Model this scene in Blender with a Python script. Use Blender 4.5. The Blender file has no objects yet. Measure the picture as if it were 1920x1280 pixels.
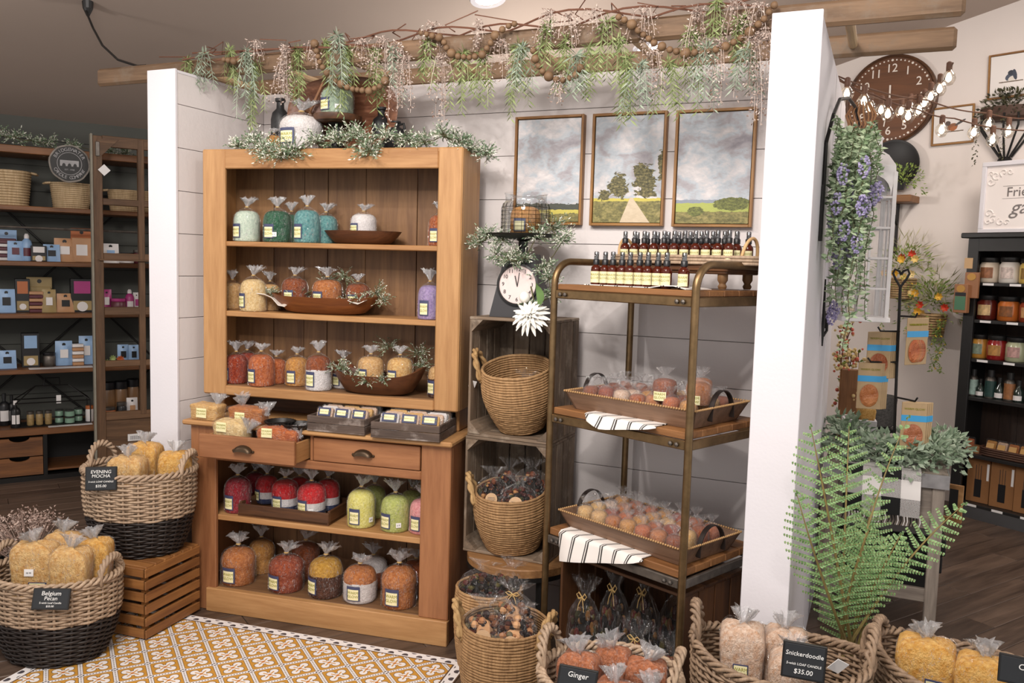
import bpy, bmesh, math, random
from mathutils import Vector, Matrix

PI = math.pi
scene = bpy.context.scene
col = scene.collection

# ------------------------------------------------------------------ camera
cam_data = bpy.data.cameras.new('camera')
cam_data.sensor_width = 36.0
cam_data.lens = 29.681
cam_data.clip_start = 0.05
cam = bpy.data.objects.new('camera', cam_data)
col.objects.link(cam)
def camera_matrix(loc, yaw, pitch, roll):
    f = Vector((-math.sin(yaw) * math.cos(pitch), math.cos(yaw) * math.cos(pitch), -math.sin(pitch)))
    r = Vector((math.cos(yaw), math.sin(yaw), 0))
    u = r.cross(f)
    r2 = math.cos(roll) * r + math.sin(roll) * u
    u2 = -math.sin(roll) * r + math.cos(roll) * u
    m = Matrix((r2, u2, -f)).transposed().to_4x4()
    m.translation = loc
    return m
cam.matrix_world = camera_matrix((2.609, -3.478, 1.6), 0.4138, 0.0899, 0.0285)
scene.camera = cam

# ------------------------------------------------------------------ world, lamps, exposure
world = bpy.data.worlds.new('shop_ambient')
scene.world = world
world.use_nodes = True
bg = world.node_tree.nodes['Background']
bg.inputs[0].default_value = (1.0, 0.95, 0.92, 1)
bg.inputs[1].default_value = 0.85
scene.view_settings.view_transform = 'Standard'
scene.view_settings.look = 'None'
scene.view_settings.exposure = 0.2
scene.view_settings.gamma = 1.0
scene.view_settings.use_curve_mapping = False
scene.cycles.max_bounces = 5
scene.cycles.diffuse_bounces = 3
scene.cycles.glossy_bounces = 2
scene.cycles.transmission_bounces = 3
scene.cycles.transparent_max_bounces = 16
scene.cycles.caustics_reflective = False
scene.cycles.caustics_refractive = False

def area_lamp(name, loc, target, size, watts, color):
    d = bpy.data.lights.new(name, 'AREA')
    d.shape = 'DISK'; d.size = size; d.energy = watts; d.color = color
    o = bpy.data.objects.new(name, d); col.objects.link(o)
    o.location = loc
    o.rotation_euler = (Vector(target) - Vector(loc)).to_track_quat('-Z', 'Y').to_euler()
    return o
def spot_lamp(name, loc, target, angle, watts, color, radius=0.05):
    d = bpy.data.lights.new(name, 'SPOT')
    d.spot_size = angle; d.spot_blend = 0.7; d.energy = watts; d.color = color; d.shadow_soft_size = radius
    o = bpy.data.objects.new(name, d); col.objects.link(o)
    o.location = loc
    o.rotation_euler = (Vector(target) - Vector(loc)).to_track_quat('-Z', 'Y').to_euler()
    return o
WARM = (1.0, 0.93, 0.87)
area_lamp('overhead_fill_lamp', (1.7, -3.3, 3.4), (1.0, -0.4, 0.9), 1.2, 85, WARM)  # broad overhead fill added for soft ambient light, not a fitted panel
spot_lamp('track_lamp', (3.0, -2.4, 3.3), (1.1, -0.2, 1.2), 1.5, 55, WARM, 0.05)
spot_lamp('track_lamp', (0.3, -2.4, 3.3), (0.9, -0.2, 1.2), 1.5, 70, WARM, 0.05)
spot_lamp('track_lamp', (1.9, -4.3, 3.3), (1.3, -0.6, 0.7), 1.3, 110, WARM, 0.06)
area_lamp('aisle_lamp', (3.5, 1.6, 3.4), (3.3, 1.9, 0.5), 0.7, 28, (1.0, 0.9, 0.82))
def fill_lamp(loc, watts, color, radius=0.09):  # unseen point lamps added to brighten the ceiling and floor
    d = bpy.data.lights.new('fill_point', 'POINT'); d.energy = watts; d.color = color; d.shadow_soft_size = radius
    o = bpy.data.objects.new('fill_point', d); col.objects.link(o); o.location = loc
fill_lamp((-1.5, -1.9, 2.35), 26, WARM)
fill_lamp((0.6, 1.6, 2.2), 46, WARM)

# ------------------------------------------------------------------ small tools
def rgb(h):
    h = h.lstrip('#')
    v = [int(h[i:i + 2], 16) / 255 for i in (0, 2, 4)]
    return tuple(c / 12.92 if c <= 0.04045 else ((c + 0.055) / 1.055) ** 2.4 for c in v) + (1.0,)

class X:
    """a shader socket with arithmetic"""
    nt = None
    def __init__(s, sock): s.s = sock
    @staticmethod
    def op(kind, *a):
        n = X.nt.nodes.new('ShaderNodeMath'); n.operation = kind
        for i, v in enumerate(a):
            if isinstance(v, X): X.nt.links.new(v.s, n.inputs[i])
            else: n.inputs[i].default_value = v
        return X(n.outputs[0])
    def __add__(s, o): return X.op('ADD', s, o)
    __radd__ = __add__
    def __sub__(s, o): return X.op('SUBTRACT', s, o)
    def __rsub__(s, o): return X.op('SUBTRACT', o, s)
    def __mul__(s, o): return X.op('MULTIPLY', s, o)
    __rmul__ = __mul__
    def __truediv__(s, o): return X.op('DIVIDE', s, o)
    def __lt__(s, o): return X.op('LESS_THAN', s, o)
    def __gt__(s, o): return X.op('GREATER_THAN', s, o)
    def abs(s): return X.op('ABSOLUTE', s)
    def frac(s): return X.op('FRACT', s)
    def min(s, o): return X.op('MINIMUM', s, o)
    def max(s, o): return X.op('MAXIMUM', s, o)
    def sin(s): return X.op('SINE', s)
    def smooth(s, a, b):
        n = X.nt.nodes.new('ShaderNodeMapRange'); n.interpolation_type = 'SMOOTHSTEP'
        X.nt.links.new(s.s, n.inputs[0]); n.inputs[1].default_value = a; n.inputs[2].default_value = b
        return X(n.outputs[0])
def length2(a, b): return X.op('SQRT', a * a + b * b)

def new_mat(name):
    m = bpy.data.materials.new(name); m.use_nodes = True
    nt = m.node_tree; X.nt = nt
    b = nt.nodes['Principled BSDF']
    return m, nt, b
def coords(nt, kind='Object', scale=(1, 1, 1), rot=(0, 0, 0)):
    tc = nt.nodes.new('ShaderNodeTexCoord'); mp = nt.nodes.new('ShaderNodeMapping')
    nt.links.new(tc.outputs[kind], mp.inputs[0])
    mp.inputs['Scale'].default_value = scale; mp.inputs['Rotation'].default_value = rot
    return mp.outputs[0]
def noise(nt, vec, scale, detail=3.0, rough=0.55, distortion=0.0):
    n = nt.nodes.new('ShaderNodeTexNoise')
    nt.links.new(vec, n.inputs['Vector'])
    n.inputs['Scale'].default_value = scale; n.inputs['Detail'].default_value = detail
    n.inputs['Roughness'].default_value = rough; n.inputs['Distortion'].default_value = distortion
    return n
def ramp(nt, fac, stops):
    r = nt.nodes.new('ShaderNodeValToRGB'); e = r.color_ramp.elements
    while len(e) < len(stops): e.new(0.5)
    for i, (p, c) in enumerate(stops): e[i].position = p; e[i].color = c if len(c) == 4 else c + (1,)
    nt.links.new(fac, r.inputs[0])
    return r.outputs[0]
def mix(nt, fac, a, b):
    n = nt.nodes.new('ShaderNodeMix'); n.data_type = 'RGBA'
    for i, v in ((0, fac), (6, a), (7, b)):
        if isinstance(v, X): v = v.s
        if isinstance(v, (tuple, list, float, int)): n.inputs[i].default_value = v
        else: nt.links.new(v, n.inputs[i])
    return n.outputs[2]
def bump(nt, height, strength, dist=0.01):
    n = nt.nodes.new('ShaderNodeBump'); n.inputs['Strength'].default_value = strength; n.inputs['Distance'].default_value = dist
    nt.links.new(height, n.inputs['Height'])
    return n.outputs[0]

MATS = {}
def plain(name, c, rough=0.6, metal=0.0, var=0.0, vscale=20, bmp=0.0, bscale=60, coat=0.0, spec=0.5):
    """one colour with slight mottling and fine relief"""
    if name in MATS: return MATS[name]
    m, nt, b = new_mat(name)
    c = rgb(c) if isinstance(c, str) else c
    b.inputs['Base Color'].default_value = c
    b.inputs['Roughness'].default_value = rough; b.inputs['Metallic'].default_value = metal
    b.inputs['Coat Weight'].default_value = coat; b.inputs['Specular IOR Level'].default_value = spec
    if var or bmp:
        vec = coords(nt)
    if var:
        n = noise(nt, vec, vscale, 4)
        d = tuple(x * (1 - var) for x in c[:3]) + (1,); l = tuple(min(1, x * (1 + var)) for x in c[:3]) + (1,)
        nt.links.new(ramp(nt, n.outputs[0], [(0.3, d), (0.7, l)]), b.inputs['Base Color'])
    if bmp:
        n2 = noise(nt, vec, bscale, 3)
        nt.links.new(bump(nt, n2.outputs[0], bmp), b.inputs['Normal'])
    MATS[name] = m
    return m
def wood(name, dark, light, axis='X', rough=0.55, scale=1.0, grain=0.25, weather=None):
    key = name + '_' + axis
    if key in MATS: return MATS[key]
    m, nt, b = new_mat(key)
    s = {'X': (1.2, 14, 14), 'Y': (14, 1.2, 14), 'Z': (14, 14, 1.2)}[axis]
    oi = nt.nodes.new('ShaderNodeObjectInfo')
    tc = nt.nodes.new('ShaderNodeTexCoord'); add = nt.nodes.new('ShaderNodeVectorMath'); add.operation = 'ADD'
    cmb = nt.nodes.new('ShaderNodeCombineXYZ')
    for i in range(3): nt.links.new((X(oi.outputs['Random']) * (7.3 + 3 * i)).s, cmb.inputs[i])
    nt.links.new(tc.outputs['Object'], add.inputs[0]); nt.links.new(cmb.outputs[0], add.inputs[1])
    mp = nt.nodes.new('ShaderNodeMapping'); nt.links.new(add.outputs[0], mp.inputs[0])
    mp.inputs['Scale'].default_value = tuple(k * scale for k in s)
    n1 = noise(nt, mp.outputs[0], 1.6, 6, 0.6, 0.6)
    n2 = noise(nt, mp.outputs[0], 7.0, 4, 0.6, 0.2)
    f = X(n1.outputs[0]) * 0.7 + X(n2.outputs[0]) * 0.3 + (X(oi.outputs['Random']) - 0.5) * 0.12
    c = ramp(nt, f.s, [(0.32, rgb(dark)), (0.68, rgb(light))])
    if weather:
        n3 = noise(nt, add.outputs[0], 6, 5, 0.7)
        c = mix(nt, X(n3.outputs[0]).smooth(0.5, 0.72), c, rgb(weather))
    nt.links.new(c, b.inputs['Base Color'])
    b.inputs['Roughness'].default_value = rough
    nt.links.new(bump(nt, n2.outputs[0], grain, 0.004), b.inputs['Normal'])
    MATS[key] = m
    return m
def wax(name, c, c2=None, rough=0.4):
    """scented wax: mottled colour, lumpy relief"""
    if name in MATS: return MATS[name]
    m, nt, b = new_mat(name)
    c = rgb(c); c2 = rgb(c2) if c2 else tuple(min(1, x * 1.35 + 0.02) for x in c[:3]) + (1,)
    vec = coords(nt)
    n = noise(nt, vec, 11, 5, 0.7)
    nt.links.new(ramp(nt, n.outputs[0], [(0.36, c), (0.66, c2)]), b.inputs['Base Color'])
    n2 = noise(nt, vec, 20, 4, 0.7)
    nt.links.new(bump(nt, n2.outputs[0], 0.5, 0.04), b.inputs['Normal'])
    b.inputs['Roughness'].default_value = rough
    MATS[name] = m
    return m
def cellophane(name, base, edge, tint=(1, 1, 1, 1), wr=8, rough=0.12, veil=0.0, streak=0.35):
    """crinkled clear film: mostly see-through, lamp glints painted in as pale streaks, a little white haze where gathered"""
    if name in MATS: return MATS[name]
    m, nt, b = new_mat(name)
    out = nt.nodes['Material Output']
    tr = nt.nodes.new('ShaderNodeBsdfTransparent'); tr.inputs[0].default_value = tint
    gl = nt.nodes.new('ShaderNodeBsdfGlossy'); gl.inputs['Color'].default_value = (1, 1, 1, 1); gl.inputs['Roughness'].default_value = rough
    df = nt.nodes.new('ShaderNodeBsdfDiffuse'); df.inputs[0].default_value = (0.93, 0.93, 0.96, 1)
    vec = coords(nt, 'Object', (1, 1, 0.45), (0.2, 0.3, 0))
    n = noise(nt, vec, wr, 3, 0.6, 1.6)
    nrm = bump(nt, n.outputs[0], 1.0, 0.25)
    nt.links.new(nrm, gl.inputs['Normal'])
    n2 = noise(nt, vec, wr * 1.3, 2, 0.5, 2.0)
    glint_noise = X(n2.outputs[0])
    line = (glint_noise - 0.5).abs().smooth(0.022, 0.0) * X(n.outputs[0]).smooth(0.45, 0.6)  # thin white streaks painted into the film as glints
    lw = nt.nodes.new('ShaderNodeLayerWeight'); lw.inputs[0].default_value = 0.3
    fac = X(lw.outputs['Facing']) * edge + base + line * streak * 0.35
    m1 = nt.nodes.new('ShaderNodeMixShader')
    nt.links.new((line * streak * 0.45 + veil).s, m1.inputs[0])
    nt.links.new(tr.outputs[0], m1.inputs[1]); nt.links.new(df.outputs[0], m1.inputs[2])
    mx = nt.nodes.new('ShaderNodeMixShader')
    nt.links.new(fac.s, mx.inputs[0]); nt.links.new(m1.outputs[0], mx.inputs[1]); nt.links.new(gl.outputs[0], mx.inputs[2])
    nt.links.new(mx.outputs[0], out.inputs[0])
    MATS[name] = m
    return m
def glass(name, tint, base=0.08, edge=0.45, rough=0.03):
    if name in MATS: return MATS[name]
    m, nt, b = new_mat(name)
    out = nt.nodes['Material Output']
    tr = nt.nodes.new('ShaderNodeBsdfTransparent'); tr.inputs[0].default_value = tint
    gl = nt.nodes.new('ShaderNodeBsdfGlossy'); gl.inputs['Roughness'].default_value = rough
    lw = nt.nodes.new('ShaderNodeLayerWeight'); lw.inputs[0].default_value = 0.4
    fac = X(lw.outputs['Fresnel']) * edge + base
    mx = nt.nodes.new('ShaderNodeMixShader')
    nt.links.new(fac.s, mx.inputs[0]); nt.links.new(tr.outputs[0], mx.inputs[1]); nt.links.new(gl.outputs[0], mx.inputs[2])
    nt.links.new(mx.outputs[0], out.inputs[0])
    MATS[name] = m
    return m
def glow(name, c, strength):
    if name in MATS: return MATS[name]
    m, nt, b = new_mat(name)
    b.inputs['Base Color'].default_value = c; b.inputs['Emission Color'].default_value = c
    b.inputs['Emission Strength'].default_value = strength
    MATS[name] = m
    return m
def leaf(name, a, b2, rough=0.6):
    """foliage whose leaves vary one by one"""
    if name in MATS: return MATS[name]
    m, nt, b = new_mat(name)
    g = nt.nodes.new('ShaderNodeNewGeometry')
    nt.links.new(ramp(nt, g.outputs['Random Per Island'], [(0.0, rgb(a)), (1.0, rgb(b2))]), b.inputs['Base Color'])
    b.inputs['Roughness'].default_value = rough
    b.inputs['Subsurface Weight'].default_value = 0.0
    MATS[name] = m
    return m
def mixed(name, cols, scale=60, rough=0.75):
    """many-coloured bits (dried fruit, pods, petals)"""
    if name in MATS: return MATS[name]
    m, nt, b = new_mat(name)
    g = nt.nodes.new('ShaderNodeNewGeometry')
    st = [(i / len(cols), rgb(c)) for i, c in enumerate(cols)]
    o = ramp(nt, g.outputs['Random Per Island'], st)
    o.node.color_ramp.interpolation = 'CONSTANT'
    nt.links.new(o, b.inputs['Base Color']); b.inputs['Roughness'].default_value = rough; b.inputs['Specular IOR Level'].default_value = .25
    MATS[name] = m
    return m

# ------------------------------------------------------------------ mesh builder
class MB:
    def __init__(s): s.v = []; s.f = []
    def add(s, vs, fs):
        o = len(s.v); s.v += [tuple(x) for x in vs]; s.f += [tuple(i + o for i in f) for f in fs]
        return s
    def box(s, x0, x1, y0, y1, z0, z1, c=0.0):
        """a box; c > 0 takes the edges off"""
        if x1 < x0: x0, x1 = x1, x0
        if y1 < y0: y0, y1 = y1, y0
        if z1 < z0: z0, z1 = z1, z0
        if c <= 0:
            vs = [(x, y, z) for z in (z0, z1) for y in (y0, y1) for x in (x0, x1)]
            return s.add(vs, [(0, 2, 3, 1), (4, 5, 7, 6), (0, 1, 5, 4), (2, 6, 7, 3), (0, 4, 6, 2), (1, 3, 7, 5)])
        c = min(c, (x1 - x0) * .45, (y1 - y0) * .45, (z1 - z0) * .45)
        vs = []
        for iz, z in ((-1, z0), (1, z1)):
            for iy, y in ((-1, y0), (1, y1)):
                for ix, x in ((-1, x0), (1, x1)):
                    vs += [(x, y - iy * c, z - iz * c), (x - ix * c, y, z - iz * c), (x - ix * c, y - iy * c, z)]
        fs = [(0, 6, 18, 12), (3, 15, 21, 9), (1, 13, 16, 4), (7, 10, 22, 19), (2, 5, 11, 8), (14, 20, 23, 17)]
        fs += [(0, 12, 13, 1), (3, 4, 16, 15), (6, 7, 19, 18), (9, 21, 22, 10), (1, 4, 5, 2), (7, 8, 11, 10), (13, 14, 17, 16), (19, 22, 23, 20),
               (0, 2, 8, 6), (3, 9, 11, 5), (12, 18, 20, 14), (15, 17, 23, 21)]
        fs += [(0, 1, 2), (3, 5, 4), (6, 8, 7), (9, 10, 11), (12, 14, 13), (15, 16, 17), (18, 19, 20), (21, 23, 22)]
        return s.add(vs, fs)
    def obox(s, c, size, m, ch=0.0):
        t = MB().box(-size[0] / 2, size[0] / 2, -size[1] / 2, size[1] / 2, -size[2] / 2, size[2] / 2, ch)
        c = Vector(c)
        return s.add([c + m @ Vector(p) for p in t.v], t.f)
    def bar(s, a, b, w, h, up=(0, 0, 1), ch=0.0):
        """a rectangular bar from a to b"""
        a = Vector(a); b = Vector(b); d = (b - a); L = d.length; d.normalize()
        side = d.cross(Vector(up))
        if side.length < 1e-4: side = d.cross(Vector((0, 1, 0)))
        side.normalize(); u = side.cross(d)
        m = Matrix((d, side, u)).transposed()
        return s.obox((a + b) / 2, (L, w, h), m, ch)
    def lathe(s, prof, n=24, c=(0, 0, 0), sx=1.0, sy=1.0, jit=None, cap=True):
        vs = []; fs = []
        for k, (r, z) in enumerate(prof):
            for i in range(n):
                t = 2 * PI * i / n
                q = r * (jit(t, k) if jit else 1)
                vs.append((c[0] + q * math.cos(t) * sx, c[1] + q * math.sin(t) * sy, c[2] + z))
        m = len(prof)
        for k in range(m - 1):
            for i in range(n):
                j = (i + 1) % n
                fs.append((k * n + i, k * n + j, (k + 1) * n + j, (k + 1) * n + i))
        if cap:
            fs.append(tuple(range(n - 1, -1, -1))); fs.append(tuple((m - 1) * n + i for i in range(n)))
        return s.add(vs, fs)
    def tube(s, pts, r, n=6, closed=False, cap=True):
        """round bar along a path; r may be a list"""
        P = [Vector(p) for p in pts]; m = len(P)
        if m < 2: return s
        vs = []; fs = []
        prev = None
        for i in range(m):
            if closed: t = P[(i + 1) % m] - P[i - 1]
            else: t = P[min(i + 1, m - 1)] - P[max(i - 1, 0)]
            if t.length < 1e-9: t = Vector((0, 0, 1))
            t.normalize()
            if prev is None:
                a = Vector((0, 0, 1)) if abs(t.z) < 0.9 else Vector((1, 0, 0))
                nrm = (a - t * a.dot(t)).normalized()
            else:
                nrm = prev - t * prev.dot(t)
                nrm = nrm.normalized() if nrm.length > 1e-6 else prev
            prev = nrm; bi = t.cross(nrm)
            rr = r[i] if isinstance(r, (list, tuple)) else r
            for k in range(n):
                a = 2 * PI * k / n
                vs.append(P[i] + (nrm * math.cos(a) + bi * math.sin(a)) * rr)
        for i in range(m if closed else m - 1):
            j = (i + 1) % m
            for k in range(n):
                l = (k + 1) % n
                fs.append((i * n + k, i * n + l, j * n + l, j * n + k))
        if not closed and cap:
            fs.append(tuple(range(n - 1, -1, -1))); fs.append(tuple((m - 1) * n + k for k in range(n)))
        return s.add(vs, fs)
    def ball(s, c, r, n=10, m=7, sz=1.0):
        prof = [(r * math.sin(PI * k / m), -r * sz * math.cos(PI * k / m)) for k in range(m + 1)]
        prof[0] = (r * 0.02, prof[0][1]); prof[-1] = (r * 0.02, prof[-1][1])
        return s.lathe(prof, n, c)
    def leaf(s, p, d, L, w, nrm=None, fold=0.25):
        """a pointed leaf of two facets"""
        p = Vector(p); d = Vector(d).normalized()
        a = Vector(nrm) if nrm is not None else Vector((random.uniform(-1, 1), random.uniform(-1, 1), random.uniform(-1, 1)))
        sd = d.cross(a)
        if sd.length < 1e-5: sd = d.cross(Vector((0.3, 0.8, 0.5)))
        sd.normalize(); up = sd.cross(d)
        mid = p + d * L * 0.45
        return s.add([p, mid + sd * w / 2 + up * w * fold, p + d * L, mid - sd * w / 2 + up * w * fold], [(0, 1, 2), (0, 2, 3)])
    def mesh(s, name, smooth=None):
        me = bpy.data.meshes.new(name)
        me.from_pydata(s.v, [], s.f)
        if smooth is not None:
            me.polygons.foreach_set('use_smooth', [True] * len(me.polygons))
            if smooth < 3:
                me.set_sharp_from_angle(angle=smooth)
        me.update()
        return me

def setp(o, label=None, cat=None, group=None, kind=None):
    if label: o['label'] = label
    if cat: o['category'] = cat
    if group: o['group'] = group
    if kind: o['kind'] = kind
    return o
def thing(name, label, cat, loc=(0, 0, 0), rz=0.0, group=None, rot=None, kind=None, scale=None):
    o = bpy.data.objects.new(name, None); col.objects.link(o)
    o.empty_display_size = 0.05
    o.location = loc; o.rotation_euler = rot if rot else (0, 0, rz)
    if scale: o.scale = scale
    return setp(o, label, cat, group, kind)
def ob(name, me, mat, parent=None, loc=(0, 0, 0), rot=(0, 0, 0), scale=(1, 1, 1), kind=None, label=None):
    """link one mesh object; me is a builder or shared mesh data"""
    if isinstance(me, MB): me = me.mesh(name)
    if not me.materials: me.materials.append(mat)
    o = bpy.data.objects.new(name, me); col.objects.link(o)
    if me.materials[0] is not mat:
        o.material_slots[0].link = 'OBJECT'; o.material_slots[0].material = mat
    o.location = loc; o.rotation_euler = rot; o.scale = scale
    if parent is not None: o.parent = parent
    if kind: o['kind'] = kind
    if label: o['label'] = label
    return o
def dup(root, loc=None, rz=None, label=None, group=None, scale=None, parent=None):
    r = root.copy(); col.objects.link(r)
    if parent is not None: r.parent = parent
    if loc is not None: r.location = loc
    if rz is not None: r.rotation_euler = (r.rotation_euler[0], r.rotation_euler[1], rz)
    if scale is not None: r.scale = scale
    if label: r['label'] = label
    if group: r['group'] = group
    for ch in root.children: dup(ch, parent=r)
    return r

_fonts = {}
def text_mesh(body, size, depth=0.0008, space=1.0, shear=0.0):
    key = (body, size, depth, space, shear)
    if key in _fonts: return _fonts[key]
    cu = bpy.data.curves.new('writing', 'FONT')
    cu.body = body; cu.size = size; cu.extrude = depth; cu.align_x = 'CENTER'; cu.align_y = 'CENTER'
    cu.space_character = space; cu.shear = shear; cu.resolution_u = 3
    o = bpy.data.objects.new('writing', cu); col.objects.link(o)
    dg = bpy.context.evaluated_depsgraph_get()
    me = bpy.data.meshes.new_from_object(o.evaluated_get(dg))
    col.objects.unlink(o); bpy.data.objects.remove(o); bpy.data.curves.remove(cu)
    me.materials.clear()
    _fonts[key] = me
    return me
def bend_text(me, r):
    """wrap writing lying in XY round an upright cylinder of radius r, facing -Y"""
    m2 = me.copy()
    for v in m2.vertices:
        a = v.co.x / r; q = r + v.co.z
        v.co = Vector((q * math.sin(a), -q * math.cos(a), v.co.y))
    return m2

# frames of the furniture (front edge along u, v to the back)
HA = 0.1493; HB = Vector((1.018, -0.444, 0))
def hut(u, v, z): return Vector((HB.x + u * math.cos(HA) - v * math.sin(HA), HB.y + u * math.sin(HA) + v * math.cos(HA), z))
RA = -0.4; RB = Vector((1.465, -0.487, 0))
def rack(u, v, z): return Vector((RB.x + u * math.cos(RA) - v * math.sin(RA), RB.y + u * math.sin(RA) + v * math.cos(RA), z))
S1 = Vector((0.839, -0.544, 0)); S2 = Vector((0.544, 0.839, 0))
LP = Vector((-2.749, 0.53, 0)); LA = math.atan2(S2.y, S2.x)
def lsh(u, v, z): return LP + S2 * u - S1 * v + Vector((0, 0, z))
BW = Vector((3.151, 2.887, 0)); BA = math.atan2(S1.y, S1.x)
def bsh(u, v, z): return BW + S1 * u + S2 * v + Vector((0, 0, z))
WA = -math.radians(19); WW = Vector((3.34, 3.18, 0))
def wal(u, v, z): return WW + Vector((math.cos(WA), math.sin(WA), 0)) * u - Vector((-math.sin(WA), math.cos(WA), 0)) * v + Vector((0, 0, z))
random.seed(7)
# ------------------------------------------------------------------ materials used by the setting and furniture
M_white = plain('white_paint', '#E0DDE2', 0.55, var=0.015, vscale=3, bmp=0.05, bscale=90)
M_shiplap = plain('shiplap_paint', '#DDD7D6', 0.6, var=0.02, vscale=2, bmp=0.08, bscale=50)
M_gap = plain('board_gap', '#8A8380', 0.9)
M_darkwall = plain('charcoal_board_paint', '#4A4B46', 0.7, var=0.06, vscale=3)
M_wall = plain('cream_wall_paint', '#E4DAD4', 0.7, var=0.02, vscale=2)
M_ceil = plain('taupe_ceiling_paint', '#BBAA9E', 0.9, var=0.03, vscale=1.2)
M_plank = wood('floor_oak', '#382C25', '#6C594C', 'Y', 0.42, 0.8, 0.2)
M_under = plain('floor_joint', '#17120F', 0.9)
def hutch_wood(a): return wood('honey_pine', '#96693E', '#BC9060', a, 0.5, 0.9, 0.15)
def base_wood(a): return wood('red_pine', '#7C4E30', '#A3704A', a, 0.5, 0.9, 0.15)
def back_wood(a): return wood('aged_back_board', '#5A3D28', '#8C6845', a, 0.6, 0.7, 0.2)
def crate_wood(a): return wood('weathered_crate', '#4F4236', '#8A7662', a, 0.75, 1.0, 0.4, '#9C8E7E')
def box_wood(a): return wood('stained_slat', '#6E4423', '#A06E3D', a, 0.55, 1.0, 0.25)
def shelf_wood(a): return wood('rack_plank', '#6C4524', '#986A40', a, 0.5, 1.0, 0.2)
def dark_wood(a): return wood('dark_walnut', '#3A2417', '#6A4529', a, 0.5, 1.0, 0.2)
def ladder_wood(a): return wood('old_ladder', '#54402F', '#886C52', a, 0.7, 0.8, 0.4, '#7A6A5A')
def unit_wood(a): return wood('shelving_board', '#50321D', '#8A5A33', a, 0.5, 1.0, 0.2)
M_brass = plain('aged_brass', '#7D6648', 0.38, 0.85, var=0.2, vscale=30)
M_steel = plain('worn_steel', '#6E6862', 0.45, 0.8, var=0.3, vscale=25)
M_black = plain('black_paint', '#1B1A1A', 0.45, var=0.1)
M_blackmetal = plain('black_iron', '#1E1C1B', 0.5, 0.4)
M_chalk = plain('chalkboard', '#23262A', 0.7, var=0.08)
M_chalkline = plain('chalk_writing', '#E8E8E6', 0.8)
M_paper = plain('price_paper', '#E9E7E6', 0.7)
M_ink = plain('print_ink', '#2A2A2E', 0.7)
M_handle = plain('bronze_pull', '#4A3B2C', 0.4, 0.7, var=0.2)

def struct(name, me, mat, loc=(0, 0, 0), rot=(0, 0, 0), label=None, cat=None):
    o = ob(name, me, mat, None, loc, rot); o['kind'] = 'structure'
    setp(o, label, cat)
    return o

# ------------------------------------------------------------------ floor
fl = struct('floor', MB().box(-5, 6, -5, 6, -0.06, -0.005), M_under, label='dark brown wood plank floor of the shop', cat='floor')
plank_meshes = []
for k in range(4):
    plank_meshes.append(MB().box(-0.069, 0.069, -0.6, 0.6, -0.012, 0.0, 0.0025).mesh('plank'))
views = [((-3.4, -0.2), (-2.2, 1.6)), ((-0.6, 0.6), (-1.7, -0.9)), ((2.3, 4.8), (-0.2, 3.3)), ((0.9, 2.2), (-1.3, 0.0)), ((-0.3, 1.2), (-0.8, -0.3))]
n = 0
for i in range(-30, 32):
    for j in range(-4, 6):
        a = i * 0.1405; b = j * 1.203 + (i * 0.37 % 1.0) * 1.2
        c = S1 * a + S2 * b
        if any(x0 - .35 < c.x < x1 + .35 and y0 - .45 < c.y < y1 + .45 for (x0, x1), (y0, y1) in views) and n < 298:
            ob('plank', plank_meshes[n % 4], M_plank, fl, (c.x, c.y, 0), (0, 0, math.atan2(S2.y, S2.x) - PI / 2 + (PI if n % 2 else 0)))
            n += 1

# ------------------------------------------------------------------ display booth: back wall, two wings
H_ = 2.422; Z1 = 2.274; SP = 0.1914; XL = -0.328; XR = 2.228
bk = struct('wall_back', MB().box(XL - .1, XR + .02, 0.012, 0.1, 0, H_), M_gap, label='white shiplap back wall of the display booth', cat='wall')
zs = [Z1 - i * SP for i in range(12)]
edges = [H_] + zs + [0.0]
bm_ = {}
for i in range(len(edges) - 1):
    z1, z0 = edges[i], edges[i + 1]
    if z1 - z0 < 0.02: continue
    ob('shiplap_board', MB().box(XL, XR, -0.002, 0.013, z0 + .0012, z1 - .0012, 0.001), M_shiplap, bk)
wl = struct('wall_left', MB().box(-0.46, XL - .012, -0.57, 0.1, 0, H_ - .012), M_gap, label='white shiplap wing wall beside the wooden hutch', cat='wall')
for i in range(len(edges) - 1):
    z1, z0 = edges[i], edges[i + 1]
    if z1 - z0 < 0.02: continue
    ob('shiplap_board', MB().box(XL - .014, XL, -0.575, -0.002, z0 + .0012, z1 - .0012, 0.001), M_shiplap, wl)
ob('wall_cap', MB().box(-0.47, XL + .002, -0.574, 0.1, H_ - .012, H_ - .0005), M_white, wl)
ob('outer_face', MB().box(-0.475, -0.46, -0.57, 0.1, 0, H_ - .012), M_white, wl)
struct('trim_1', MB().box(-0.492, XL + .003, -0.59, -0.575, 0, H_ + .004, .002), M_white, label='white end board of the wing wall beside the dark shelving', cat='trim')
wr = struct('wall_right', MB().box(XR, 2.375, -0.594, 1.041, 0, H_ - .002), M_white, label='white wing wall between the brass rack and the string lights', cat='wall')
for y in (0.25, 0.66):
    ob('joint_strip', MB().box(2.375, 2.3765, y - .0015, y + .0015, 0, H_ - .01), M_shiplap, wr)
struct('trim_2', MB().box(2.224, 2.379, -0.61, -0.594, 0, H_ + .003, .002), M_white, label='tall white end post in front of the brass rack', cat='trim')
struct('baseboard_back', MB().box(1.45, XR, -0.012, -0.002, 0, 0.05), M_shiplap, label='low white skirting under the shiplap wall', cat='baseboard')

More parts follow.
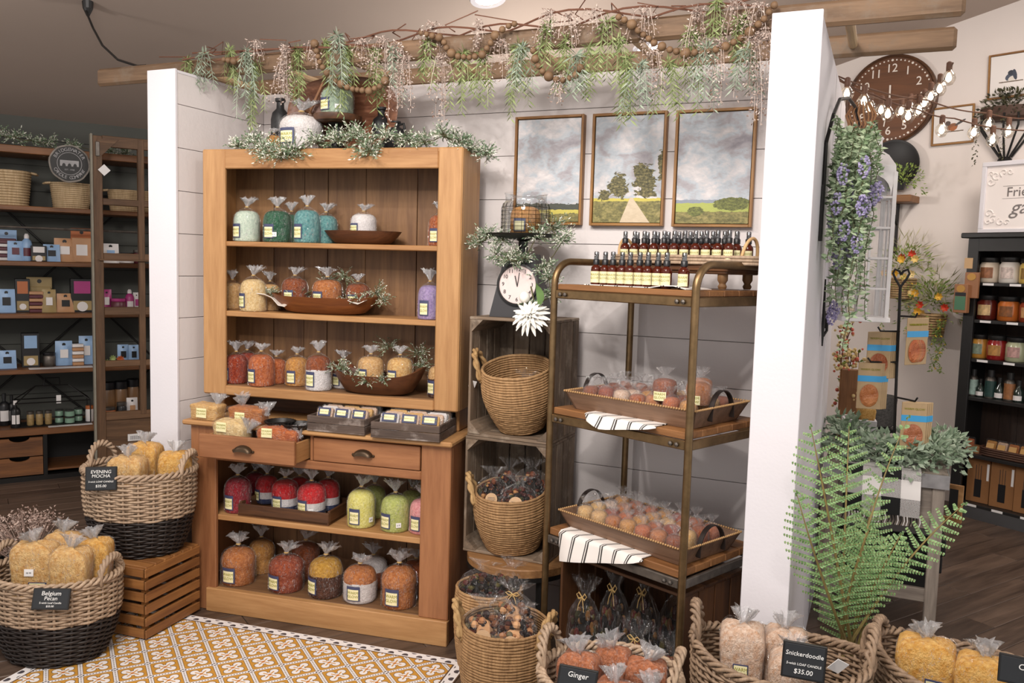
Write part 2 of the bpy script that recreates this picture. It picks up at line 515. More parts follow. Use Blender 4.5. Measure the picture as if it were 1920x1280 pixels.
# ------------------------------------------------------------------ shop shell behind the booth
dk = struct('wall_far_left', MB().box(-3.5, 6.5, 0.43, 0.55, 0, 2.9), M_darkwall, LP, (0, 0, LA), label='charcoal board wall behind the long dark shelving', cat='wall')
for i in range(14):
    ob('shiplap_board', MB().box(-1.6, 2.2, 0.418, 0.43, i * .185 + .002, i * .185 + .182, .001), M_darkwall, dk)
rwall = struct('wall_far_right', MB().box(-3.4, 4.0, 0.0, 0.12, 0, 4.6), M_wall, WW, (0, 0, WA), label='cream wall with the round clock and bird pictures', cat='wall')
# sloping ceiling: low over the dark shelving, rising over the aisle
def ceil_z(a): return 2.56 + 0.22 * (a + 0.43)
cmesh = MB(); vs = []
for zz in (0, 0.1):
    for a in (-0.6, 9.0):
        for b in (-6.0, 9.0):
            p = LP + S1 * a + S2 * b; vs.append((p.x, p.y, ceil_z(a) + zz))
cmesh.add(vs, [(0, 1, 3, 2), (4, 6, 7, 5), (0, 2, 6, 4), (1, 5, 7, 3), (0, 4, 5, 1), (2, 3, 7, 6)])
struct('ceiling', cmesh, M_ceil, label='taupe sloping ceiling above the shop', cat='ceiling')
def downlight(a, b, label):
    p = LP + S1 * a + S2 * b; z = ceil_z(a)
    t = thing('ceiling_light', label, 'ceiling light', (p.x, p.y, z), LA - PI / 2, 'recessed ceiling lights')
    t.rotation_euler = (0, -math.atan(0.22), math.atan2(S1.y, S1.x))
    ob('trim_ring', MB().lathe([(0.075, -0.012), (0.105, -0.012), (0.11, 0.0), (0.075, 0.0)], 28, cap=False), M_white, t)
    ob('lens', MB().lathe([(0.078, -0.004), (0.078, -0.002)], 24), glow('lamp_lens', (1, 0.97, 0.93, 1), 14), t)
downlight(2.29, 2.2, 'round recessed light in ceiling above the middle of the old ladder')
downlight(2.15, 3.59, 'round recessed light seen between the ladder rails above the field paintings')

# ------------------------------------------------------------------ wooden hutch (upper case and base)
hw = thing('pine_hutch', 'honey pine open hutch with two shelves standing on the drawer base', 'hutch', HB, HA)
U0, U1 = -1.245, -0.012; V0, V1 = 0.10, 0.34; ZB, ZT = 0.975, 2.078
hb = lambda *a, c=.004: MB().box(*a, c)
ob('side_panel', hb(U0, U0 + .022, V0 + .02, V1, ZB, ZT - .004), hutch_wood('Z'), hw)
ob('side_panel', hb(U1 - .022, U1, V0 + .02, V1, ZB, ZT - .004), hutch_wood('Z'), hw)
ob('stile', hb(U0, -1.13, V0, V0 + .022, ZB, ZT, c=.006), hutch_wood('Z'), hw)
ob('stile', hb(-.12, U1, V0, V0 + .022, ZB, ZT, c=.006), hutch_wood('Z'), hw)
ob('top_rail', hb(-1.13, -.12, V0 + .001, V0 + .022, 1.992, ZT - .001), hutch_wood('X'), hw)
ob('bottom_rail', hb(-1.13, -.12, V0 + .001, V0 + .022, ZB, 1.018), hutch_wood('X'), hw)
ob('top_board', hb(U0 + .002, U1 - .002, V0 + .004, V1, ZT - .02, ZT), hutch_wood('X'), hw)
ob('bottom_board', hb(U0 + .022, U1 - .022, V0 + .02, V1 - .01, .998, 1.02), back_wood('X'), hw)
ob('shelf', hb(-1.222, -.034, V0 + .012, V1 - .012, 1.650, 1.672, c=.003), hutch_wood('X'), hw)
ob('shelf', hb(-1.222, -.034, V0 + .012, V1 - .012, 1.334, 1.358, c=.003), hutch_wood('X'), hw)
bu = [U0 + .022, -1.02, -.86, -.74, -.55, -.30, -.16, U1 - .022]
for i in range(len(bu) - 1):
    ob('back_board', MB().box(bu[i] + .0015, bu[i + 1] - .0015, V1 - .012 + .002 * (i % 2), V1, ZB + .01, ZT - .02, .001), back_wood('Z'), hw)
for u in (-1.222, -.056):
    ob('support_leg', hb(u, u + .02, .2, V1, .874, ZB), hutch_wood('Z'), hw)
ob('support_back', MB().box(-1.2, -.06, V1 - .012, V1, .874, ZB), dark_wood('X'), hw)

ba = thing('drawer_base', 'reddish pine hutch base with open shelves under two drawers', 'cabinet', HB, HA)
ob('counter_top', hb(-1.265, .012, -.03, .36, .851, .873, c=.006), hutch_wood('X'), ba)
ob('side_panel', hb(-1.24, -1.22, .02, .36, 0, .851), base_wood('Z'), ba)
ob('side_panel', hb(-.02, 0, .02, .36, 0, .851), base_wood('Z'), ba)
ob('stile', hb(-1.24, -1.112, 0, .022, 0, .851), base_wood('Z'), ba)
ob('stile', hb(-.132, 0, 0, .022, .108, .851), base_wood('Z'), ba)
ob('mid_stile', hb(-.645, -.63, 0, .022, .735, .851), base_wood('Z'), ba)
ob('drawer_rail', hb(-1.112, -.132, 0, .022, .697, .735), base_wood('X'), ba)
ob('top_rail', hb(-1.112, -.132, .002, .022, .842, .851), base_wood('X'), ba)
ob('plinth', hb(-1.155, 0.002, -.014, .02, .0, .108, c=.003), hutch_wood('X'), ba)
ob('shelf', hb(-1.22, -.02, .02, .345, .417, .442, c=.003), hutch_wood('X'), ba)
ob('bottom_board', hb(-1.22, -.02, .02, .345, .085, .107), back_wood('X'), ba)
bu = [-1.22, -1.03, -.9, -.72, -.5, -.33, -.2, -.02]
for i in range(len(bu) - 1):
    ob('back_board', MB().box(bu[i] + .0015, bu[i + 1] - .0015, .346 + .002 * (i % 2), .36, .03, .85, .001), back_wood('Z'), ba)
def drawer(u0, u1, v, parent):
    d = ob('drawer', hb(u0, u1, v, v + .02, .738, .84, c=.003), base_wood('X'), parent)
    for u in (u0 + .004, u1 - .016): ob('drawer_side', hb(u, u + .012, v + .02, v + .29, .742, .828, c=.002), hutch_wood('Y'), d)
    ob('drawer_bottom', hb(u0 + .016, u1 - .016, v + .02, v + .28, .744, .752, c=.001), back_wood('X'), d)
    uc = (u0 + u1) / 2 - .01
    m = MB(); vs = []; N = 10
    prof = [(0, 0.0), (.006, .002), (.016, .010), (.021, .022), (.018, .030)]
    for i in range(N + 1):           # a bin pull: half dome open below
        t = PI * i / N
        for k in range(5):
            w = PI / 2 * k / 4
            vs.append((uc + .045 * math.cos(t) * math.cos(w * .55), v - .002 - .024 * math.sin(w), .778 + .03 * math.sin(t) * math.cos(w * .9)))
    fs = [(i * 5 + k, (i + 1) * 5 + k, (i + 1) * 5 + k + 1, i * 5 + k + 1) for i in range(N) for k in range(4)]
    m.add(vs, fs)
    for sgn in (-1, 1): m.ball((uc + sgn * .047, v - .003, .782), .006, 8, 5)
    ob('bin_pull', m.mesh('bin_pull', 1.0), M_handle, d)
    return d
drawer(-1.108, -.649, -.125, ba)
drawer(-.626, -.136, -.004, ba)

# ------------------------------------------------------------------ brass pipe rack with three plank shelves
rk = thing('brass_rack', 'brass pipe rack with three wooden shelves beside the tall white post', 'rack', RB, RA)
W_, D_ = 0.634, 0.463
def side_frame(u):
    pts = [(u, 0, 0.01), (u, 0, 1.53)]
    for i in range(10):
        t = PI / 2 * i / 9; pts.append((u, .085 - .085 * math.cos(t), 1.535 + .085 * math.sin(t)))
    for i in range(10):
        t = PI / 2 * i / 9; pts.append((u, D_ - .085 + .085 * math.sin(t), 1.535 + .085 * math.cos(t)))
    return pts + [(u, D_, 1.53), (u, D_, 0.01)]
for u in (0, W_):
    ob('bent_pipe', MB().tube(side_frame(u), .0135, 12).mesh('pipe', 1.0), M_brass, rk)
for z, t in ((1.535, .022), (1.066, .026), (0.596, .028)):
    n = 5
    for i in range(n):
        v0 = .004 + i * (D_ - .008) / n; v1 = v0 + (D_ - .008) / n - .002
        ob('shelf_plank', MB().box(.012, W_ - .012, v0, v1, z - t, z - .001 * (i % 2), .003), shelf_wood('X'), rk)
    for v in (.0, D_):
        ob('angle_bar', MB().bar((.012, v, z - t - .016), (W_ - .012, v, z - t - .016), .014, .032, ch=.003), M_steel if z < .7 else M_brass, rk)
    for u in (.0, W_):
        ob('angle_bar', MB().bar((u, .01, z - t - .016), (u, D_ - .01, z - t - .016), .014, .032, ch=.003), M_steel if z < .7 else M_brass, rk)
    for u in (.04, .065, W_ - .065, W_ - .04):
        ob('bolt', MB().lathe([(.004, 0), (.008, .003), (.008, .008), (.001, .011)], 8), M_steel, rk, (u, -.007, z - t - .016), (PI / 2, 0, 0))
for u, v in ((0, 0), (W_, 0), (W_, D_), (0, D_)):
    ob('foot', MB().lathe([(.018, 0), (.018, .012), (.0136, .016)], 12), M_blackmetal, rk, (u, v, 0))

# ------------------------------------------------------------------ stacked crates on a round stool
st = thing('round_stool', 'round plank-topped stool with black legs under the stacked crates', 'stool', (1.262, -0.245, 0))
m = MB().lathe([(.228, .352), (.232, .356), (.232, .386), (.228, .39)], 40)
ob('seat', m.mesh('seat', .6), wood('stool_top', '#6E4A2C', '#A67C50', 'X', .5), st)
ob('seat_band', MB().lathe([(.2335, .338), (.2335, .357), (.229, .357), (.229, .338)], 40, cap=False).mesh('band', .6), M_blackmetal, st)
for i in range(4):
    t = PI / 4 + i * PI / 2
    ob('leg', MB().bar((.2 * math.cos(t), .2 * math.sin(t), .34), (.2 * math.cos(t), .2 * math.sin(t), 0), .022, .022), M_blackmetal, st)
def open_crate(name, label, x0, x1, y0, y1, z0, z1, group, woodf=crate_wood, rz=0.0, origin=None, cleats=True):
    """a box crate lying with its mouth to the front: slats along the sides, corner cleats"""
    o = Vector(origin) if origin else Vector(((x0 + x1) / 2, y1, z0))
    t = thing(name, label, 'crate', o, rz, group)
    a0, a1, b0, b1, h = x0 - o.x, x1 - o.x, y0 - o.y, y1 - o.y, z1 - z0
    n = 4
    for a in (a0, a1 - .011):
        for i in range(n):
            w = (b1 - b0) / n
            ob('slat', MB().box(a, a + .011, b0 + i * w + .004, b0 + (i + 1) * w - .004, .012, h - .012, .002), woodf('Z'), t)
    for z in (0, h - .012):
        for i in range(3):
            w = (b1 - b0) / 3
            ob('board', MB().box(a0, a1, b0 + i * w + .002, b0 + (i + 1) * w - .002, z, z + .012, .002), woodf('X'), t)
    n = 5
    for i in range(n):
        w = (a1 - a0) / n
        ob('back_slat', MB().box(a0 + i * w + .003, a0 + (i + 1) * w - .003, b1 - .01, b1, .01, h - .01, .002), woodf('Z'), t)
    if cleats:
        for a, s in ((a0 + .011, 1), (a1 - .011, -1)):
            for z, q in ((.012, 1), (h - .012, -1)):
                c = MB(); k = .05
                c.add([(a, b0, z), (a + s * k, b0, z), (a, b0, z + q * k), (a, b1 - .012, z), (a + s * k, b1 - .012, z), (a, b1 - .012, z + q * k)],
                      [(0, 1, 2), (3, 5, 4), (0, 3, 4, 1), (1, 4, 5, 2), (2, 5, 3, 0)])
                ob('corner_cleat', c, woodf('Y'), t)
    return t
open_crate('wooden_crate', 'weathered wooden crate under the black scale clock, upper of the stack', 1.045, 1.421, -.36, -.06, .886, 1.385, 'stacked weathered crates')
open_crate('wooden_crate', 'weathered wooden crate resting on the round stool, lower of the stack', 1.038, 1.421, -.36, -.06, .391, .885, 'stacked weathered crates')
open_crate('wooden_crate', 'dark slatted crate of dried fruit bags under the lowest brass rack shelf', 0, .57, -.40, 0, 0, .50, 'stacked weathered crates', dark_wood, RA, None, False)
ct = bpy.data.objects['wooden_crate.002']
p_ = rack(.325, .44, 0); ct.location = (p_.x, p_.y, 0)
for ch in ct.children: ch.location = (ch.location.x - 0.0, ch.location.y, ch.location.z)

# ------------------------------------------------------------------ slatted box under the two-tone basket
sb = thing('slatted_box', 'brown slatted wooden box carrying the two-tone willow basket', 'box', (-.106, -.985, 0.006), 0.09)
Lx, Ly, Hz = .46, .335, .312
for i in range(6):
    z = .006 + i * .052
    ob('slat', MB().box(-Lx, 0, 0, .012, z, z + .037, .002), box_wood('X'), sb)
    ob('slat', MB().box(-Lx, 0, Ly - .012, Ly, z, z + .037, .002), box_wood('X'), sb)
    ob('slat', MB().box(-.012, .001, .0, Ly, z, z + .037, .002), box_wood('Y'), sb)
    ob('slat', MB().box(-Lx, -Lx + .012, .0, Ly, z, z + .037, .002), box_wood('Y'), sb)
for x in (-Lx + .014, -.034):
    for y in (.014, Ly - .034): ob('corner_post', MB().box(x, x + .02, y, y + .02, 0, Hz - .014), box_wood('Z'), sb)
for i in range(6):
    y = .002 + i * (Ly - .004) / 6
    ob('top_slat', MB().box(-Lx, 0, y + .003, y + (Ly - .004) / 6 - .006, Hz - .012, Hz, .002), box_wood('X'), sb)

# ------------------------------------------------------------------ old ladder laid across the booth
ld = thing('old_ladder', 'old wooden ladder laid across the top of the booth', 'ladder', (0, 0, H_))
ob('rail', MB().box(-1.02, 2.785, -.415, -.385, .001, .085, .012), ladder_wood('X'), ld)
ob('rail', MB().box(-.98, 2.79, .03, .06, .001, .085, .012), ladder_wood('X'), ld)
for x in (-.75, -.42, .0, .42, .84, 1.26, 1.68, 2.06, 2.44):
    ob('rung', MB().tube([(x, -.4, .045), (x, .045, .045)], .017, 10), wood('rung_wood', '#B0926E', '#D8BC96', 'Y', .6), ld)
hg = MB().tube([(-1.47, -.08, 2.95), (-1.46, -.1, 2.90)], [.016, .007], 10)
hc_ = thing('hanging_cable', 'thin black cable running from ceiling to the ladder end', 'cable', (-1.47, -.08, 2.95))
ob('cable', MB().tube([Vector(p) - Vector((-1.47, -.08, 2.95)) for p in ((-1.46, -.1, 2.91), (-1.36, -.14, 2.80), (-1.2, -.22, 2.68), (-1.0, -.30, 2.575), (-.8, -.36, 2.517), (-.72, -.385, 2.509))], .006, 8), M_black, hc_)
ob('cable_cap', MB().lathe([(.03, 0.02), (.026, -.02), (.008, -.06)], 12), M_black, hc_)

# ------------------------------------------------------------------ printed tile mat
def rug_material():
    m, nt, b = new_mat('tile_print')
    tc = nt.nodes.new('ShaderNodeTexCoord'); sp = nt.nodes.new('ShaderNodeSeparateXYZ')
    nt.links.new(tc.outputs['Object'], sp.inputs[0])
    x = X(sp.outputs[0]); y = X(sp.outputs[1])
    k = 1 / (0.1165 * math.sqrt(2))
    p = (x + y) * k + 100.0 + 0.40; q = (x - y) * k + 100.0 + 0.26
    a = p.frac() - 0.5; c = q.frac() - 0.5
    aa = a.abs(); ca = c.abs()
    white = rgb('#EFEBEA'); must = rgb('#C9923C'); grey = rgb('#4B454B'); orange = rgb('#C87A2C')
    lobe = length2(aa - 0.185, ca - 0.185)
    core = length2(a, c)
    quat = lobe.min(core - 0.02)
    col_ = mix(nt, quat < 0.155, must, grey)
    col_ = mix(nt, quat < 0.136, col_, white)
    star = ((aa - ca).abs() < 0.035) * (core < 0.25) * (core > 0.07)
    col_ = mix(nt, star, col_, must)
    col_ = mix(nt, core < 0.06, col_, orange)
    edge = aa.max(ca)
    band = edge > 0.435
    col_ = mix(nt, (edge > 0.42), col_, grey)
    col_ = mix(nt, band, col_, white)
    along = aa.min(ca)
    dots = (((along * 11.0).frac() - 0.5).abs() < 0.22) * (edge > 0.475)
    col_ = mix(nt, dots, col_, grey)
    nd = length2(aa - 0.5, ca - 0.5)
    col_ = mix(nt, nd < 0.12, col_, white)
    petals = (((aa - 0.5).abs() - (ca - 0.5).abs()).abs() > 0.03) * (nd < 0.105) * (nd > 0.015)
    col_ = mix(nt, petals, col_, grey)
    # border
    W2, H2 = 0.80, 0.60
    e = (W2 - x.abs()).min(H2 - y.abs())
    bcol = mix(nt, ((length2(((x + y) * 16).frac() - .5, ((x - y) * 16).frac() - .5) < 0.3) * (e > 0.012) * (e < 0.042)), white, grey)
    bcol = mix(nt, (e < 0.006) + (e > 0.049), bcol, rgb('#5A4332'))
    col_ = mix(nt, e < 0.055, col_, bcol)
    nt.links.new(col_, b.inputs['Base Color']); b.inputs['Roughness'].default_value = 0.55
    return m
c_ = hut(-.675, -.69, 0)
rug = ob('tile_mat', MB().box(-.80, .80, -.60, .60, .0005, .004, .001), rug_material(), None, (c_.x, c_.y, 0.0), (0, 0, HA - .02))
setp(rug, 'mustard and white tile-print floor mat in front of the hutch', 'mat')
# ------------------------------------------------------------------ candles in clear bags: shared meshes
M_cello = cellophane('clear_wrap', 0.015, 0.16, wr=6, rough=.1, streak=1.0)
M_twist = cellophane('gathered_wrap', 0.16, 0.3, wr=9, rough=0.25, veil=.22)
M_mini = cellophane('thin_wrap', 0.03, 0.22, wr=8, rough=.15, veil=.04, streak=1.0)
M_navy = plain('navy_print', '#3F4463', 0.5)
M_cream = plain('cream_label', '#E9E2B4', 0.55, var=0.06, vscale=40)
M_olive = plain('olive_print', '#8D8A1E', 0.6)
M_raffia = plain('raffia', '#C2A066', 0.7)
def lumps(seed, amp):
    r = random.Random(seed); ph = [r.uniform(0, 6.28) for _ in range(6)]
    return lambda t, k: 1 + amp * (math.sin(3 * t + ph[0] + k * .7) + math.sin(5 * t + ph[1] - k * .9) * .7 + math.sin(9 * t + ph[2] + k * 1.7) * .5)
def pleats(seed, prof_amp):
    r = random.Random(seed); ph = [r.uniform(0, 6.28) for _ in range(4)]
    return lambda t, k: 1 + prof_amp[k] * (math.sin(7 * t + ph[0] + .3 * k) + .8 * math.sin(13 * t + ph[1]) + .6 * math.sin(19 * t + ph[2] - .2 * k))
BODY = [(.46, 0), (.495, .03), (.5, .1), (.5, .4), (.5, .62), (.488, .74), (.45, .86), (.37, .94), (.24, .985), (.02, 1.0)]
MUFF = [(.45, 0), (.47, .03), (.475, .3), (.48, .5), (.5, .56), (.505, .66), (.49, .76), (.44, .86), (.35, .94), (.2, .985), (.02, 1.0)]
W_body = [MB().lathe(BODY, 30, jit=lumps(s, .006)).mesh('wax', 1.2) for s in (1, 2, 3)]
W_muff = [MB().lathe(MUFF, 30, jit=lumps(s, .007)).mesh('wax', 1.2) for s in (4, 5)]
W_low = MB().lathe([(r, z) for r, z in BODY if z <= .62] , 30, jit=lumps(6, .006)).mesh('wax', 1.2)
W_cap = MB().lathe([(.502, .60), (.503, .66), (.49, .75), (.452, .865), (.372, .945), (.242, .99), (.02, 1.005)], 30, jit=lumps(8, .01)).mesh('topping', 1.2)
B_low = MB().lathe([(.46, 0), (.495, .03), (.5, .1), (.5, .2)], 30).mesh('wax', 1.2)
B_mid = MB().lathe([(.5, .2), (.5, .3), (.5, .46)], 30).mesh('wax', 1.2)
B_top = MB().lathe([(.502, .46), (.502, .62), (.488, .74), (.45, .86), (.37, .94), (.24, .985), (.02, 1.0)], 30, jit=lumps(9, .006)).mesh('wax', 1.2)
def wrap_mesh(s):
    pr = [(.49, -.004), (.525, .02), (.53, .15), (.525, .35), (.53, .55), (.525, .7), (.49, .83), (.40, .94), (.26, 1.02), (.13, 1.07), (.06, 1.11)]
    am = [.004, .006, .008, .01, .01, .012, .018, .04, .08, .12, .1]
    return MB().lathe(pr, 44, jit=pleats(s, am), cap=False).mesh('wrapper', 3.2)
def twist_mesh(s, lean=0.0, hh=1.0):
    pr = [(.06, 1.105), (.05, 1.14), (.085, 1.19), (.14, 1.26), (.20, 1.33), (.26, 1.40)]
    am = [.1, .12, .22, .28, .32, .36]
    m = MB().lathe(pr, 40, jit=pleats(s, am), cap=False)
    r = random.Random(s)
    vs = []
    for i, (x, y, z) in enumerate(m.v):
        k = (z - 1.1) / .3
        z2 = 1.1 + (z - 1.1) * hh + (r.uniform(-.06, .06) * k if k > .3 else 0)
        vs.append((x + lean * max(0, k) ** 1.3, y * .75, z2))
    m.v = vs
    return m.mesh('twist', 3.2)
WRAPS = [wrap_mesh(s) for s in (11, 12, 13)]
TWISTS = [twist_mesh(21), twist_mesh(22, .12), twist_mesh(23, -.1, 1.2), twist_mesh(24, .05, .8)]
TIE = MB().lathe([(.05, 1.095), (.075, 1.105), (.075, 1.125), (.05, 1.135)], 12, cap=False).mesh('tie', 3.2)
def patch(r, a, z0, z1, n=8, t=.006, a0=0):
    m = MB(); vs = []
    for rr in (r, r + t):
        for z in (z0, z1):
            for i in range(n + 1):
                q = a0 - a + 2 * a * i / n; vs.append((rr * math.sin(q), -rr * math.cos(q), z))
    k = n + 1; fs = []
    for i in range(n):
        fs += [(2 * k + i, 2 * k + i + 1, 3 * k + i + 1, 3 * k + i), (i, k + i, k + i + 1, i + 1),
               (k + i, 3 * k + i, 3 * k + i + 1, k + i + 1), (i, i + 1, 2 * k + i + 1, 2 * k + i)]
    fs += [(0, 2 * k, 3 * k, k), (n, k + n, 3 * k + n, 2 * k + n)]
    return m.add(vs, fs)
LBL = patch(.535, .40, .12, .56).mesh('label')
LFACE = patch(.542, .32, .15, .47, t=.005).mesh('face')
LTXT = bend_text(text_mesh('WARM\nGLOW', .115, .002), .55)
STK = patch(.54, .17, .17, .31, 4, .006).mesh('sticker')
STKT = bend_text(text_mesh('|||  01', .05, .002), .55)
def dome(label, group, loc, w, h, mats, rz=0.0, form='body', tw=0, lab=True, price=None, name='wrapped_candle', wrapv=None, tilt=None, la=0.0, cat='candle'):
    t = thing(name, label, cat, loc, rz, group, scale=(w, w, h))
    if tilt: t.rotation_euler = (tilt[0], tilt[1], rz)
    v = wrapv if wrapv is not None else random.randrange(3)
    if form == 'body': ob('wax', W_body[v], mats[0], t)
    elif form == 'muffin': ob('wax', W_muff[v % 2], mats[0], t)
    elif form == 'capped':
        ob('wax', W_low, mats[0], t); ob('crumb_topping', W_cap, mats[1], t)
    elif form == 'bands':
        ob('wax_base', B_low, mats[0], t); ob('wax_middle', B_mid, mats[1], t); ob('wax_top', B_top, mats[2], t)
    ob('wrapper', WRAPS[v], M_cello, t, rot=(0, 0, random.uniform(0, 6)))
    if tw is not None:
        ob('twist', TWISTS[tw % 4], M_twist, t, rot=(0, 0, random.uniform(-.5, .5)))
        ob('tie', TIE, M_raffia, t)
    if lab:
        l = ob('label', LBL, M_navy, t, rot=(0, 0, la))
        ob('label_face', LFACE, M_cream, l); ob('lettering', LTXT, M_olive, l, (0, 0, .315), (0, 0, 0))
    if price is not None:
        p = ob('price_sticker', STK, M_paper, t, rot=(0, 0, price)); ob('price_print', STKT, M_ink, p, (0, 0, .24))
    return t
WX = dict(
    mint=wax('wax_mint', '#B9CDBB', '#DDE8D8'), green=wax('wax_green', '#1F4A36', '#3C6E52'), teal=wax('wax_teal', '#3E7C80', '#7FB0AE'),
    white=wax('wax_white', '#D9D3D2', '#F1ECEC'), rust=wax('wax_rust', '#8E4322', '#C27344'), tan=wax('wax_tan', '#C79558', '#E5C08C'),
    cream=wax('wax_cream', '#D3AE72', '#EFD7A6'), brown=wax('wax_brown', '#74381D', '#A0572F'), caramel=wax('wax_caramel', '#A05A2B', '#C98550'),
    lavender=wax('wax_lavender', '#8A76A8', '#B8A4CC'), cherry=wax('wax_cherry', '#7A2416', '#A84A2B'), orange=wax('wax_orange', '#A04A22', '#CE7B4A'),
    honey=wax('wax_honey', '#B07434', '#D9A25C'), maroon=wax('wax_maroon', '#7C1220', '#A82B38'), red=wax('wax_red', '#B4131C', '#DA3438'),
    navy=wax('wax_navy', '#1F2B4E', '#35426A'), yellow=wax('wax_yellow', '#D8CF62', '#F0EA9C'), lime=wax('wax_lime', '#A3AE52', '#CBD184'),
    pink=wax('wax_pink', '#D98488', '#F0B0B0'), mustard=wax('wax_mustard', '#A77823', '#CFA24A'), choc=wax('wax_choc', '#3A1E12', '#5E3420'),
    redbrown=wax('wax_redbrown', '#7E3320', '#AB5736'), sage=wax('wax_sage', '#93AB94', '#B7C9B4'), gold=wax('wax_gold', '#C98C34', '#EBC074'),
    pecan=wax('wax_pecan', '#C9934F', '#EBC88C'), snick=wax('wax_snick', '#C79C7C', '#EBD6C4'), ginger=wax('wax_ginger', '#93512E', '#C88460'))
def put(z, v, uwh, label, mats, group, **k):
    u, w, h = uwh
    p = hut(u, v, z)
    k.setdefault('rz', HA + random.uniform(-.12, .1)); k.setdefault('tw', random.randrange(4)); k.setdefault('la', random.uniform(-.45, -.05))
    w *= .93
    return dome(label, group, p, w, h * .98, mats, **k)
G1 = 'wrapped candles on the hutch top shelf'; G2 = 'wrapped candles on the hutch middle shelf'; G3 = 'wrapped candles on the hutch bottom board'
zt, zm, zb = 1.673, 1.359, 1.021
put(zt, .185, (-1.0713, 0.124, 0.1434), 'pale mint candle in a clear tied bag on the hutch top shelf', [WX['mint']], G1)
put(zt, .185, (-0.9156, 0.1323, 0.1443), 'dark green bagged candle with price sticker on hutch top shelf', [WX['green']], G1, price=.35)
put(zt, .266, (-0.8923, 0.1131, 0.1327), 'dark green bagged candle half hidden behind its twin on hutch top shelf', [WX['green']], G1)
put(zt, .185, (-0.767, 0.1214, 0.1499), 'teal bagged candle in the front row of the hutch top shelf', [WX['teal']], G1)
put(zt, .266, (-0.7171, 0.1116, 0.131), 'teal bagged candle standing behind the shallow dark bowl', [WX['teal']], G1)
put(1.708, .21, (-0.5043, 0.1199, 0.1011), 'white bagged candle standing in the shallow dark wooden bowl', [WX['white']], G1)
put(zt, .2, (-0.1428, 0.1052, 0.1349), 'rust bagged candle at the post end of hutch top shelf', [WX['rust']], G1)
put(zm, .255, (-1.1933, 0.1055, 0.1255), 'tan bagged candle in the corner of the hutch middle shelf', [WX['tan']], G2)
put(zm, .17, (-1.0282, 0.124, 0.1484), 'cream tan bagged candle before the linen-lined dough bowl', [WX['cream']], G2)
put(zm, .268, (-1.0027, 0.0999, 0.1249), 'tan bagged candle behind the linen end of the dough bowl', [WX['tan']], G2)
put(zm + .035, .225, (-0.849, 0.1217, 0.1217), 'brown bagged candle at the linen end inside the dough bowl', [WX['brown']], G2)
put(zm + .035, .225, (-0.6851, 0.1396, 0.1204), 'caramel bagged candle in the middle of the dough bowl', [WX['caramel']], G2)
put(zm + .035, .245, (-0.5447, 0.1126, 0.1054), 'brown bagged candle at the leafy end of the dough bowl', [WX['brown']], G2)
put(zm, .18, (-0.1752, 0.1103, 0.1494), 'lavender bagged candle at the end of hutch middle shelf', [WX['lavender']], G2)
put(zb, .185, (-1.1271, 0.1114, 0.1337), 'dark cherry red bagged candle in corner of the hutch bottom board', [WX['cherry']], G3)
put(zb, .268, (-1.1238, 0.1064, 0.1343), 'dark cherry bagged candle behind its pair on the hutch bottom board', [WX['cherry']], G3)
put(zb, .165, (-0.9834, 0.122, 0.144), 'orange brown bagged candle in front row of hutch bottom board', [WX['orange']], G3)
put(zb, .26, (-0.964, 0.1048, 0.1148), 'orange brown bagged candle peeping out behind its twin on bottom board', [WX['orange']], G3)
put(zb, .235, (-0.8414, 0.1131, 0.1328), 'honey brown bagged candle set back on the hutch bottom board', [WX['honey']], G3)
put(zb, .16, (-0.6919, 0.1195, 0.1553), 'white bagged candle with brown crumb top beside the leaf bowl', [WX['white'], WX['brown']], G3, form='capped')
put(zb, .268, (-0.6213, 0.1102, 0.1176), 'white and brown bagged candle standing behind the leaf bowl', [WX['white'], WX['brown']], G3, form='capped')
put(zb + .045, .19, (-0.4517, 0.1231, 0.116), 'tan bagged candle inside the curled leaf bowl', [WX['tan']], G3)
put(zb + .045, .19, (-0.3123, 0.1195, 0.1195), 'pale tan bagged candle with white price sticker in leaf bowl', [WX['pecan']], G3, price=.5)
put(zb, .2, (-0.1308, 0.1068, 0.137), 'brown and tan bagged candle at the post end of bottom board', [WX['choc'], WX['tan']], G3, form='capped')
G4 = 'wrapped candles on the base shelf'; G5 = 'wrapped candles in the bottom of the base'
zc, zd = .443, .108
put(zc, .1, (-1.0639, 0.1249, 0.1543), 'maroon bagged candle at the end of the base shelf', [WX['maroon']], G4)
put(zc, .25, (-1.0697, 0.1118, 0.1398), 'maroon bagged candle set back beside the wooden tray', [WX['maroon']], G4)
rwb = [WX['navy'], WX['white'], WX['red']]
zq = zc + .02
put(zq, .13, (-0.838, 0.1263, 0.1384), 'red white and navy bagged candle second in the tray front row', rwb, G4, form='bands')
put(zq, .105, (-0.6921, 0.1314, 0.1433), 'red white and navy bagged candle with price sticker in tray', rwb, G4, form='bands', price=.55)
put(zq, .215, (-0.983, 0.1102, 0.1227), 'red white and navy bagged candle at back tray corner near the maroon pair', rwb, G4, form='bands')
put(zq, .235, (-0.8242, 0.1096, 0.1245), 'red white and navy bagged candle in middle of the tray back row', rwb, G4, form='bands')
put(zq, .215, (-0.6685, 0.1128, 0.1348), 'red white and navy bagged candle in the tray end near the yellow ones', rwb, G4, form='bands')
put(zc, .1, (-0.4472, 0.1291, 0.1596), 'pale yellow bagged candle in front row of the base shelf', [WX['yellow']], G4, price=1.1)
put(zc, .24, (-0.4472, 0.107, 0.1411), 'lime green bagged candle behind the pale yellow one', [WX['lime']], G4)
put(zc, .1, (-0.2854, 0.1323, 0.1508), 'lime green bagged candle with sticker in front row of base shelf', [WX['lime']], G4, price=.7)
put(zc, .25, (-0.2698, 0.106, 0.1349), 'dark lime bagged candle in the back corner of base shelf', [WX['lime']], G4)
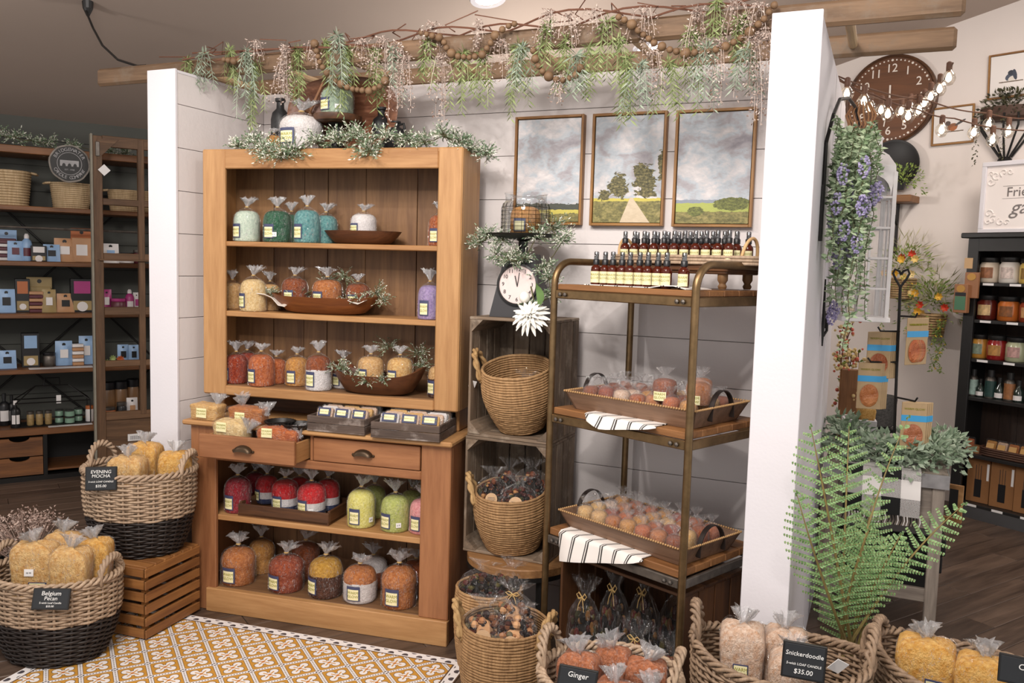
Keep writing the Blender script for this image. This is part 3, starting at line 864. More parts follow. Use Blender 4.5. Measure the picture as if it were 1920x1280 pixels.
put(zc, .11, (-0.1624, 0.12, 0.1454), 'pink bagged candle half behind the base post', [WX['pink']], G4)
B5 = dict(form='muffin')
put(zd, .1, (-1.0609, 0.1628, 0.1628), 'caramel bagged muffin candle at the end of bottom shelf', [WX['caramel']], G5, **B5)
put(zd, .255, (-1.0376, 0.1329, 0.1534), 'dark honey bagged candle behind the caramel one on bottom shelf', [WX['honey']], G5, **B5)
put(zd, .1, (-0.8132, 0.165, 0.1528), 'red brown bagged muffin candle second on the bottom shelf', [WX['redbrown']], G5, **B5)
put(zd, .265, (-0.8076, 0.1414, 0.1615), 'dark brown bagged candle behind the red brown one', [WX['brown']], G5, **B5)
put(zd, .1, (-0.615, 0.1579, 0.1675), 'mustard bagged muffin candle with dark chocolate foot', [WX['choc'], WX['mustard']], G5, form='capped')
put(zd, .1, (-0.4481, 0.1562, 0.1491), 'white bagged muffin candle with brown crumb top on bottom shelf', [WX['white'], WX['caramel']], G5, form='capped')
put(zd, .26, (-0.4574, 0.138, 0.1355), 'white topped brown bagged candle set far back on bottom shelf', [WX['brown'], WX['white']], G5, form='capped')
put(zd, .1, (-0.262, 0.1634, 0.1728), 'brown bagged muffin candle at the post end of bottom shelf', [WX['caramel']], G5, **B5)
put(zd, .255, (-0.2448, 0.1359, 0.1456), 'deep brown bagged candle in dark back corner of bottom shelf', [WX['brown']], G5, **B5)

# ------------------------------------------------------------------ loaf candles
def loaf_mesh(s):
    """a tin loaf with a swollen top, 1 x 1 x 1"""
    r = random.Random(s); m = MB(); n = 26; rows = [(.44, 0), (.46, .03), (.465, .3), (.475, .6), (.5, .74), (.5, .84), (.47, .93), (.38, .985), (.2, 1.01), (.02, 1.015)]
    vs = []; ph = r.uniform(0, 6)
    for k, (q, z) in enumerate(rows):
        for i in range(n):
            t = 2 * PI * i / n; c, sn = math.cos(t), math.sin(t); e = 0.34
            x = math.copysign(abs(c) ** e, c); y = math.copysign(abs(sn) ** e, sn)
            j = 1 + .012 * math.sin(5 * t + ph + k)
            vs.append((x * q * j, y * q * j, z + (.03 * math.sin(3 * t + ph) if k > 3 else 0)))
    for k in range(len(rows) - 1):
        for i in range(n):
            j = (i + 1) % n; m.f.append((k * n + i, k * n + j, (k + 1) * n + j, (k + 1) * n + i))
    m.f.append(tuple(range(n - 1, -1, -1)))
    m.v = vs
    return m
LOAF = [loaf_mesh(s).mesh('wax', 1.2) for s in (1, 2)]
def loafwrap(s):
    m = loaf_mesh(s); r = random.Random(s + 50)
    m.v = [(x * 1.045 + r.uniform(-.006, .006), y * 1.06 + r.uniform(-.006, .006), z * 1.02 + r.uniform(-.006, .01)) for x, y, z in m.v]
    return m.mesh('wrapper', 3.2)
LWRAP = [loafwrap(3), loafwrap(4)]
def tuft(s):
    pr = [(.09, 0), (.06, .06), (.10, .13), (.17, .22), (.23, .32)]
    m = MB().lathe(pr, 36, jit=pleats(s, [.2, .15, .25, .3, .35]), cap=False)
    r = random.Random(s); m.v = [(x, y * .8, z + r.uniform(-.03, .03)) for x, y, z in m.v]
    return m.mesh('twist', 3.2)
TUFT = [tuft(5), tuft(6), tuft(7)]
TAG = MB().box(-.5, .5, -.02, 0, -.5, .5, .01).mesh('label')
TAGF = MB().box(-.43, .43, -.028, -.018, -.42, .42).mesh('face')
def loaf(label, group, loc, sx, sy, sz, m, rz=0.0, tufts=((0, 0, 1.0),), lab=None, price=None, tilt=None, border=True):
    t = thing('loaf_candle', label, 'candle', loc, rz, group)
    if tilt: t.rotation_euler = (tilt[0], tilt[1], rz)
    k = random.randrange(2)
    ob('wax', LOAF[k], m, t, scale=(sx, sy, sz)); ob('wrapper', LWRAP[k], M_cello, t, scale=(sx, sy, sz))
    for x, y, z in tufts[:3]:
        ob('twist', TUFT[random.randrange(3)], M_twist, t, (x * sx, y * sy, z * sz - .004), (0, random.uniform(-.4, .4), random.uniform(0, 3)), (.15, .15, .17))
    if lab:
        x, z, w, h = lab[:4]
        l = ob('label', TAG, M_navy if border else M_cream, t, (x * sx, -sy * .505, z * sz), (-.06, PI if len(lab) > 4 else 0, 0), (w, .12, h))
        ob('label_face', TAGF, M_cream, l); ob('lettering', text_mesh('WARM\nGLOW', .3, .004), M_olive, l, (0, -.03, .05), (PI / 2, 0, 0))
    if price:
        x, z = price
        p = ob('price_sticker', TAG, M_paper, t, (x * sx, -sy * .51, z * sz), (-.06, 0, 0), (.036, .12, .028)); ob('price_print', text_mesh('|||| 35', .24, .004), M_ink, p, (0, -.026, 0), (PI / 2, 0, 0))
    return t
G6 = 'small loaf candles around the open drawer'
def hp_(u, v, z): return hut(u, v, z)
loaf('pale tan wrapped loaf candle at the counter end', G6, hut(-1.17, .03, .874), .155, .085, .072, WX['pecan'], HA - .1, ((.35, 0, .9),), (0, .45, .055, .042), border=False)
loaf('brown wrapped loaf candle behind the tart tins', G6, hut(-.955, .02, .874), .18, .085, .075, WX['caramel'], HA - .05, ((-.2, .1, .95), (.5, 0, .6)), (-.1, .4, .05, .042), border=False)
loaf('cream wrapped loaf candle in the open drawer near wall', G6, hut(-1.0, -.035, .753), .17, .085, .14, WX['cream'], HA - .15, ((.5, 0, .7),), (-.15, .80, .055, .042), border=False)
loaf('caramel wrapped loaf candle in the open drawer near tins', G6, hut(-.77, -.035, .753), .19, .085, .128, WX['orange'], HA + .05, ((.5, 0, .7),), (-.2, .82, .05, .04), border=False)
for u, v, lb in ((-.80, .02, 'black fluted tart tin beside the brown loaf candle'), (-.70, -.003, 'black fluted tart tin beside the whitewashed crates')):
    j = lambda t, k: 1 + (.05 * math.sin(24 * t) if k in (1, 2, 3) else 0)
    o = ob('tart_tin', MB().lathe([(.045, 0), (.05, .002), (.062, .014), (.066, .022), (.06, .022), (.05, .006), (.0, .005)], 96, jit=j, cap=False).mesh('tart', .9), M_black, None, hut(u, v, .8735), (0, 0, HA))
    setp(o, lb, 'tin', 'black tart tins')
# wooden bowls and trays on the shelves
def dough_bowl(label, loc, L, W, hgt, rz, mt, curl=0.0, wall=.012):
    n = 40; m = MB(); vs = []
    prof = [(.55, 0.0), (.72, .12), (.9, .6), (1.0, 1.0), (.95, 1.0), (.84, .6), (.66, .2), (.3, .14), (.02, .13)]
    for q, z in prof:
        for i in range(n):
            t = 2 * PI * i / n; c, s = math.cos(t), math.sin(t)
            lift = curl * abs(c) ** 4 * z
            vs.append((q * L / 2 * math.copysign(abs(c) ** .85, c), q * W / 2 * math.copysign(abs(s) ** .85, s), hgt * z + lift))
    fs = [(k * n + i, k * n + (i + 1) % n, (k + 1) * n + (i + 1) % n, (k + 1) * n + i) for k in range(len(prof) - 1) for i in range(n)]
    fs.append(tuple(range(n - 1, -1, -1)))
    m.add(vs, fs)
    o = ob('wooden_bowl', m.mesh('bowl', .9), mt, None, loc, (0, 0, rz))
    return setp(o, label, 'bowl', 'dark wooden bowls in the hutch')
M_bowl = wood('bowl_wood', '#3B2114', '#6B4024', 'X', .45, .8)
dough_bowl('shallow dark wooden bowl under the white candle', hut(-0.5099, .215, zt), .36, .17, .058, HA, M_bowl)
dough_bowl('long carved dough bowl lined with linen and greenery', hut(-0.687, .215, zm), .53, .2, .075, HA, wood('dough_wood', '#5A2F16', '#8C5227', 'X', .4, .8), .012)
dough_bowl('curled dark leaf-shaped bowl with two tan candles', hut(-0.4073, .175, zb), .44, .19, .085, HA, M_bowl, .045)
tr = thing('wooden_tray', 'dark brown wooden tray of red white and navy candles', 'tray', hut(-0.7965, .165, zc), HA)
ob('tray_floor', MB().box(-.225, .225, -.13, .13, 0, .012), dark_wood('X'), tr)
for y in (-.13, .118): ob('tray_side', MB().box(-.225, .225, y, y + .012, 0, .055, .003), dark_wood('X'), tr)
for x in (-.225, .213): ob('tray_end', MB().box(x, x + .012, -.118, .118, 0, .062, .003), dark_wood('Y'), tr)
M_linen = plain('linen', '#E3DBD2', 0.85, var=.05, vscale=30, bmp=.2, bscale=300)
def cloth(name, label, pts_grid, mat, cat='cloth', group=None):
    """cloth from a grid of points, given thickness"""
    r = len(pts_grid); c = len(pts_grid[0]); m = MB()
    o = Vector(pts_grid[0][0])
    vs = [Vector(p) - o for row in pts_grid for p in row]; n = len(vs)
    vs2 = [v + Vector((0, 0, .003)) for v in vs]
    fs = []
    for i in range(r - 1):
        for j in range(c - 1):
            a = i * c + j; fs += [(a, a + c, a + c + 1, a + 1), (n + a, n + a + 1, n + a + c + 1, n + a + c)]
    rim = [j for j in range(c)] + [i * c + c - 1 for i in range(1, r)] + [(r - 1) * c + j for j in range(c - 2, -1, -1)] + [i * c for i in range(r - 2, 0, -1)]
    for k in range(len(rim)):
        a, b = rim[k], rim[(k + 1) % len(rim)]; fs.append((a, b, n + b, n + a))
    m.add(vs + vs2, fs)
    x = ob(name, m.mesh(name, 1.2), mat, None, o)
    return setp(x, label, cat, group)
g = []
for i in range(6):
    row = []
    for j in range(5):
        u = -1.015 + i * .034; v = .13 + j * .035
        row.append(hut(u, v, zm + .074 - .003 * i + .012 * math.sin(j * 1.3 + i) - (.02 if i > 3 else 0)))
    g.append(row)
cloth('linen_napkin', 'folded white linen napkin over the end of the dough bowl', g, M_linen)
g = []
for i in range(5):
    g.append([hut(-.58 + i * .03, .13 + j * .04, zm + .062 + .01 * math.sin(j + i * 1.7)) for j in range(4)])
cloth('linen_napkin', 'crumpled white linen at the leafy end of the dough bowl', g, M_linen)
# whitewashed crates of wax melt packs on the counter
M_wash = wood('whitewashed_grey', '#3C302A', '#64544A', 'X', .75, 1.2, .4, '#9C918A')
def melt_crate(u, v, w, d, label, rz):
    t = thing('melt_crate', label, 'crate', hut(u, v, .874), rz, 'small whitewashed crates on the counter')
    ob('crate_floor', MB().box(-w / 2, w / 2, -d / 2, d / 2, 0, .008), M_wash, t)
    for y in (-d / 2, d / 2 - .009):
        for z in (.004, .036): ob('board', MB().box(-w / 2, w / 2, y, y + .009, z, z + .03, .002), M_wash, t)
    for x in (-w / 2, w / 2 - .009):
        for z in (.004, .036): ob('board', MB().box(x, x + .009, -d / 2 + .009, d / 2 - .009, z, z + .03, .002), M_wash, t)
melt_crate(-.505, .075, .27, .22, 'whitewashed crate of wax packs next to the tart tins', HA - .02)
melt_crate(-.19, .065, .30, .23, 'whitewashed crate of wax packs at the counter corner', HA + .03)
MELT = MB().box(-.5, .5, -.5, .5, 0, 1, .08).mesh('melt')
CLAM = MB().box(-.54, .54, -.7, .7, -.02, 1.06, .1).mesh('clamshell')
G7 = 'clamshell wax packs in the whitewashed crates'
for c, (uc, vc, w, lb) in enumerate(((-.505, .075, .27, 'next to the tart tins'), (-.19, .065, .30, 'at the counter corner'))):
    for r in range(4):
        for i in range(3):
            rz = HA + (-.02 if c == 0 else .03)
            du = (i - 1) * w * .30; dv = -.065 + r * .045
            p = hut(uc + du, vc + dv, .884)
            w_ = ('front', 'second', 'third', 'back')[r]; k_ = ('window side', 'centre', 'post side')[i]
            t = thing('wax_pack', 'clear clamshell wax pack, %s row %s, crate %s' % (w_, k_.replace('window side', 'drawer end').replace('post side', 'far end'), lb), 'wax pack', p, rz, G7)
            t.rotation_euler = (-.32, 0, rz)
            ob('wax_cubes', MELT, [WX['snick'], WX['white'], WX['snick'], WX['pecan']][(i + r + c) % 4], t, scale=(w * .27, .02, .085))
            ob('clamshell', CLAM, M_cello, t, scale=(w * .27, .02, .085))
            if r == 0:
                l = ob('label', TAG, M_navy, t, (0, -.014, .066), scale=(w * .22, .1, .036)); ob('label_face', TAGF, M_cream, l, scale=(.8, 1, .7)); ob('lettering', text_mesh('WARM GLOW', .17, .004), M_olive, l, (0, -.03, 0), (PI / 2, 0, 0))
# ------------------------------------------------------------------ baskets
M_willow = wood('willow', '#86705C', '#BFA68C', 'Z', .6, 3.0, .3)
M_willow2 = wood('grey_willow', '#6A5645', '#A58B72', 'Z', .6, 3.0, .3)
M_blackwil = plain('black_willow', '#241C19', 0.5, var=.3, vscale=60)
def willow(name, label, loc, rx, ry, h, rb=.78, split=None, rz=0.0, mat=None, handles=(0, PI), belly=1.0, rows=None, group=None, hh=.1, st=24, swoop=0.0):
    """woven willow basket: rows of weavers round upright stakes, braided rim and handles"""
    mat = mat or M_willow
    t = thing(name, label, 'basket', loc, rz, group)
    rows = rows or int(h / .0098)
    def rad(f): return rb + (1 - rb) * math.sin(min(1, f * belly) * PI / 2) ** .8
    seg = st * 4
    def top(th): return h + swoop * abs(math.cos(th)) ** 3
    parts = [MB(), MB()]
    for k in range(rows):
        f = (k + .5) / rows; q = rad(f)
        which = 0 if (split and f < split) else 1
        pts = []
        for i in range(seg):
            th = 2 * PI * i / seg
            a = q + .014 * math.cos(st * th / 2 + k * PI) / max(rx, .2) * .5
            pts.append((rx * a * math.cos(th), ry * a * math.sin(th), f * top(th) + .0015 * math.sin(7 * th + k)))
        parts[which].tube(pts, .0054, 5, True)
    for i in range(st):
        th = 2 * PI * i / st
        for w in (0, 1):
            f0, f1 = (0, split) if (w == 0 and split) else ((split or 0), 1)
            if w == 0 and not split: continue
            pts = [(rx * rad(f0 + (f1 - f0) * s / 6) * math.cos(th), ry * rad(f0 + (f1 - f0) * s / 6) * math.sin(th), (f0 + (f1 - f0) * s / 6) * top(th)) for s in range(7)]
            parts[w].tube(pts, .0058, 5)
    if split: ob('weave_dark', parts[0].mesh('weave', 3.2), M_blackwil, t)
    ob('weave', parts[1].mesh('weave', 3.2), mat, t)
    ob('basket_floor', MB().lathe([(.98 * rb, .004), (.98 * rb, .012)], 32, sx=rx, sy=ry), M_blackwil if split else mat, t)
    rm = MB()
    for s in range(3):
        pts = []
        for i in range(120):
            th = 2 * PI * i / 120; ph = 16 * th + s * 2 * PI / 3
            a = 1.0 + .011 * math.cos(ph) / max(rx, .15)
            pts.append((rx * a * math.cos(th), ry * a * math.sin(th), top(th) + .004 + .010 * math.sin(ph)))
        rm.tube(pts, .007, 5, True)
    ob('rim', rm.mesh('rim', 3.2), mat, t)
    for a in handles:
        hm = MB()
        for s in range(3):
            pts = []
            for i in range(37):
                f = i / 36; w = PI * f
                th = a + .36 * (-math.cos(w)) * (.2 / max(rx, ry) * 1.0 + .1)
                z = top(a) - .02 + hh * math.sin(w) ** .7
                ph = 22 * f + s * 2 * PI / 3
                e = Vector((math.cos(th), math.sin(th), 0))
                p = Vector((rx * math.cos(th), ry * math.sin(th), z)) + e * .010 * math.cos(ph) + Vector((0, 0, .010 * math.sin(ph)))
                pts.append(p)
            hm.tube(pts, .0072, 5)
        ob('handle', hm.mesh('handle', 3.2), mat, t)
    return t
GB = 'large willow floor baskets'
willow('willow_basket', 'two-tone willow basket with black lower half on the slatted box', (-.315, -.815, .319), .235, .20, .355, .72, .47, .2, handles=(PI * .93, .1), hh=.105, group=GB, belly=1.3)
willow('willow_basket', 'two-tone willow basket with black lower half standing at mat edge', (-.345, -1.21, .0045), .252, .2, .335, .70, .52, .25, handles=(PI * .95, .0), hh=.1, group=GB, belly=1.3)
willow('willow_basket', 'grey willow basket holding pinkish loaf candles below the white post', (2.385, -.895, .02), .255, .20, .42, .8, None, .1, M_willow2, handles=(PI, 0), hh=.12, swoop=.035, group=GB)
willow('willow_basket', 'grey willow basket of golden loaf candles beside the table leg', (2.93, -.70, .02), .285, .21, .40, .8, None, -.25, M_willow2, handles=(PI, 0), hh=.07, swoop=.045, group=GB)
willow('willow_basket', 'round willow basket of ginger loaf candles in front of the rack', (1.945, -1.19, .02), .20, .19, .40, .8, None, .3, M_willow, handles=(PI * .9, -.2), hh=.12, group=GB)

def rope(name, label, loc, r, h, rb, rz=0.0, tilt=0.0, handles=(), group=None, tag=None, rows=None):
    """coiled seagrass basket"""
    t = thing(name, label, 'basket', loc, rz, group, (tilt, 0, rz))
    rows = rows or int(h / .0105); m = MB()
    def rad(f): return r * (rb + (1 - rb) * math.sin(min(1, f * 1.5) * PI / 2)) * (1 - .05 * max(0, f - .7) / .3)
    for k in range(rows):
        f = (k + .5) / rows; q = rad(f); ph = random.uniform(0, 6)
        m.tube([(q * (1 + .006 * math.sin(17 * a + ph)) * math.cos(a), q * (1 + .006 * math.sin(17 * a + ph)) * math.sin(a), f * h + .001 * math.sin(5 * a + ph)) for a in [2 * PI * i / 60 for i in range(60)]], .0068, 5, True)
    ob('weave', m.mesh('weave', 3.2), M_seagrass, t)
    ob('basket_floor', MB().lathe([(rad(0) * .98, .003), (rad(0) * .98, .01)], 28), M_seagrass, t)
    for a in handles:
        hm = MB()
        for s in range(2):
            pts = []
            for i in range(31):
                f = i / 30; w = PI * f; th = a + .36 * (-math.cos(w))
                rr = rad(1) + .012 + .018 * math.sin(w)
                ph = 20 * f + s * PI
                pts.append(Vector((rr * math.cos(th), rr * math.sin(th), h - .05 + .115 * math.sin(w))) + Vector((math.cos(th), math.sin(th), 0)) * .006 * math.cos(ph) + Vector((0, 0, .006 * math.sin(ph))))
            hm.tube(pts, .0085, 6)
        ob('handle', hm.mesh('handle', 3.2), M_rope, t)
    if tag is not None:
        g_ = ob('price_tag', MB().box(-.014, .014, -.001, .001, -.03, 0), M_paper, t, ((r + .035) * math.cos(tag), (r + .035) * math.sin(tag), h - .06), (.2, .4, .6))
    return t
M_seagrass = wood('seagrass', '#7E5E3C', '#BA9468', 'Z', .7, 4.0, .5)
M_rope = wood('jute_rope', '#8A683F', '#C4A271', 'Z', .8, 5.0, .5)
GS = 'coiled seagrass baskets'
rope('seagrass_basket', 'coiled seagrass basket with rope handle in the upper crate', (1.235, -.225, .926), .150, .27, .62, tilt=.26, handles=(PI * 1.06,), tag=PI * 1.1, group=GS)
rope('seagrass_basket', 'coiled seagrass basket of potpourri bags in the lower crate', (1.225, -.26, .421), .155, .25, .72, tilt=.14, handles=(PI * 1.12,), group=GS)
rope('seagrass_basket', 'coiled seagrass basket standing on floor before the stool', (1.425, -.77, .004), .162, .315, .8, handles=(PI * 1.12, -.05), group=GS)
rope('seagrass_basket', 'coiled seagrass basket half under the round stool', (1.235, -.505, .004), .135, .32, .85, handles=(), group=GS)

# chalk price signs hung on the baskets
def chalk_sign(label, loc, w, h, rot, lines):
    t = thing('chalk_sign', label, 'sign', loc, 0, 'chalkboard price signs', rot)
    ob('board', MB().box(-w / 2, w / 2, -.004, .004, -h / 2, h / 2, .003), M_chalk, t)
    ob('sign_frame', MB().box(-w / 2 - .003, w / 2 + .003, -.003, .006, -h / 2 - .003, h / 2 + .003, .002), M_black, t)
    for s, z, size in lines:
        ob('chalk_lettering', text_mesh(s, size, .0006, 1.0, .1), M_chalkline, t, (0, -.0052, z), (PI / 2, 0, 0))
    return t
chalk_sign('chalk sign reading evening mocha on the two-tone basket', (-0.282, -1.042, 0.682), .115, .092, (-.1, 0, .62), (('EVENING', .028, .019), ('MOCHA', .011, .019), ('5-wick LOAF CANDLE', -.012, .010), ('$35.00', -.03, .015)))
chalk_sign('chalk sign reading belgian pecan on the two-tone basket', (-.165, -1.368, .312), .125, .072, (-.3, 0.04, .55), (('Belgium', .02, .022), ('Pecan', .002, .02), ('5-wick Loaf Candle', -.014, .010), ('$35.00', -.026, .010)))
chalk_sign('chalk sign reading snickerdoodle on the grey willow basket', (2.469, -1.12, 0.548), .108, .095, (-.05, 0.03, .12), (('Snickerdoodle', .02, .017), ('5-wick LOAF CANDLE', -.008, .0095), ('$35.00', -.028, .018)))
chalk_sign('chalk sign at the rim of the ginger loaf basket', (1.919, -1.41, 0.495), .1, .07, (-.15, .12, .3), (('Ginger', .018, .02),))
chalk_sign('chalk sign on the golden loaf basket at picture edge', (3.0, -0.96, 0.57), .1, .07, (-.1, 0, -.1), (('C', .012, .022),))

# loaf candles in the floor baskets
GL = 'wrapped loaf candles in the floor baskets'
def bl(label, loc, m, rz, s=(.13, .10, .19), **k):
    k.setdefault('tufts', ((0, 0, 1.0),))
    return loaf(label, GL, loc, s[0], s[1], s[2], m, rz, **k)
bl('golden wrapped loaf candle behind the evening mocha sign', (-.315, -.88, .50), WX['pecan'], .3, (.155, .10, .235))
bl('golden wrapped loaf candle at back of the upper two-tone basket', (-.36, -.745, .52), WX['gold'], .2, (.15, .095, .245))
bl('golden wrapped loaf candle nearest the wing wall in two-tone basket', (-.175, -.75, .51), WX['gold'], .7, (.14, .10, .235))
bl('pecan wrapped loaf candle with price sticker in the mat-edge basket', (-.40, -1.255, .21), WX['pecan'], .45, (.17, .095, .245), price=(.0, .58), lab=(.18, .33, .07, .045))
bl('pecan wrapped loaf candle at the back of the mat-edge basket', (-.385, -1.14, .22), WX['pecan'], .3, (.15, .09, .245))
bl('pecan wrapped loaf candle beside the sticker one in mat-edge basket', (-.235, -1.225, .20), WX['pecan'], .45, (.145, .09, .25))
bl('pecan wrapped loaf candle near the handle of mat-edge basket', (-.235, -1.115, .21), WX['gold'], .5, (.13, .09, .245))
bl('pinkish wrapped loaf candle with square label at the white post', (2.275, -.895, .29), WX['snick'], .15, (.135, .10, .235), lab=(-.02, .45, .045, .05))
bl('pinkish wrapped loaf candle behind the snickerdoodle sign', (2.43, -.965, .27), WX['snick'], .1, (.135, .095, .225))
bl('pinkish wrapped loaf candle at the back of the grey basket', (2.395, -.845, .29), WX['snick'], .1, (.13, .09, .225))
bl('golden wrapped loaf candle with upside-down label near basket handle', (2.79, -.72, .27), WX['gold'], -.1, (.165, .10, .245), lab=(.18, .45, .055, .075, 1))
bl('golden wrapped loaf candle in the middle of the golden basket', (2.945, -.755, .27), WX['gold'], -.2, (.16, .10, .235), lab=(.1, .3, .05, .06))
bl('golden wrapped loaf candle at picture edge of golden basket', (3.10, -.775, .26), WX['gold'], -.35, (.15, .10, .225))
gn = [(1.86, -1.22, .26, .12, .085, .22), (1.93, -1.12, .27, .11, .08, .20), (1.985, -1.265, .25, .13, .09, .19), (2.04, -1.135, .26, .12, .085, .20), (2.085, -1.24, .25, .11, .08, .18)]
for (x, y, z, a, b_, c), lb in zip(gn, ('tallest ginger brown loaf candle by the basket handle', 'ginger brown loaf candle behind the tallest one', 'ginger brown loaf candle at the front of round basket', 'ginger brown loaf candle at the rack side of round basket', 'short ginger brown loaf candle beside the rack foot')):
    bl(lb, (x, y, z), WX['ginger'], random.uniform(-.3, .5), (a, b_, c), tufts=((0, 0, .98),))

# ------------------------------------------------------------------ potpourri bags
M_pot = mixed('dried_fruit_mix', ['#2A1710', '#4A2417', '#3A1512', '#6B3A22', '#A8784A', '#1D1712', '#5A2A1C', '#3B3A22'])
M_pot2 = mixed('dark_pod_mix', ['#231A12', '#33301C', '#4A3018', '#3A1814', '#564E28', '#191614', '#6B4A26', '#52201A'])
M_pot3 = mixed('nut_mix', ['#6C4228', '#3E1D14', '#A87650', '#241410', '#5A2A1C', '#C89A70', '#1C1614', '#6A6048'])
def chunk_mesh(seed, n=120):
    r = random.Random(seed); m = MB()
    for i in range(n):
        while True:
            p = Vector((r.uniform(-1, 1), r.uniform(-1, 1), r.uniform(-1, 1)))
            if .55 < p.length < 1: break
        c = Vector((p.x * .46, p.y * .30, .48 + p.z * .46)); s = r.uniform(.05, .105)
        m.ball(c, s, 6, 4, r.uniform(.5, 1.0))
    m.ball((0, 0, .48), .24, 8, 6, 1.3)
    return m.mesh('contents')
CHUNK = [chunk_mesh(s) for s in (1, 2, 3)]
def bag_wrap(s):
    pr = [(.30, 0), (.52, .06), (.56, .3), (.56, .6), (.48, .82), (.28, .98), (.13, 1.06), (.12, 1.1), (.24, 1.2), (.38, 1.32)]
    return MB().lathe(pr, 36, sy=.68, jit=pleats(s, [.02, .03, .03, .03, .05, .12, .2, .2, .25, .3]), cap=False).mesh('bag', 3.2)
BAGS = [bag_wrap(s) for s in (31, 32, 33)]
DISC = MB().lathe([(.5, -.02), (.5, .02)], 24).mesh('tag')
BOW = MB()
for s in (-1, 1):
    BOW.tube([(0, 0, 0), (s * .10, -.02, .06), (s * .17, -.03, .03), (s * .1, -.03, -.02), (0, -.02, 0)], .012, 4); BOW.tube([(0, 0, 0), (s * .08, -.05, -.1), (s * .11, -.06, -.18)], .011, 4)
BOW = BOW.mesh('bow')
M_tag = plain('kraft_tag', '#C9A57E', .7, var=.05)
def potbag(label, loc, s, m, rz=0.0, tilt=(0, 0), tag=True, bow=False, group='potpourri bags'):
    t = thing('potpourri_bag', label, 'potpourri', loc, rz, group, (tilt[0], tilt[1], rz), scale=s)
    k = random.randrange(3)
    ob('contents', CHUNK[k], m, t); ob('bag', BAGS[k], M_bag, t)
    if tag:
        d = ob('round_tag', DISC, M_tag, t, (.02, -.36, .40), (PI / 2, 0, 0), (.40, .40 * s[0] / s[2], .3))
        ob('tag_print', MB().box(-.3, .3, .1, .13, .02, .03).box(-.34, .34, -.02, .01, .02, .03).box(-.26, .26, -.14, -.11, .02, .03), M_ink, d)
    if bow: ob('raffia_bow', BOW, M_raffia, t, (0, -.16, 1.06))
    return t
M_bag = cellophane('bag_wrap', .02, .16, wr=5, rough=.08, veil=.01, streak=.6)
potbag('dark potpourri bag with round tag alone in the upper crate basket', (1.265, -.28, 1.03), (.13, .13, .11), M_pot, .2, (-.5, 0))
potbag('dark potpourri bag with pale tag at the handle of lower basket', (1.155, -.335, .56), (.125, .12, .15), M_pot, .3, (-.3, 0))
potbag('dark potpourri bag with pale tag in the middle of lower basket', (1.27, -.345, .56), (.145, .12, .135), M_pot, .2, (-.4, 0))
potbag('untagged dark potpourri bag standing at the lower basket back', (1.29, -.225, .58), (.14, .12, .16), M_pot, .1, (0, 0), tag=False)
potbag('small dark potpourri bag behind the tagged pair in lower basket', (1.17, -.225, .58), (.12, .1, .15), M_pot, .0, (0, .1), tag=False)
potbag('potpourri bag with round tag at handle of the front floor basket', (1.365, -.83, .20), (.15, .13, .16), M_pot3, .3, (-.3, 0))
potbag('nutty potpourri bag with round tag at rim of front floor basket', (1.48, -.83, .20), (.15, .13, .16), M_pot3, .1, (-.3, 0))
potbag('potpourri bag with raffia bow at the back of front floor basket', (1.43, -.70, .22), (.16, .13, .17), M_pot3, .0, (0, 0), tag=False, bow=True)
potbag('black potpourri bag with white sticker in basket under stool', (1.20, -.54, .24), (.15, .12, .14), M_pot2, .5, (-.4, .2), tag=False)
potbag('dark potpourri bag behind the sticker bag under the stool', (1.28, -.46, .25), (.13, .11, .14), M_pot2, .2, (0, .2), tag=False)
for i, (u, v, z, a, h, mm, tg, bw, lb) in enumerate((
        (.115, .06, .012, .14, .30, M_pot2, True, True, 'tall dark potpourri bag with round tag at the crate edge'),
        (.205, .13, .012, .13, .34, M_pot2, False, True, 'tall dark green potpourri bag second in the crate row'),
        (.30, .19, .012, .13, .34, M_pot2, False, True, 'tall dark potpourri bag third in the crate row'),
        (.40, .25, .012, .13, .33, M_pot2, False, False, 'tall dark potpourri bag deepest in the crate row'),
        (.36, .08, .012, .16, .22, M_pot, True, True, 'squat red brown potpourri bag in front of the crate row'),
        (.50, .10, .012, .15, .21, M_pot, False, False, 'squat red brown potpourri bag beside the crate slats'),
        (.50, .23, .012, .14, .27, M_pot, False, True, 'red brown potpourri bag at back of the crate by slats'))):
    p = rack(u + .01, v + .04, z + .001); potbag(lb, p, (a, a, h), mm, RA + .1, (0, 0), tg, bw)

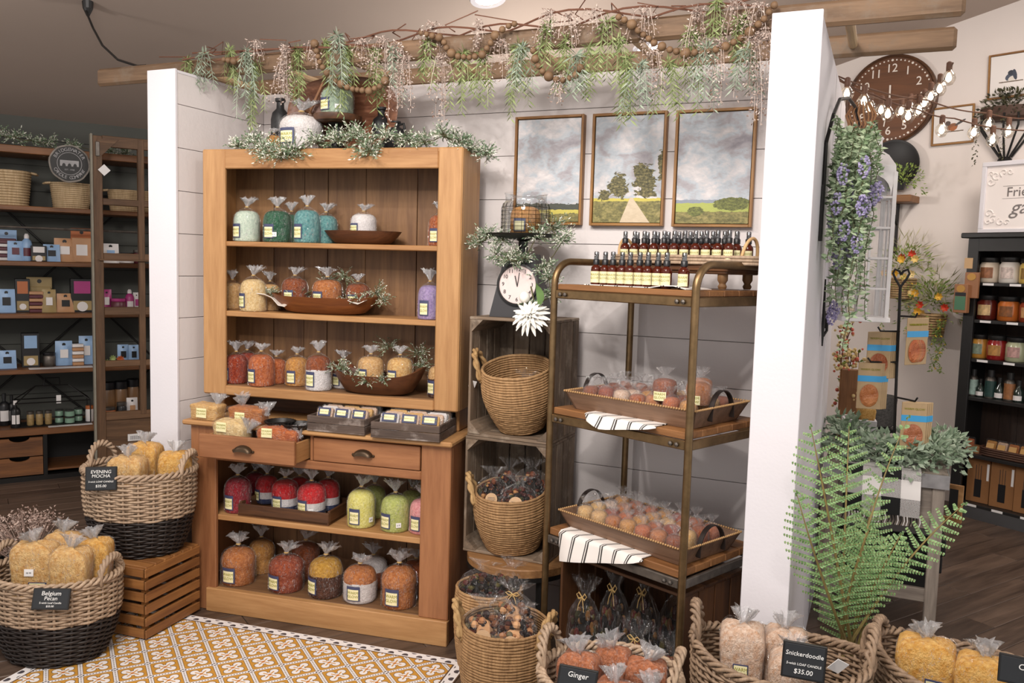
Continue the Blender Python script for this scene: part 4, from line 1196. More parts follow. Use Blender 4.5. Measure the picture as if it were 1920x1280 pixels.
# ------------------------------------------------------------------ trays with mini candles on the rack
M_tray = wood('tray_wood', '#5E4636', '#8C6E58', 'X', .55, 1.0)
BEAD = MB().ball((0, 0, 0), .0048, 6, 4).mesh('bead', 3.2)
M_strap = plain('dark_strap', '#2B2320', .45, .3)
def bead_tray(label, uc, vc, z, L, W, h, da):
    p = rack(uc, vc, z); t = thing('beaded_tray', label, 'tray', p, RA + da, 'beaded wooden trays on the rack')
    fl_ = .03
    b0 = [(-L / 2 + fl_, -W / 2 + fl_), (L / 2 - fl_, -W / 2 + fl_), (L / 2 - fl_, W / 2 - fl_), (-L / 2 + fl_, W / 2 - fl_)]
    b1 = [(-L / 2, -W / 2), (L / 2, -W / 2), (L / 2, W / 2), (-L / 2, W / 2)]
    ob('tray_floor', MB().box(-L / 2 + fl_, L / 2 - fl_, -W / 2 + fl_, W / 2 - fl_, 0, .008), M_tray, t)
    for i in range(4):
        j = (i + 1) % 4; a0, a1, c0, c1 = b0[i], b0[j], b1[i], b1[j]
        cx, cy = (c0[0] + c1[0]) / 2, (c0[1] + c1[1]) / 2; n = Vector((cx, cy, 0)).normalized() * -.009
        vs = [(a0[0], a0[1], 0), (a1[0], a1[1], 0), (c1[0], c1[1], h), (c0[0], c0[1], h)]
        vs += [(x + n.x, y + n.y, zz) for x, y, zz in vs]
        ob('tray_side', MB().add(vs, [(0, 1, 2, 3), (7, 6, 5, 4), (0, 4, 5, 1), (1, 5, 6, 2), (2, 6, 7, 3), (3, 7, 4, 0)]), M_tray, t)
        n_ = int(((c1[0] - c0[0]) ** 2 + (c1[1] - c0[1]) ** 2) ** .5 / .0105)
        m = MB(); b = MB().ball((0, 0, 0), .0046, 6, 4)
        for k in range(n_):
            f = k / n_; x, y = c0[0] + (c1[0] - c0[0]) * f, c0[1] + (c1[1] - c0[1]) * f
            m.add([(vx + x, vy + y, vz + h + .002) for vx, vy, vz in b.v], b.f)
        o = ob('bead_trim', m.mesh('beads', 3.2), plain('bead_gilt', '#B08A5C', .5), t); o['kind'] = 'stuff'
    for s in (-1, 1):
        pts = []
        for i in range(17):
            w = PI * i / 16
            pts.append((s * (L / 2 + .004 - .02 * 0), -.075 * math.cos(w), h * .35 + .10 * math.sin(w) ** .8))
        m = MB()
        for i in range(16): m.bar(pts[i], pts[i + 1], .016, .003, up=(s, 0, .0))
        vs = []
        m = MB()
        for (x, y, zz) in pts: vs += [(x - .012 * s - .009, y, zz), (x - .012 * s + .009, y, zz)]
        vs2 = [(x, y * .95, zz - .003) for x, y, zz in vs]
        fs = [(2 * i, 2 * i + 1, 2 * i + 3, 2 * i + 2) for i in range(16)]; k = len(vs)
        fs += [tuple(q + k for q in reversed(f)) for f in fs]
        fs += [(2 * i, 2 * i + 2, k + 2 * i + 2, k + 2 * i) for i in range(16)] + [(2 * i + 1, k + 2 * i + 1, k + 2 * i + 3, 2 * i + 3) for i in range(16)]
        ob('strap_handle', m.add(vs + vs2, fs).mesh('strap', .8), M_strap, t)
    return t
bead_tray('beaded wooden tray of mini candles on the middle rack shelf', .335, .205, 1.067, .57, .36, .066, .05)
bead_tray('beaded wooden tray of mini candles on the lowest rack shelf', .335, .19, .598, .59, .34, .066, -.03)
MINI = [MB().lathe([(.46, 0), (.5, .04), (.5, .7), (.46, .88), (.3, .97), (.02, 1)], 20, jit=lumps(s, .012)).mesh('wax', 1.2) for s in (41, 42)]
def miniwrap(s):
    pr = [(.5, 0), (.54, .05), (.54, .6), (.48, .9), (.28, 1.05), (.1, 1.14), (.09, 1.2), (.2, 1.34), (.3, 1.5)]
    return MB().lathe(pr, 28, jit=pleats(s, [.01, .02, .03, .04, .1, .2, .2, .28, .34]), cap=False).mesh('wrapper', 3.2)
MWRAP = [miniwrap(s) for s in (51, 52, 53)]
MLBL = patch(.56, .5, .05, .45, 6, .01).mesh('label')
def mini(label, loc, w, h, m, rz, group, lab=True):
    t = thing('mini_candle', label, 'candle', loc, rz, group, scale=(w, w, h))
    ob('wax', MINI[random.randrange(2)], m, t); ob('wrapper', MWRAP[random.randrange(3)], M_mini, t, rot=(0, 0, random.uniform(0, 6)))
    if lab:
        l = ob('label', MLBL, M_cream, t); ob('lettering', MTXT, M_olive, l, (0, 0, .26))
    return t
MTXT = bend_text(text_mesh('WARM\nGLOW', .16, .003), .575)
tones = ['caramel', 'tan', 'honey', 'brown', 'orange', 'pecan', 'snick', 'rust', 'redbrown']
tname = dict(caramel='caramel', tan='tan', honey='honey', brown='brown', orange='orange brown', pecan='pale pecan', snick='pinkish', rust='rust', redbrown='red brown')
rowname = ['front', 'second', 'third', 'back']; colname = ['handle end', 'second from handle end', 'third from handle end', 'middle', 'fifth from handle end', 'sixth from handle end', 'post end', 'last at post end']
rnd = random.Random(5)
for tray, (uc, vc, z, nx, da, seq, grp) in enumerate(((.335, .205, 1.082, 7, .05, ['brown', 'redbrown', 'snick', 'rust', 'caramel', 'orange', 'honey'], 'mini candles in the middle rack tray'),
                                                (.335, .19, .613, 7, -.03, ['pecan', 'tan', 'caramel', 'honey', 'orange', 'caramel', 'brown'], 'mini candles in the lowest rack tray'))):
    for r in range(4):
        for c in range(nx):
            a = (c - (nx - 1) / 2) * .071; b = -.107 + r * .071
            ang = RA + da; off = Vector((a * math.cos(da) - b * math.sin(da), a * math.sin(da) + b * math.cos(da)))
            p = rack(uc + off.x, vc + off.y, z)
            k = seq[c] if r == 0 else rnd.choice(tones)
            mini('%s mini candle in %s row, %s, %s tray' % (tname[k], rowname[r], colname[c], ('middle shelf', 'lowest shelf')[tray]), p, .063, rnd.uniform(.068, .078), WX[k], RA + rnd.uniform(-.1, .5), grp, r == 0)
for u, v, k, lb in ((.44, .12, 'brown', 'brown mini candle with big label lying on top of the middle tray pile'), (.56, .15, 'caramel', 'caramel mini candle with tilted label on top near the strap handle'), (.50, .25, 'caramel', 'caramel mini candle on top behind the two labelled ones')):
    t = mini(lb, rack(u, v, 1.14), .085, .078, WX[k], RA + .25, 'labelled candles on the pile', k != 'x')
M_stripe = None
def stripe_mat():
    m, nt, b = new_mat('striped_linen')
    tc = nt.nodes.new('ShaderNodeTexCoord'); sp = nt.nodes.new('ShaderNodeSeparateXYZ'); mp = nt.nodes.new('ShaderNodeMapping')
    mp.inputs['Rotation'].default_value = (0, 0, .9)
    nt.links.new(tc.outputs['Object'], mp.inputs[0]); nt.links.new(mp.outputs[0], sp.inputs[0])
    q = (X(sp.outputs[0]) * 17.0 + 50.0).frac()
    f = ((q - .2).abs() < .035) + ((q - .35).abs() < .05)
    nt.links.new(mix(nt, f, rgb('#E9E3DE'), rgb('#3B3837')), b.inputs['Base Color']); b.inputs['Roughness'].default_value = .85
    return m
M_stripe = stripe_mat()
def drape(label, u0, u1, z, drop, flip=False):
    """a napkin lying on the shelf whose corner hangs over the front edge"""
    g = []
    for i in range(11):
        f = i / 10; row = []; k = drop * (1 - f) ** .8 * (1 if not flip else min(1, .45 + f * 2.5))
        for j in range(12):
            e = j / 11; u = u0 + (u1 - u0) * f
            if e < .5: v = .12 - e * 2 * .131; zz = z + .0015
            else:
                q = (e - .5) * 2; v = -.012 - .012 * q - .006 * math.sin(f * 9) * q; zz = z + .0015 - k * q; u += .02 * q
            row.append(rack(u, v, zz))
        g.append(row)
    return cloth('striped_napkin', label, g, M_stripe, 'napkin', 'striped napkins on the rack')
drape('striped napkin hanging over the edge of the middle rack shelf', .185, .50, 1.067, .055, True)
drape('striped napkin hanging over the corner of the lowest rack shelf', .075, .47, .598, .11)

# ------------------------------------------------------------------ amber spray bottles on the top rack shelf
def amber():
    m, nt, b = new_mat('amber_glass')
    b.inputs['Base Color'].default_value = rgb('#5A1E0A'); b.inputs['Roughness'].default_value = .08
    b.inputs['Transmission Weight'].default_value = .35; b.inputs['IOR'].default_value = 1.3; b.inputs['Coat Weight'].default_value = .4
    return m
M_amber = amber(); M_cap = plain('black_plastic', '#17171A', .35); M_mist = glass('clear_cap', (.62, .63, .67, 1), .22, .5)
A_body = MB().lathe([(.0150, 0), (.0168, .003), (.0168, .050), (.0150, .058), (.0085, .064), (.0085, .068)], 18).mesh('bottle', .8)
A_col = MB().lathe([(.0105, .066), (.0105, .081), (.0085, .083)], 16).mesh('collar', .8)
A_cap = MB().lathe([(.0078, .083), (.0078, .104), (.006, .107)], 14).mesh('cap', .8)
A_pump = MB().lathe([(.004, .083), (.0055, .09), (.0055, .1), (.003, .102)], 10).mesh('pump', .8)
A_lbl = patch(.0170, 1.05, .008, .044, 8, .0004).mesh('label')
A_txt = bend_text(text_mesh('WARM\nGLOW', .0105, .0002), .0175)
bt = thing('spray_bottle', 'x', 'bottle', (0, 0, 0), 0, 'amber spray bottles on the rack top')
ob('bottle', A_body, M_amber, bt); ob('collar', A_col, M_cap, bt); ob('cap', A_cap, M_mist, bt); ob('pump', A_pump, M_cap, bt)
l = ob('label', A_lbl, M_cream, bt); ob('lettering', A_txt, M_olive, l, (0, 0, .028))
first = True
def bottle(p, rz, label, s=1.0):
    global first
    if first:
        first = False; bt.location = p; bt.rotation_euler = (0, 0, rz); bt['label'] = label; bt.scale = (s, s, s)
    else: dup(bt, p, rz, label, None, (s, s, s))
nth = ['first', 'second', 'third', 'fourth', 'fifth', 'sixth', 'seventh', 'eighth', 'ninth', 'tenth', 'eleventh', 'twelfth']
for i in range(9): bottle(rack(.165 + i * .0395, .045 + .004 * (i % 2), 1.537), RA + .3, 'amber spray bottle on the striped cloth, %s from the pipe bend in the low row' % nth[i], 1.14)
bottle(rack(.545, .055, 1.537), RA + .3, 'amber spray bottle standing apart at the end of the low row', 1.14)
rs = thing('wooden_riser', 'carved dark wooden riser under the oval bottle tray', 'riser', rack(.36, .315, 1.537), RA + .0)
ob('riser_top', MB().box(-.23, .25, -.105, .105, .052, .083, .004), dark_wood('X'), rs); ob('riser_moulding', MB().box(-.238, .258, -.112, .112, .062, .073, .003), dark_wood('X'), rs)
for x in (-.2, .22):
    for y in (-.08, .08): ob('turned_foot', MB().lathe([(.012, 0), (.016, .01), (.011, .02), (.018, .032), (.018, .052)], 14).mesh('foot', .8), wood('riser_foot', '#6A4A2C', '#94704A', 'Z', .6), rs, (x, y, 0))
tw_ = thing('oval_tray', 'oval bentwood tray holding the upper crowd of spray bottles', 'tray', rack(.36, .315, 1.621), RA)
for k in range(3):
    pts = [(.325 * math.cos(a), .115 * math.sin(a), .006 + k * .011) for a in [2 * PI * i / 72 for i in range(72)]]
    ob('rattan_hoop', MB().tube(pts, .006, 8, True).mesh('hoop', 3.2), M_willow, tw_)
ob('tray_floor', MB().lathe([(.32, 0), (.32, .005)], 48, sy=.35), M_willow, tw_)
for s in (-1, 1):
    pts = [(s * (.27 + .012 * math.sin(w)), -.05 * math.cos(w), .02 + .075 * math.sin(w)) for w in [PI * i / 16 for i in range(17)]]
    ob('loop_handle', MB().tube(pts, .006, 8).mesh('handle', 3.2), plain('pale_rattan', '#C9A473', .6), tw_)
q_ = 0
for r, n_ in ((0, 11), (1, 12), (2, 11)):
    for i in range(n_):
        x = (i - (n_ - 1) / 2) * (.046 if r != 1 else .049); y = -.066 + r * .062
        if (x / .325) ** 2 + (y / .115) ** 2 > .90 or (abs(abs(x) - .272) < .028 and abs(y) < .07): continue
        p = rack(.36 + x, .315 + y, 1.627)
        bottle(p, RA + .3, 'amber spray bottle in the oval tray, %s row, %s from the scale clock end' % (('front', 'middle', 'back')[r], nth[i]), 1.08)
cl_ = []
for i in range(10):
    cl_.append([rack(.13 + i * .05, .02 + j * .05, 1.536 + (.012 * max(0, math.sin((i - 6.5) * 1.5)) if i > 6 and j < 3 else 0)) for j in range(4)])
cloth('striped_napkin', 'striped runner lying under the spray bottles', cl_, M_stripe, 'napkin', 'striped napkins on the rack')
# ------------------------------------------------------------------ three landscape paintings
def canvas(kind):
    m, nt, b = new_mat('painted_landscape')
    tc = nt.nodes.new('ShaderNodeTexCoord'); sp = nt.nodes.new('ShaderNodeSeparateXYZ')
    nt.links.new(tc.outputs['Object'], sp.inputs[0])
    x = X(sp.outputs[0]) / .145; y = X(sp.outputs[2]) / .215       # -1 .. 1 over the canvas
    mp = nt.nodes.new('ShaderNodeMapping'); nt.links.new(tc.outputs['Object'], mp.inputs[0])
    mp.inputs['Location'].default_value = (kind * 3.1, 0, kind * 1.7); mp.inputs['Rotation'].default_value = (0, (-.6, .2, .5)[kind], 0)
    mp.inputs['Scale'].default_value = (1, 1, 1.5)
    n1 = noise(nt, mp.outputs[0], 6.5, 3, .5, .7); n2 = noise(nt, mp.outputs[0], 34, 4, .6, .6); n3 = noise(nt, mp.outputs[0], 80, 3, .6)
    sky = ramp(nt, (X(n1.outputs[0]) * .75 + X(n2.outputs[0]) * .25).s, [(.30, rgb('#8F8B92')), (.42, rgb('#AAA6AB')), (.49, rgb('#B3BCC4')), (.56, rgb('#C9C6C8')), (.66, rgb('#E0DBDB'))])
    wob = (X(n2.outputs[0]) - .5)
    field = ramp(nt, (X(n2.outputs[0]) * .6 + X(n3.outputs[0]) * .4).s, [(.32, rgb('#4E4A30')), (.45, rgb('#6E6A40')), (.55, rgb('#8C8450')), (.68, rgb('#A89A68'))])
    if kind == 0:
        c = mix(nt, (y + wob * .12) < -.66, sky, rgb('#4A4E46')); c = mix(nt, (y + wob * .05) < -.78, c, rgb('#C8BC5C')); c = mix(nt, (y + wob * .1) < -.86, c, field)
    elif kind == 1:
        c = mix(nt, (y + wob * .08) < -.55, sky, rgb('#C6BA58')); c = mix(nt, (y + wob * .05) < -.61, c, field)
        tree = lambda cx, cy, rx, ry: length2((x - cx) / rx, (y - cy) / ry) + wob * 2.4
        t = tree(-.28, -.30, .28, .22).min(tree(.52, -.22, .30, .30)).min(tree(-.68, -.48, .2, .12)).min(tree(.98, .05, .12, .28)).min(tree(.35, -.02, .17, .12)).min(tree(-.2, -.44, .25, .12)).min(tree(.6, -.44, .3, .12))
        tc_ = ramp(nt, n3.outputs[0], [(.35, rgb('#3E3C28')), (.5, rgb('#5E5A3A')), (.65, rgb('#8E8458'))])
        c = mix(nt, t < .95, c, tc_)
        path = (x - .14 + (y + .55) * .25).abs() < ((-.52 - y) * .85 + .02)
        c = mix(nt, path * (y < -.54), c, mix(nt, n2.outputs[0], rgb('#BBA98C'), rgb('#DCCDB4')))
    else:
        c = mix(nt, (y + wob * .06) < -.58, sky, rgb('#8C93A0')); c = mix(nt, (y + wob * .05) < -.64, c, rgb('#A8B05C'))
        t = (length2((x - .55) / .5, (y + .66) / .13) + wob * .8).min(length2((x + .45) / .22, (y + .8) / .1) + wob * .8)
        c = mix(nt, (y + wob * .1) < -.80, c, field); c = mix(nt, t < .95, c, ramp(nt, n3.outputs[0], [(.35, rgb('#4A4F2C')), (.65, rgb('#7E8444'))]))
    nt.links.new(c, b.inputs['Base Color']); b.inputs['Roughness'].default_value = .6
    nt.links.new(bump(nt, n3.outputs[0], .25, .004), b.inputs['Normal'])
    return m
M_frame = wood('frame_wood', '#7A5228', '#A87A42', 'Z', .45, 1.2); M_frame2 = wood('frame_wood', '#7A5228', '#A87A42', 'X', .45, 1.2)
def picture(name, label, loc, rz, w, h, mat, group, cat='painting', fw=.011, dep=.032, inner=M_black, roty=0.0):
    t = thing(name, label, cat, loc, rz, group, (0, roty, rz))
    ob('canvas', MB().box(-w / 2 + fw + .003, w / 2 - fw - .003, -dep * .75, -.004, -h / 2 + fw + .003, h / 2 - fw - .003), mat, t)
    ob('backing', MB().box(-w / 2 + .004, w / 2 - .004, -.006, 0, -h / 2 + .004, h / 2 - .004), inner, t)
    for s in (-1, 1):
        x = s * (w / 2 - fw / 2); ob('frame_side', MB().box(x - fw / 2, x + fw / 2, -dep, 0, -h / 2, h / 2, .0015), M_frame, t)
        z = s * (h / 2 - fw / 2); ob('frame_side', MB().box(-w / 2 + fw, w / 2 - fw, -dep, 0, z - fw / 2, z + fw / 2, .0015), M_frame2, t)
    return t
for i, (xc, lb) in enumerate(((1.241, 'framed cloudy sky painting behind the wire jar'), (1.597, 'framed painting of a country path between two trees'), (1.951, 'framed painting of green fields nearest the white post'))):
    picture('landscape_painting', lb, (xc, -.0025, 2.013 - .002 * i), 0, .318, .466, canvas(i), 'three framed landscape paintings')

# ------------------------------------------------------------------ foliage makers
M_euc = leaf('eucalyptus_leaf', '#5E7A58', '#8FA588'); M_tip = leaf('frosted_bud', '#D9DDCB', '#F2F1E6'); M_stem = plain('green_stem', '#5C5A3C', .7)
M_wil = leaf('willow_leaf', '#64743E', '#9AA672'); M_wil2 = leaf('grey_willow_leaf', '#6C7C68', '#A3AF9C'); M_ber = leaf('pink_seed', '#8A6F62', '#DFD0C6')
M_twig = plain('brown_twig', '#6A4534', .8)
def euc_cluster(m, t, s, c, n, R, rnd, size=.011):
    """frothy sprig tuft about c"""
    for i in range(n):
        a = rnd.uniform(0, 2 * PI); e = rnd.uniform(-.5, 1.1)
        d = Vector((math.cos(a) * math.cos(e), math.sin(a) * math.cos(e), math.sin(e)))
        L = R * rnd.uniform(.45, 1.0)
        p1 = Vector(c) + d * L + Vector((0, 0, -L * L * 1.2))
        s.tube([c, (Vector(c) + p1) / 2 + Vector((0, 0, .006)), p1], .0009, 3, cap=False)
        for k in range(9):
            f = .2 + .8 * k / 8; q = Vector(c).lerp(p1, f) + Vector((0, 0, .02 * math.sin(PI * f) * L))
            dd = (d + Vector((rnd.uniform(-1, 1), rnd.uniform(-1, 1), rnd.uniform(-1, 1))) * .8)
            (t if rnd.random() < .42 else m).leaf(q, dd, size * rnd.uniform(.7, 1.25), size * .42)
def greenery(name, label, spots, seed, size=.011, n=16, cat='greenery', group='frosted eucalyptus pieces'):
    rnd = random.Random(seed); o = Vector(spots[0][0])
    t = thing(name, label, cat, o, 0, group); m, tp, s = MB(), MB(), MB()
    for p, R in spots: euc_cluster(m, tp, s, Vector(p) - o, n, R, rnd, size)
    for a, b in zip(spots[:-1], spots[1:]): s.tube([Vector(a[0]) - o, (Vector(a[0]) + Vector(b[0])) / 2 - o + Vector((0, 0, -.006)), Vector(b[0]) - o], .002, 4)
    ob('stems', s, M_stem, t, kind='stuff'); ob('foliage', m, M_euc, t, kind='stuff'); ob('buds', tp, M_tip, t, kind='stuff')
    return t
T = 2.085
greenery('eucalyptus_garland', 'frosted eucalyptus garland spilling along the hutch top edge',
         [(hut(u, v, T + dz), R) for u, v, dz, R in ((-1.10, .16, .01, .06), (-1.02, .14, .03, .09), (-.96, .12, .0, .10), (-.90, .09, -.03, .10), (-.83, .07, -.04, .10), (-.77, .08, -.02, .09), (-.70, .13, .02, .09), (-.60, .15, .03, .09), (-.52, .14, .05, .10), (-.45, .10, .02, .11), (-.42, .08, -.03, .09), (-.36, .12, .04, .09), (-.28, .15, .02, .08), (-.20, .15, .02, .08), (-.12, .16, .05, .08), (-.05, .17, .02, .08), (.0, .18, -.01, .08), (.06, .19, -.03, .07))], 3, .0145, 40)
greenery('eucalyptus_sprig', 'frosted eucalyptus sprigs tucked around candles in the dough bowl',
         [(hut(u, v, zm + dz), R) for u, v, dz, R in ((-.95, .2, .08, .05), (-.82, .2, .07, .06), (-.72, .27, .14, .07), (-.62, .27, .17, .07), (-.56, .2, .06, .07), (-.50, .16, .07, .06), (-.44, .2, .10, .08), (-.40, .2, .07, .06))], 5, .010, 22)
greenery('eucalyptus_sprig', 'frosted eucalyptus sprigs spilling from the curled leaf bowl',
         [(hut(u, v, zb + dz), R) for u, v, dz, R in ((-.60, .15, .10, .06), (-.56, .13, .11, .06), (-.50, .11, .07, .05), (-.40, .27, .20, .08), (-.26, .27, .17, .08), (-.24, .25, .12, .07), (-.42, .09, .06, .05), (-.34, .09, .07, .05))], 6, .010, 22)
greenery('eucalyptus_sprig', 'frosted eucalyptus trailing over the pan and clock of the black scale',
         [((x, y, z), R) for x, y, z, R in ((1.04, -.27, 1.69, .08), (1.09, -.29, 1.72, .08), (1.16, -.31, 1.70, .06), (1.13, -.30, 1.64, .09), (1.20, -.32, 1.62, .08), (1.26, -.31, 1.63, .08), (1.31, -.30, 1.72, .08), (1.36, -.26, 1.75, .09), (1.40, -.25, 1.70, .08), (1.34, -.28, 1.60, .07), (1.37, -.30, 1.55, .06), (1.38, -.30, 1.48, .06), (1.31, -.36, 1.44, .04))], 8, .0135, 34)

# hanging willow and seed sprays along the ladder, with their vine
gd = thing('ladder_garland', 'willow and pink seed garland hanging along the old ladder', 'garland', (0.8, -.42, 2.50))
G0 = Vector((0.8, -.42, 2.50))
vine = MB(); rnd = random.Random(12)
for k in range(3):
    vine.tube([Vector((x, -.40 + .05 * math.sin(x * 9 + k * 2), 2.505 + .02 * math.sin(x * 7 + k * 1.9) + .012 * k)) - G0 for x in [-.42 + i * .07 for i in range(38)]], .004, 5)
for k in range(20):
    x = -.45 + k * .13 + rnd.uniform(-.05, .05); p = Vector((x, -.41, 2.52)) - G0
    vine.tube([p, p + Vector((rnd.uniform(-.06, .06), rnd.uniform(-.05, .05), rnd.uniform(.0, .05))), p + Vector((rnd.uniform(-.12, .12), rnd.uniform(-.08, .04), rnd.uniform(-.02, .07)))], .0025, 4)
ob('vine', vine, M_twig, gd)
def willow_spray(p, L, mat, strands=5, spread=.05):
    m = MB(); p = Vector(p) - G0
    for s in range(strands):
        a = rnd.uniform(0, 2 * PI); out = Vector((math.cos(a), math.sin(a) * .6, 0)) * spread * rnd.uniform(.3, 1.2)
        l = L * rnd.uniform(.55, 1.05); pts = []
        for i in range(9):
            f = i / 8; pts.append(p + out * (1 - (1 - f) ** 2) + Vector((0, 0, .025 * math.sin(PI * min(1, f * 2)) - l * f ** 1.25)))
        m.tube(pts, .0011, 3, cap=False)
        n = int(l / .0075)
        for k in range(n):
            f = (k + 1) / n; i = min(7, int(f * 8)); q = pts[i].lerp(pts[i + 1], f * 8 - i)
            d = (pts[i + 1] - pts[i]).normalized() * .8 + Vector(((-1) ** k * .75, rnd.uniform(-.5, .5), rnd.uniform(-.1, .2)))
            m.leaf(q, d, rnd.uniform(.026, .044), rnd.uniform(.0048, .0075), fold=.1)
    o = ob('willow_spray', m, mat, gd); o['kind'] = 'stuff'
def seed_spray(p, L, strands=7, spread=.06):
    m = MB(); p = Vector(p) - G0
    for s in range(strands):
        a = rnd.uniform(0, 2 * PI); out = Vector((math.cos(a), math.sin(a) * .6, 0)) * spread * rnd.uniform(.2, 1.1)
        l = L * rnd.uniform(.4, 1.05); pts = []
        for i in range(7):
            f = i / 6; pts.append(p + out * (1 - (1 - f) ** 2) + Vector((0, 0, .03 * math.sin(PI * min(1, f * 2)) - l * f ** 1.2)))
        m.tube(pts, .0009, 3, cap=False)
        n = int(l / .0042)
        for k in range(n):
            f = (k + 1) / n; i = min(5, int(f * 6)); q = pts[i].lerp(pts[i + 1], f * 6 - i)
            d = Vector((rnd.uniform(-1, 1), rnd.uniform(-1, 1), rnd.uniform(-.9, .5)))
            q2 = q + d * rnd.uniform(.003, .02)
            m.leaf(q2, d, rnd.uniform(.009, .014), rnd.uniform(.005, .008), fold=.5)
    o = ob('seed_spray', m, M_ber, gd); o['kind'] = 'stuff'
for x, z, L, k in (((-0.415, 2.49, 0.1152, 0.0), (-0.28, 2.512, 0.1593, 1.0), (-0.168, 2.527, 0.1886, 0.0), (-0.04, 2.506, 0.2818, 1.0), (-0.004, 2.457, 0.2818, 0.0), (0.223, 2.498, 0.2082, 0.0), (0.352, 2.522, 0.2082, 0.0), (0.444, 2.537, 0.294, 1.0), (0.485, 2.479, 0.2572, 0.0), (0.605, 2.47, 0.245, 0.0), (0.708, 2.462, 0.2082, 1.0), (0.858, 2.483, 0.1715, 0.0), (1.023, 2.429, 0.2327, 0.0), (1.11, 2.412, 0.2082, 0.0), (1.262, 2.442, 0.2695, 0.0), (1.292, 2.419, 0.1715, 1.0), (1.387, 2.501, 0.1715, 0.0), (1.458, 2.446, 0.1837, 0.0), (1.509, 2.374, 0.1348, 1.0), (1.55, 2.41, 0.1715, 0.0), (1.618, 2.5, 0.2327, 0.0), (1.662, 2.43, 0.1837, 0.0), (1.705, 2.361, 0.2327, 0.0), (1.756, 2.329, 0.2205, 1.0), (1.848, 2.332, 0.2205, 0.0), (1.934, 2.436, 0.2695, 0.0), (1.993, 2.368, 0.2327, 1.0), (2.008, 2.529, 0.1348, 0.0), (2.098, 2.458, 0.1715, 0.0), (2.131, 2.349, 0.1715, 1.0))):
    willow_spray((x, -.43 - .03 * (k % 2), z), L, M_wil if k == 0 else M_wil2, 6)
for x, z, L in (((-0.001, 2.535, 0.084), (0.174, 2.506, 0.2352), (0.16, 2.444, 0.156), (0.662, 2.506, 0.228), (0.726, 2.48, 0.312), (0.778, 2.423, 0.216), (0.899, 2.539, 0.144), (0.938, 2.422, 0.24), (1.1, 2.522, 0.096), (1.194, 2.454, 0.18), (1.401, 2.536, 0.12), (1.465, 2.52, 0.12), (1.463, 2.297, 0.084), (1.559, 2.526, 0.0768), (1.76, 2.513, 0.144), (1.796, 2.371, 0.168), (1.952, 2.505, 0.2352), (2.031, 2.39, 0.24), (2.08, 2.502, 0.108), (2.16, 2.494, 0.132), (2.147, 2.398, 0.288), (2.182, 2.404, 0.276), (0.315, 2.511, 0.108), (0.558, 2.493, 0.084))):
    seed_spray((x, -.45, z), max(L, .07), 7)

# wooden bead garland
bd = thing('bead_garland', 'string of round wooden beads looped over the ladder', 'bead garland', (1.5, -.45, 2.4))
B0 = Vector((1.5, -.45, 2.4)); BEADM = MB().ball((0, 0, 0), 1.0, 14, 9).mesh('bead', 3.2)
M_bead = wood('bead_wood', '#5E4630', '#8C6E50', 'Z', .6, 6.0)
path = []
for sw in ((((-0.169, -0.455, 2.482), (-0.108, -0.455, 2.47), (-0.033, -0.455, 2.481)), ((0.326, -0.455, 2.513), (0.355, -0.455, 2.427), (0.424, -0.455, 2.357), (0.505, -0.455, 2.317), (0.598, -0.455, 2.301), (0.67, -0.455, 2.321), (0.712, -0.455, 2.382)), ((0.847, -0.455, 2.515), (0.944, -0.455, 2.486), (0.964, -0.455, 2.444), (0.998, -0.455, 2.415), (1.065, -0.455, 2.404), (1.118, -0.455, 2.408), (1.151, -0.455, 2.446), (1.182, -0.455, 2.488), (1.222, -0.455, 2.508), (1.262, -0.455, 2.517)), ((1.335, -0.455, 2.41), (1.35, -0.455, 2.364), (1.386, -0.455, 2.318), (1.447, -0.455, 2.291), (1.506, -0.455, 2.305), (1.534, -0.455, 2.348)), ((1.666, -0.455, 2.504), (1.707, -0.455, 2.482), (1.748, -0.455, 2.445), (1.804, -0.455, 2.4), (1.863, -0.455, 2.373), (1.911, -0.455, 2.359), (1.989, -0.455, 2.358), (2.046, -0.455, 2.367), (2.084, -0.455, 2.385), (2.123, -0.455, 2.404), (2.156, -0.455, 2.433), (2.183, -0.455, 2.458), (2.202, -0.455, 2.488), (2.215, -0.455, 2.501)))):
    for i in range(len(sw) - 1): 
        a, b = Vector(sw[i]), Vector(sw[i + 1]); n = max(1, int((b - a).length / .004))
        path += [a.lerp(b, k / n) for k in range(n)]
    path.append(None)
sizes = [.0115, .013, .0165, .012, .0125, .019, .013, .0115]; i = 0; acc = 0; last = None
string = MB(); seg = []
for p in path:
    if p is None:
        if len(seg) > 1: string.tube([q - B0 for q in seg], .0015, 4)
        seg = []; last = None; continue
    seg.append(p); r = sizes[i % 8]
    if last is None or (p - last[0]).length >= last[1] + r:
        ob('bead', BEADM, M_bead, bd, p - B0, (0, 0, i), (r, r, r)); last = (p, r); i += 1
ob('string', string, M_twig, bd)

# ------------------------------------------------------------------ on top of the hutch
G8 = 'candles on top of the hutch'
dome('large white bagged candle on hutch top beside the cake stand', G8, hut(-.79, .17, 2.08), .185, .15, [WX['white']], HA, 'muffin', 1, True, None, wrapv=0, la=-.2)
put(2.08, .22, (-.955, .075, .075), 'small tan candle tucked beside the black bottle on hutch top', [WX['honey']], G8)
put(2.235, .22, (-.642, .15, .125), 'sage green wrapped candle on the wooden cake stand', [WX['sage']], G8, tw=None, price=.5)
cs = thing('cake_stand', 'wooden cake stand with black turned foot on hutch top', 'stand', hut(-.64, .22, 2.079), HA)
ob('stand_plate', MB().lathe([(.085, .122), (.1, .128), (.106, .14), (.106, .154), (.1, .156)], 36).mesh('plate', .7), dark_wood('X'), cs)
ob('stand_foot', MB().lathe([(.06, 0), (.062, .01), (.03, .02), (.022, .04), (.03, .06), (.022, .08), (.026, .105), (.05, .12)], 24).mesh('foot', .8), M_black, cs)
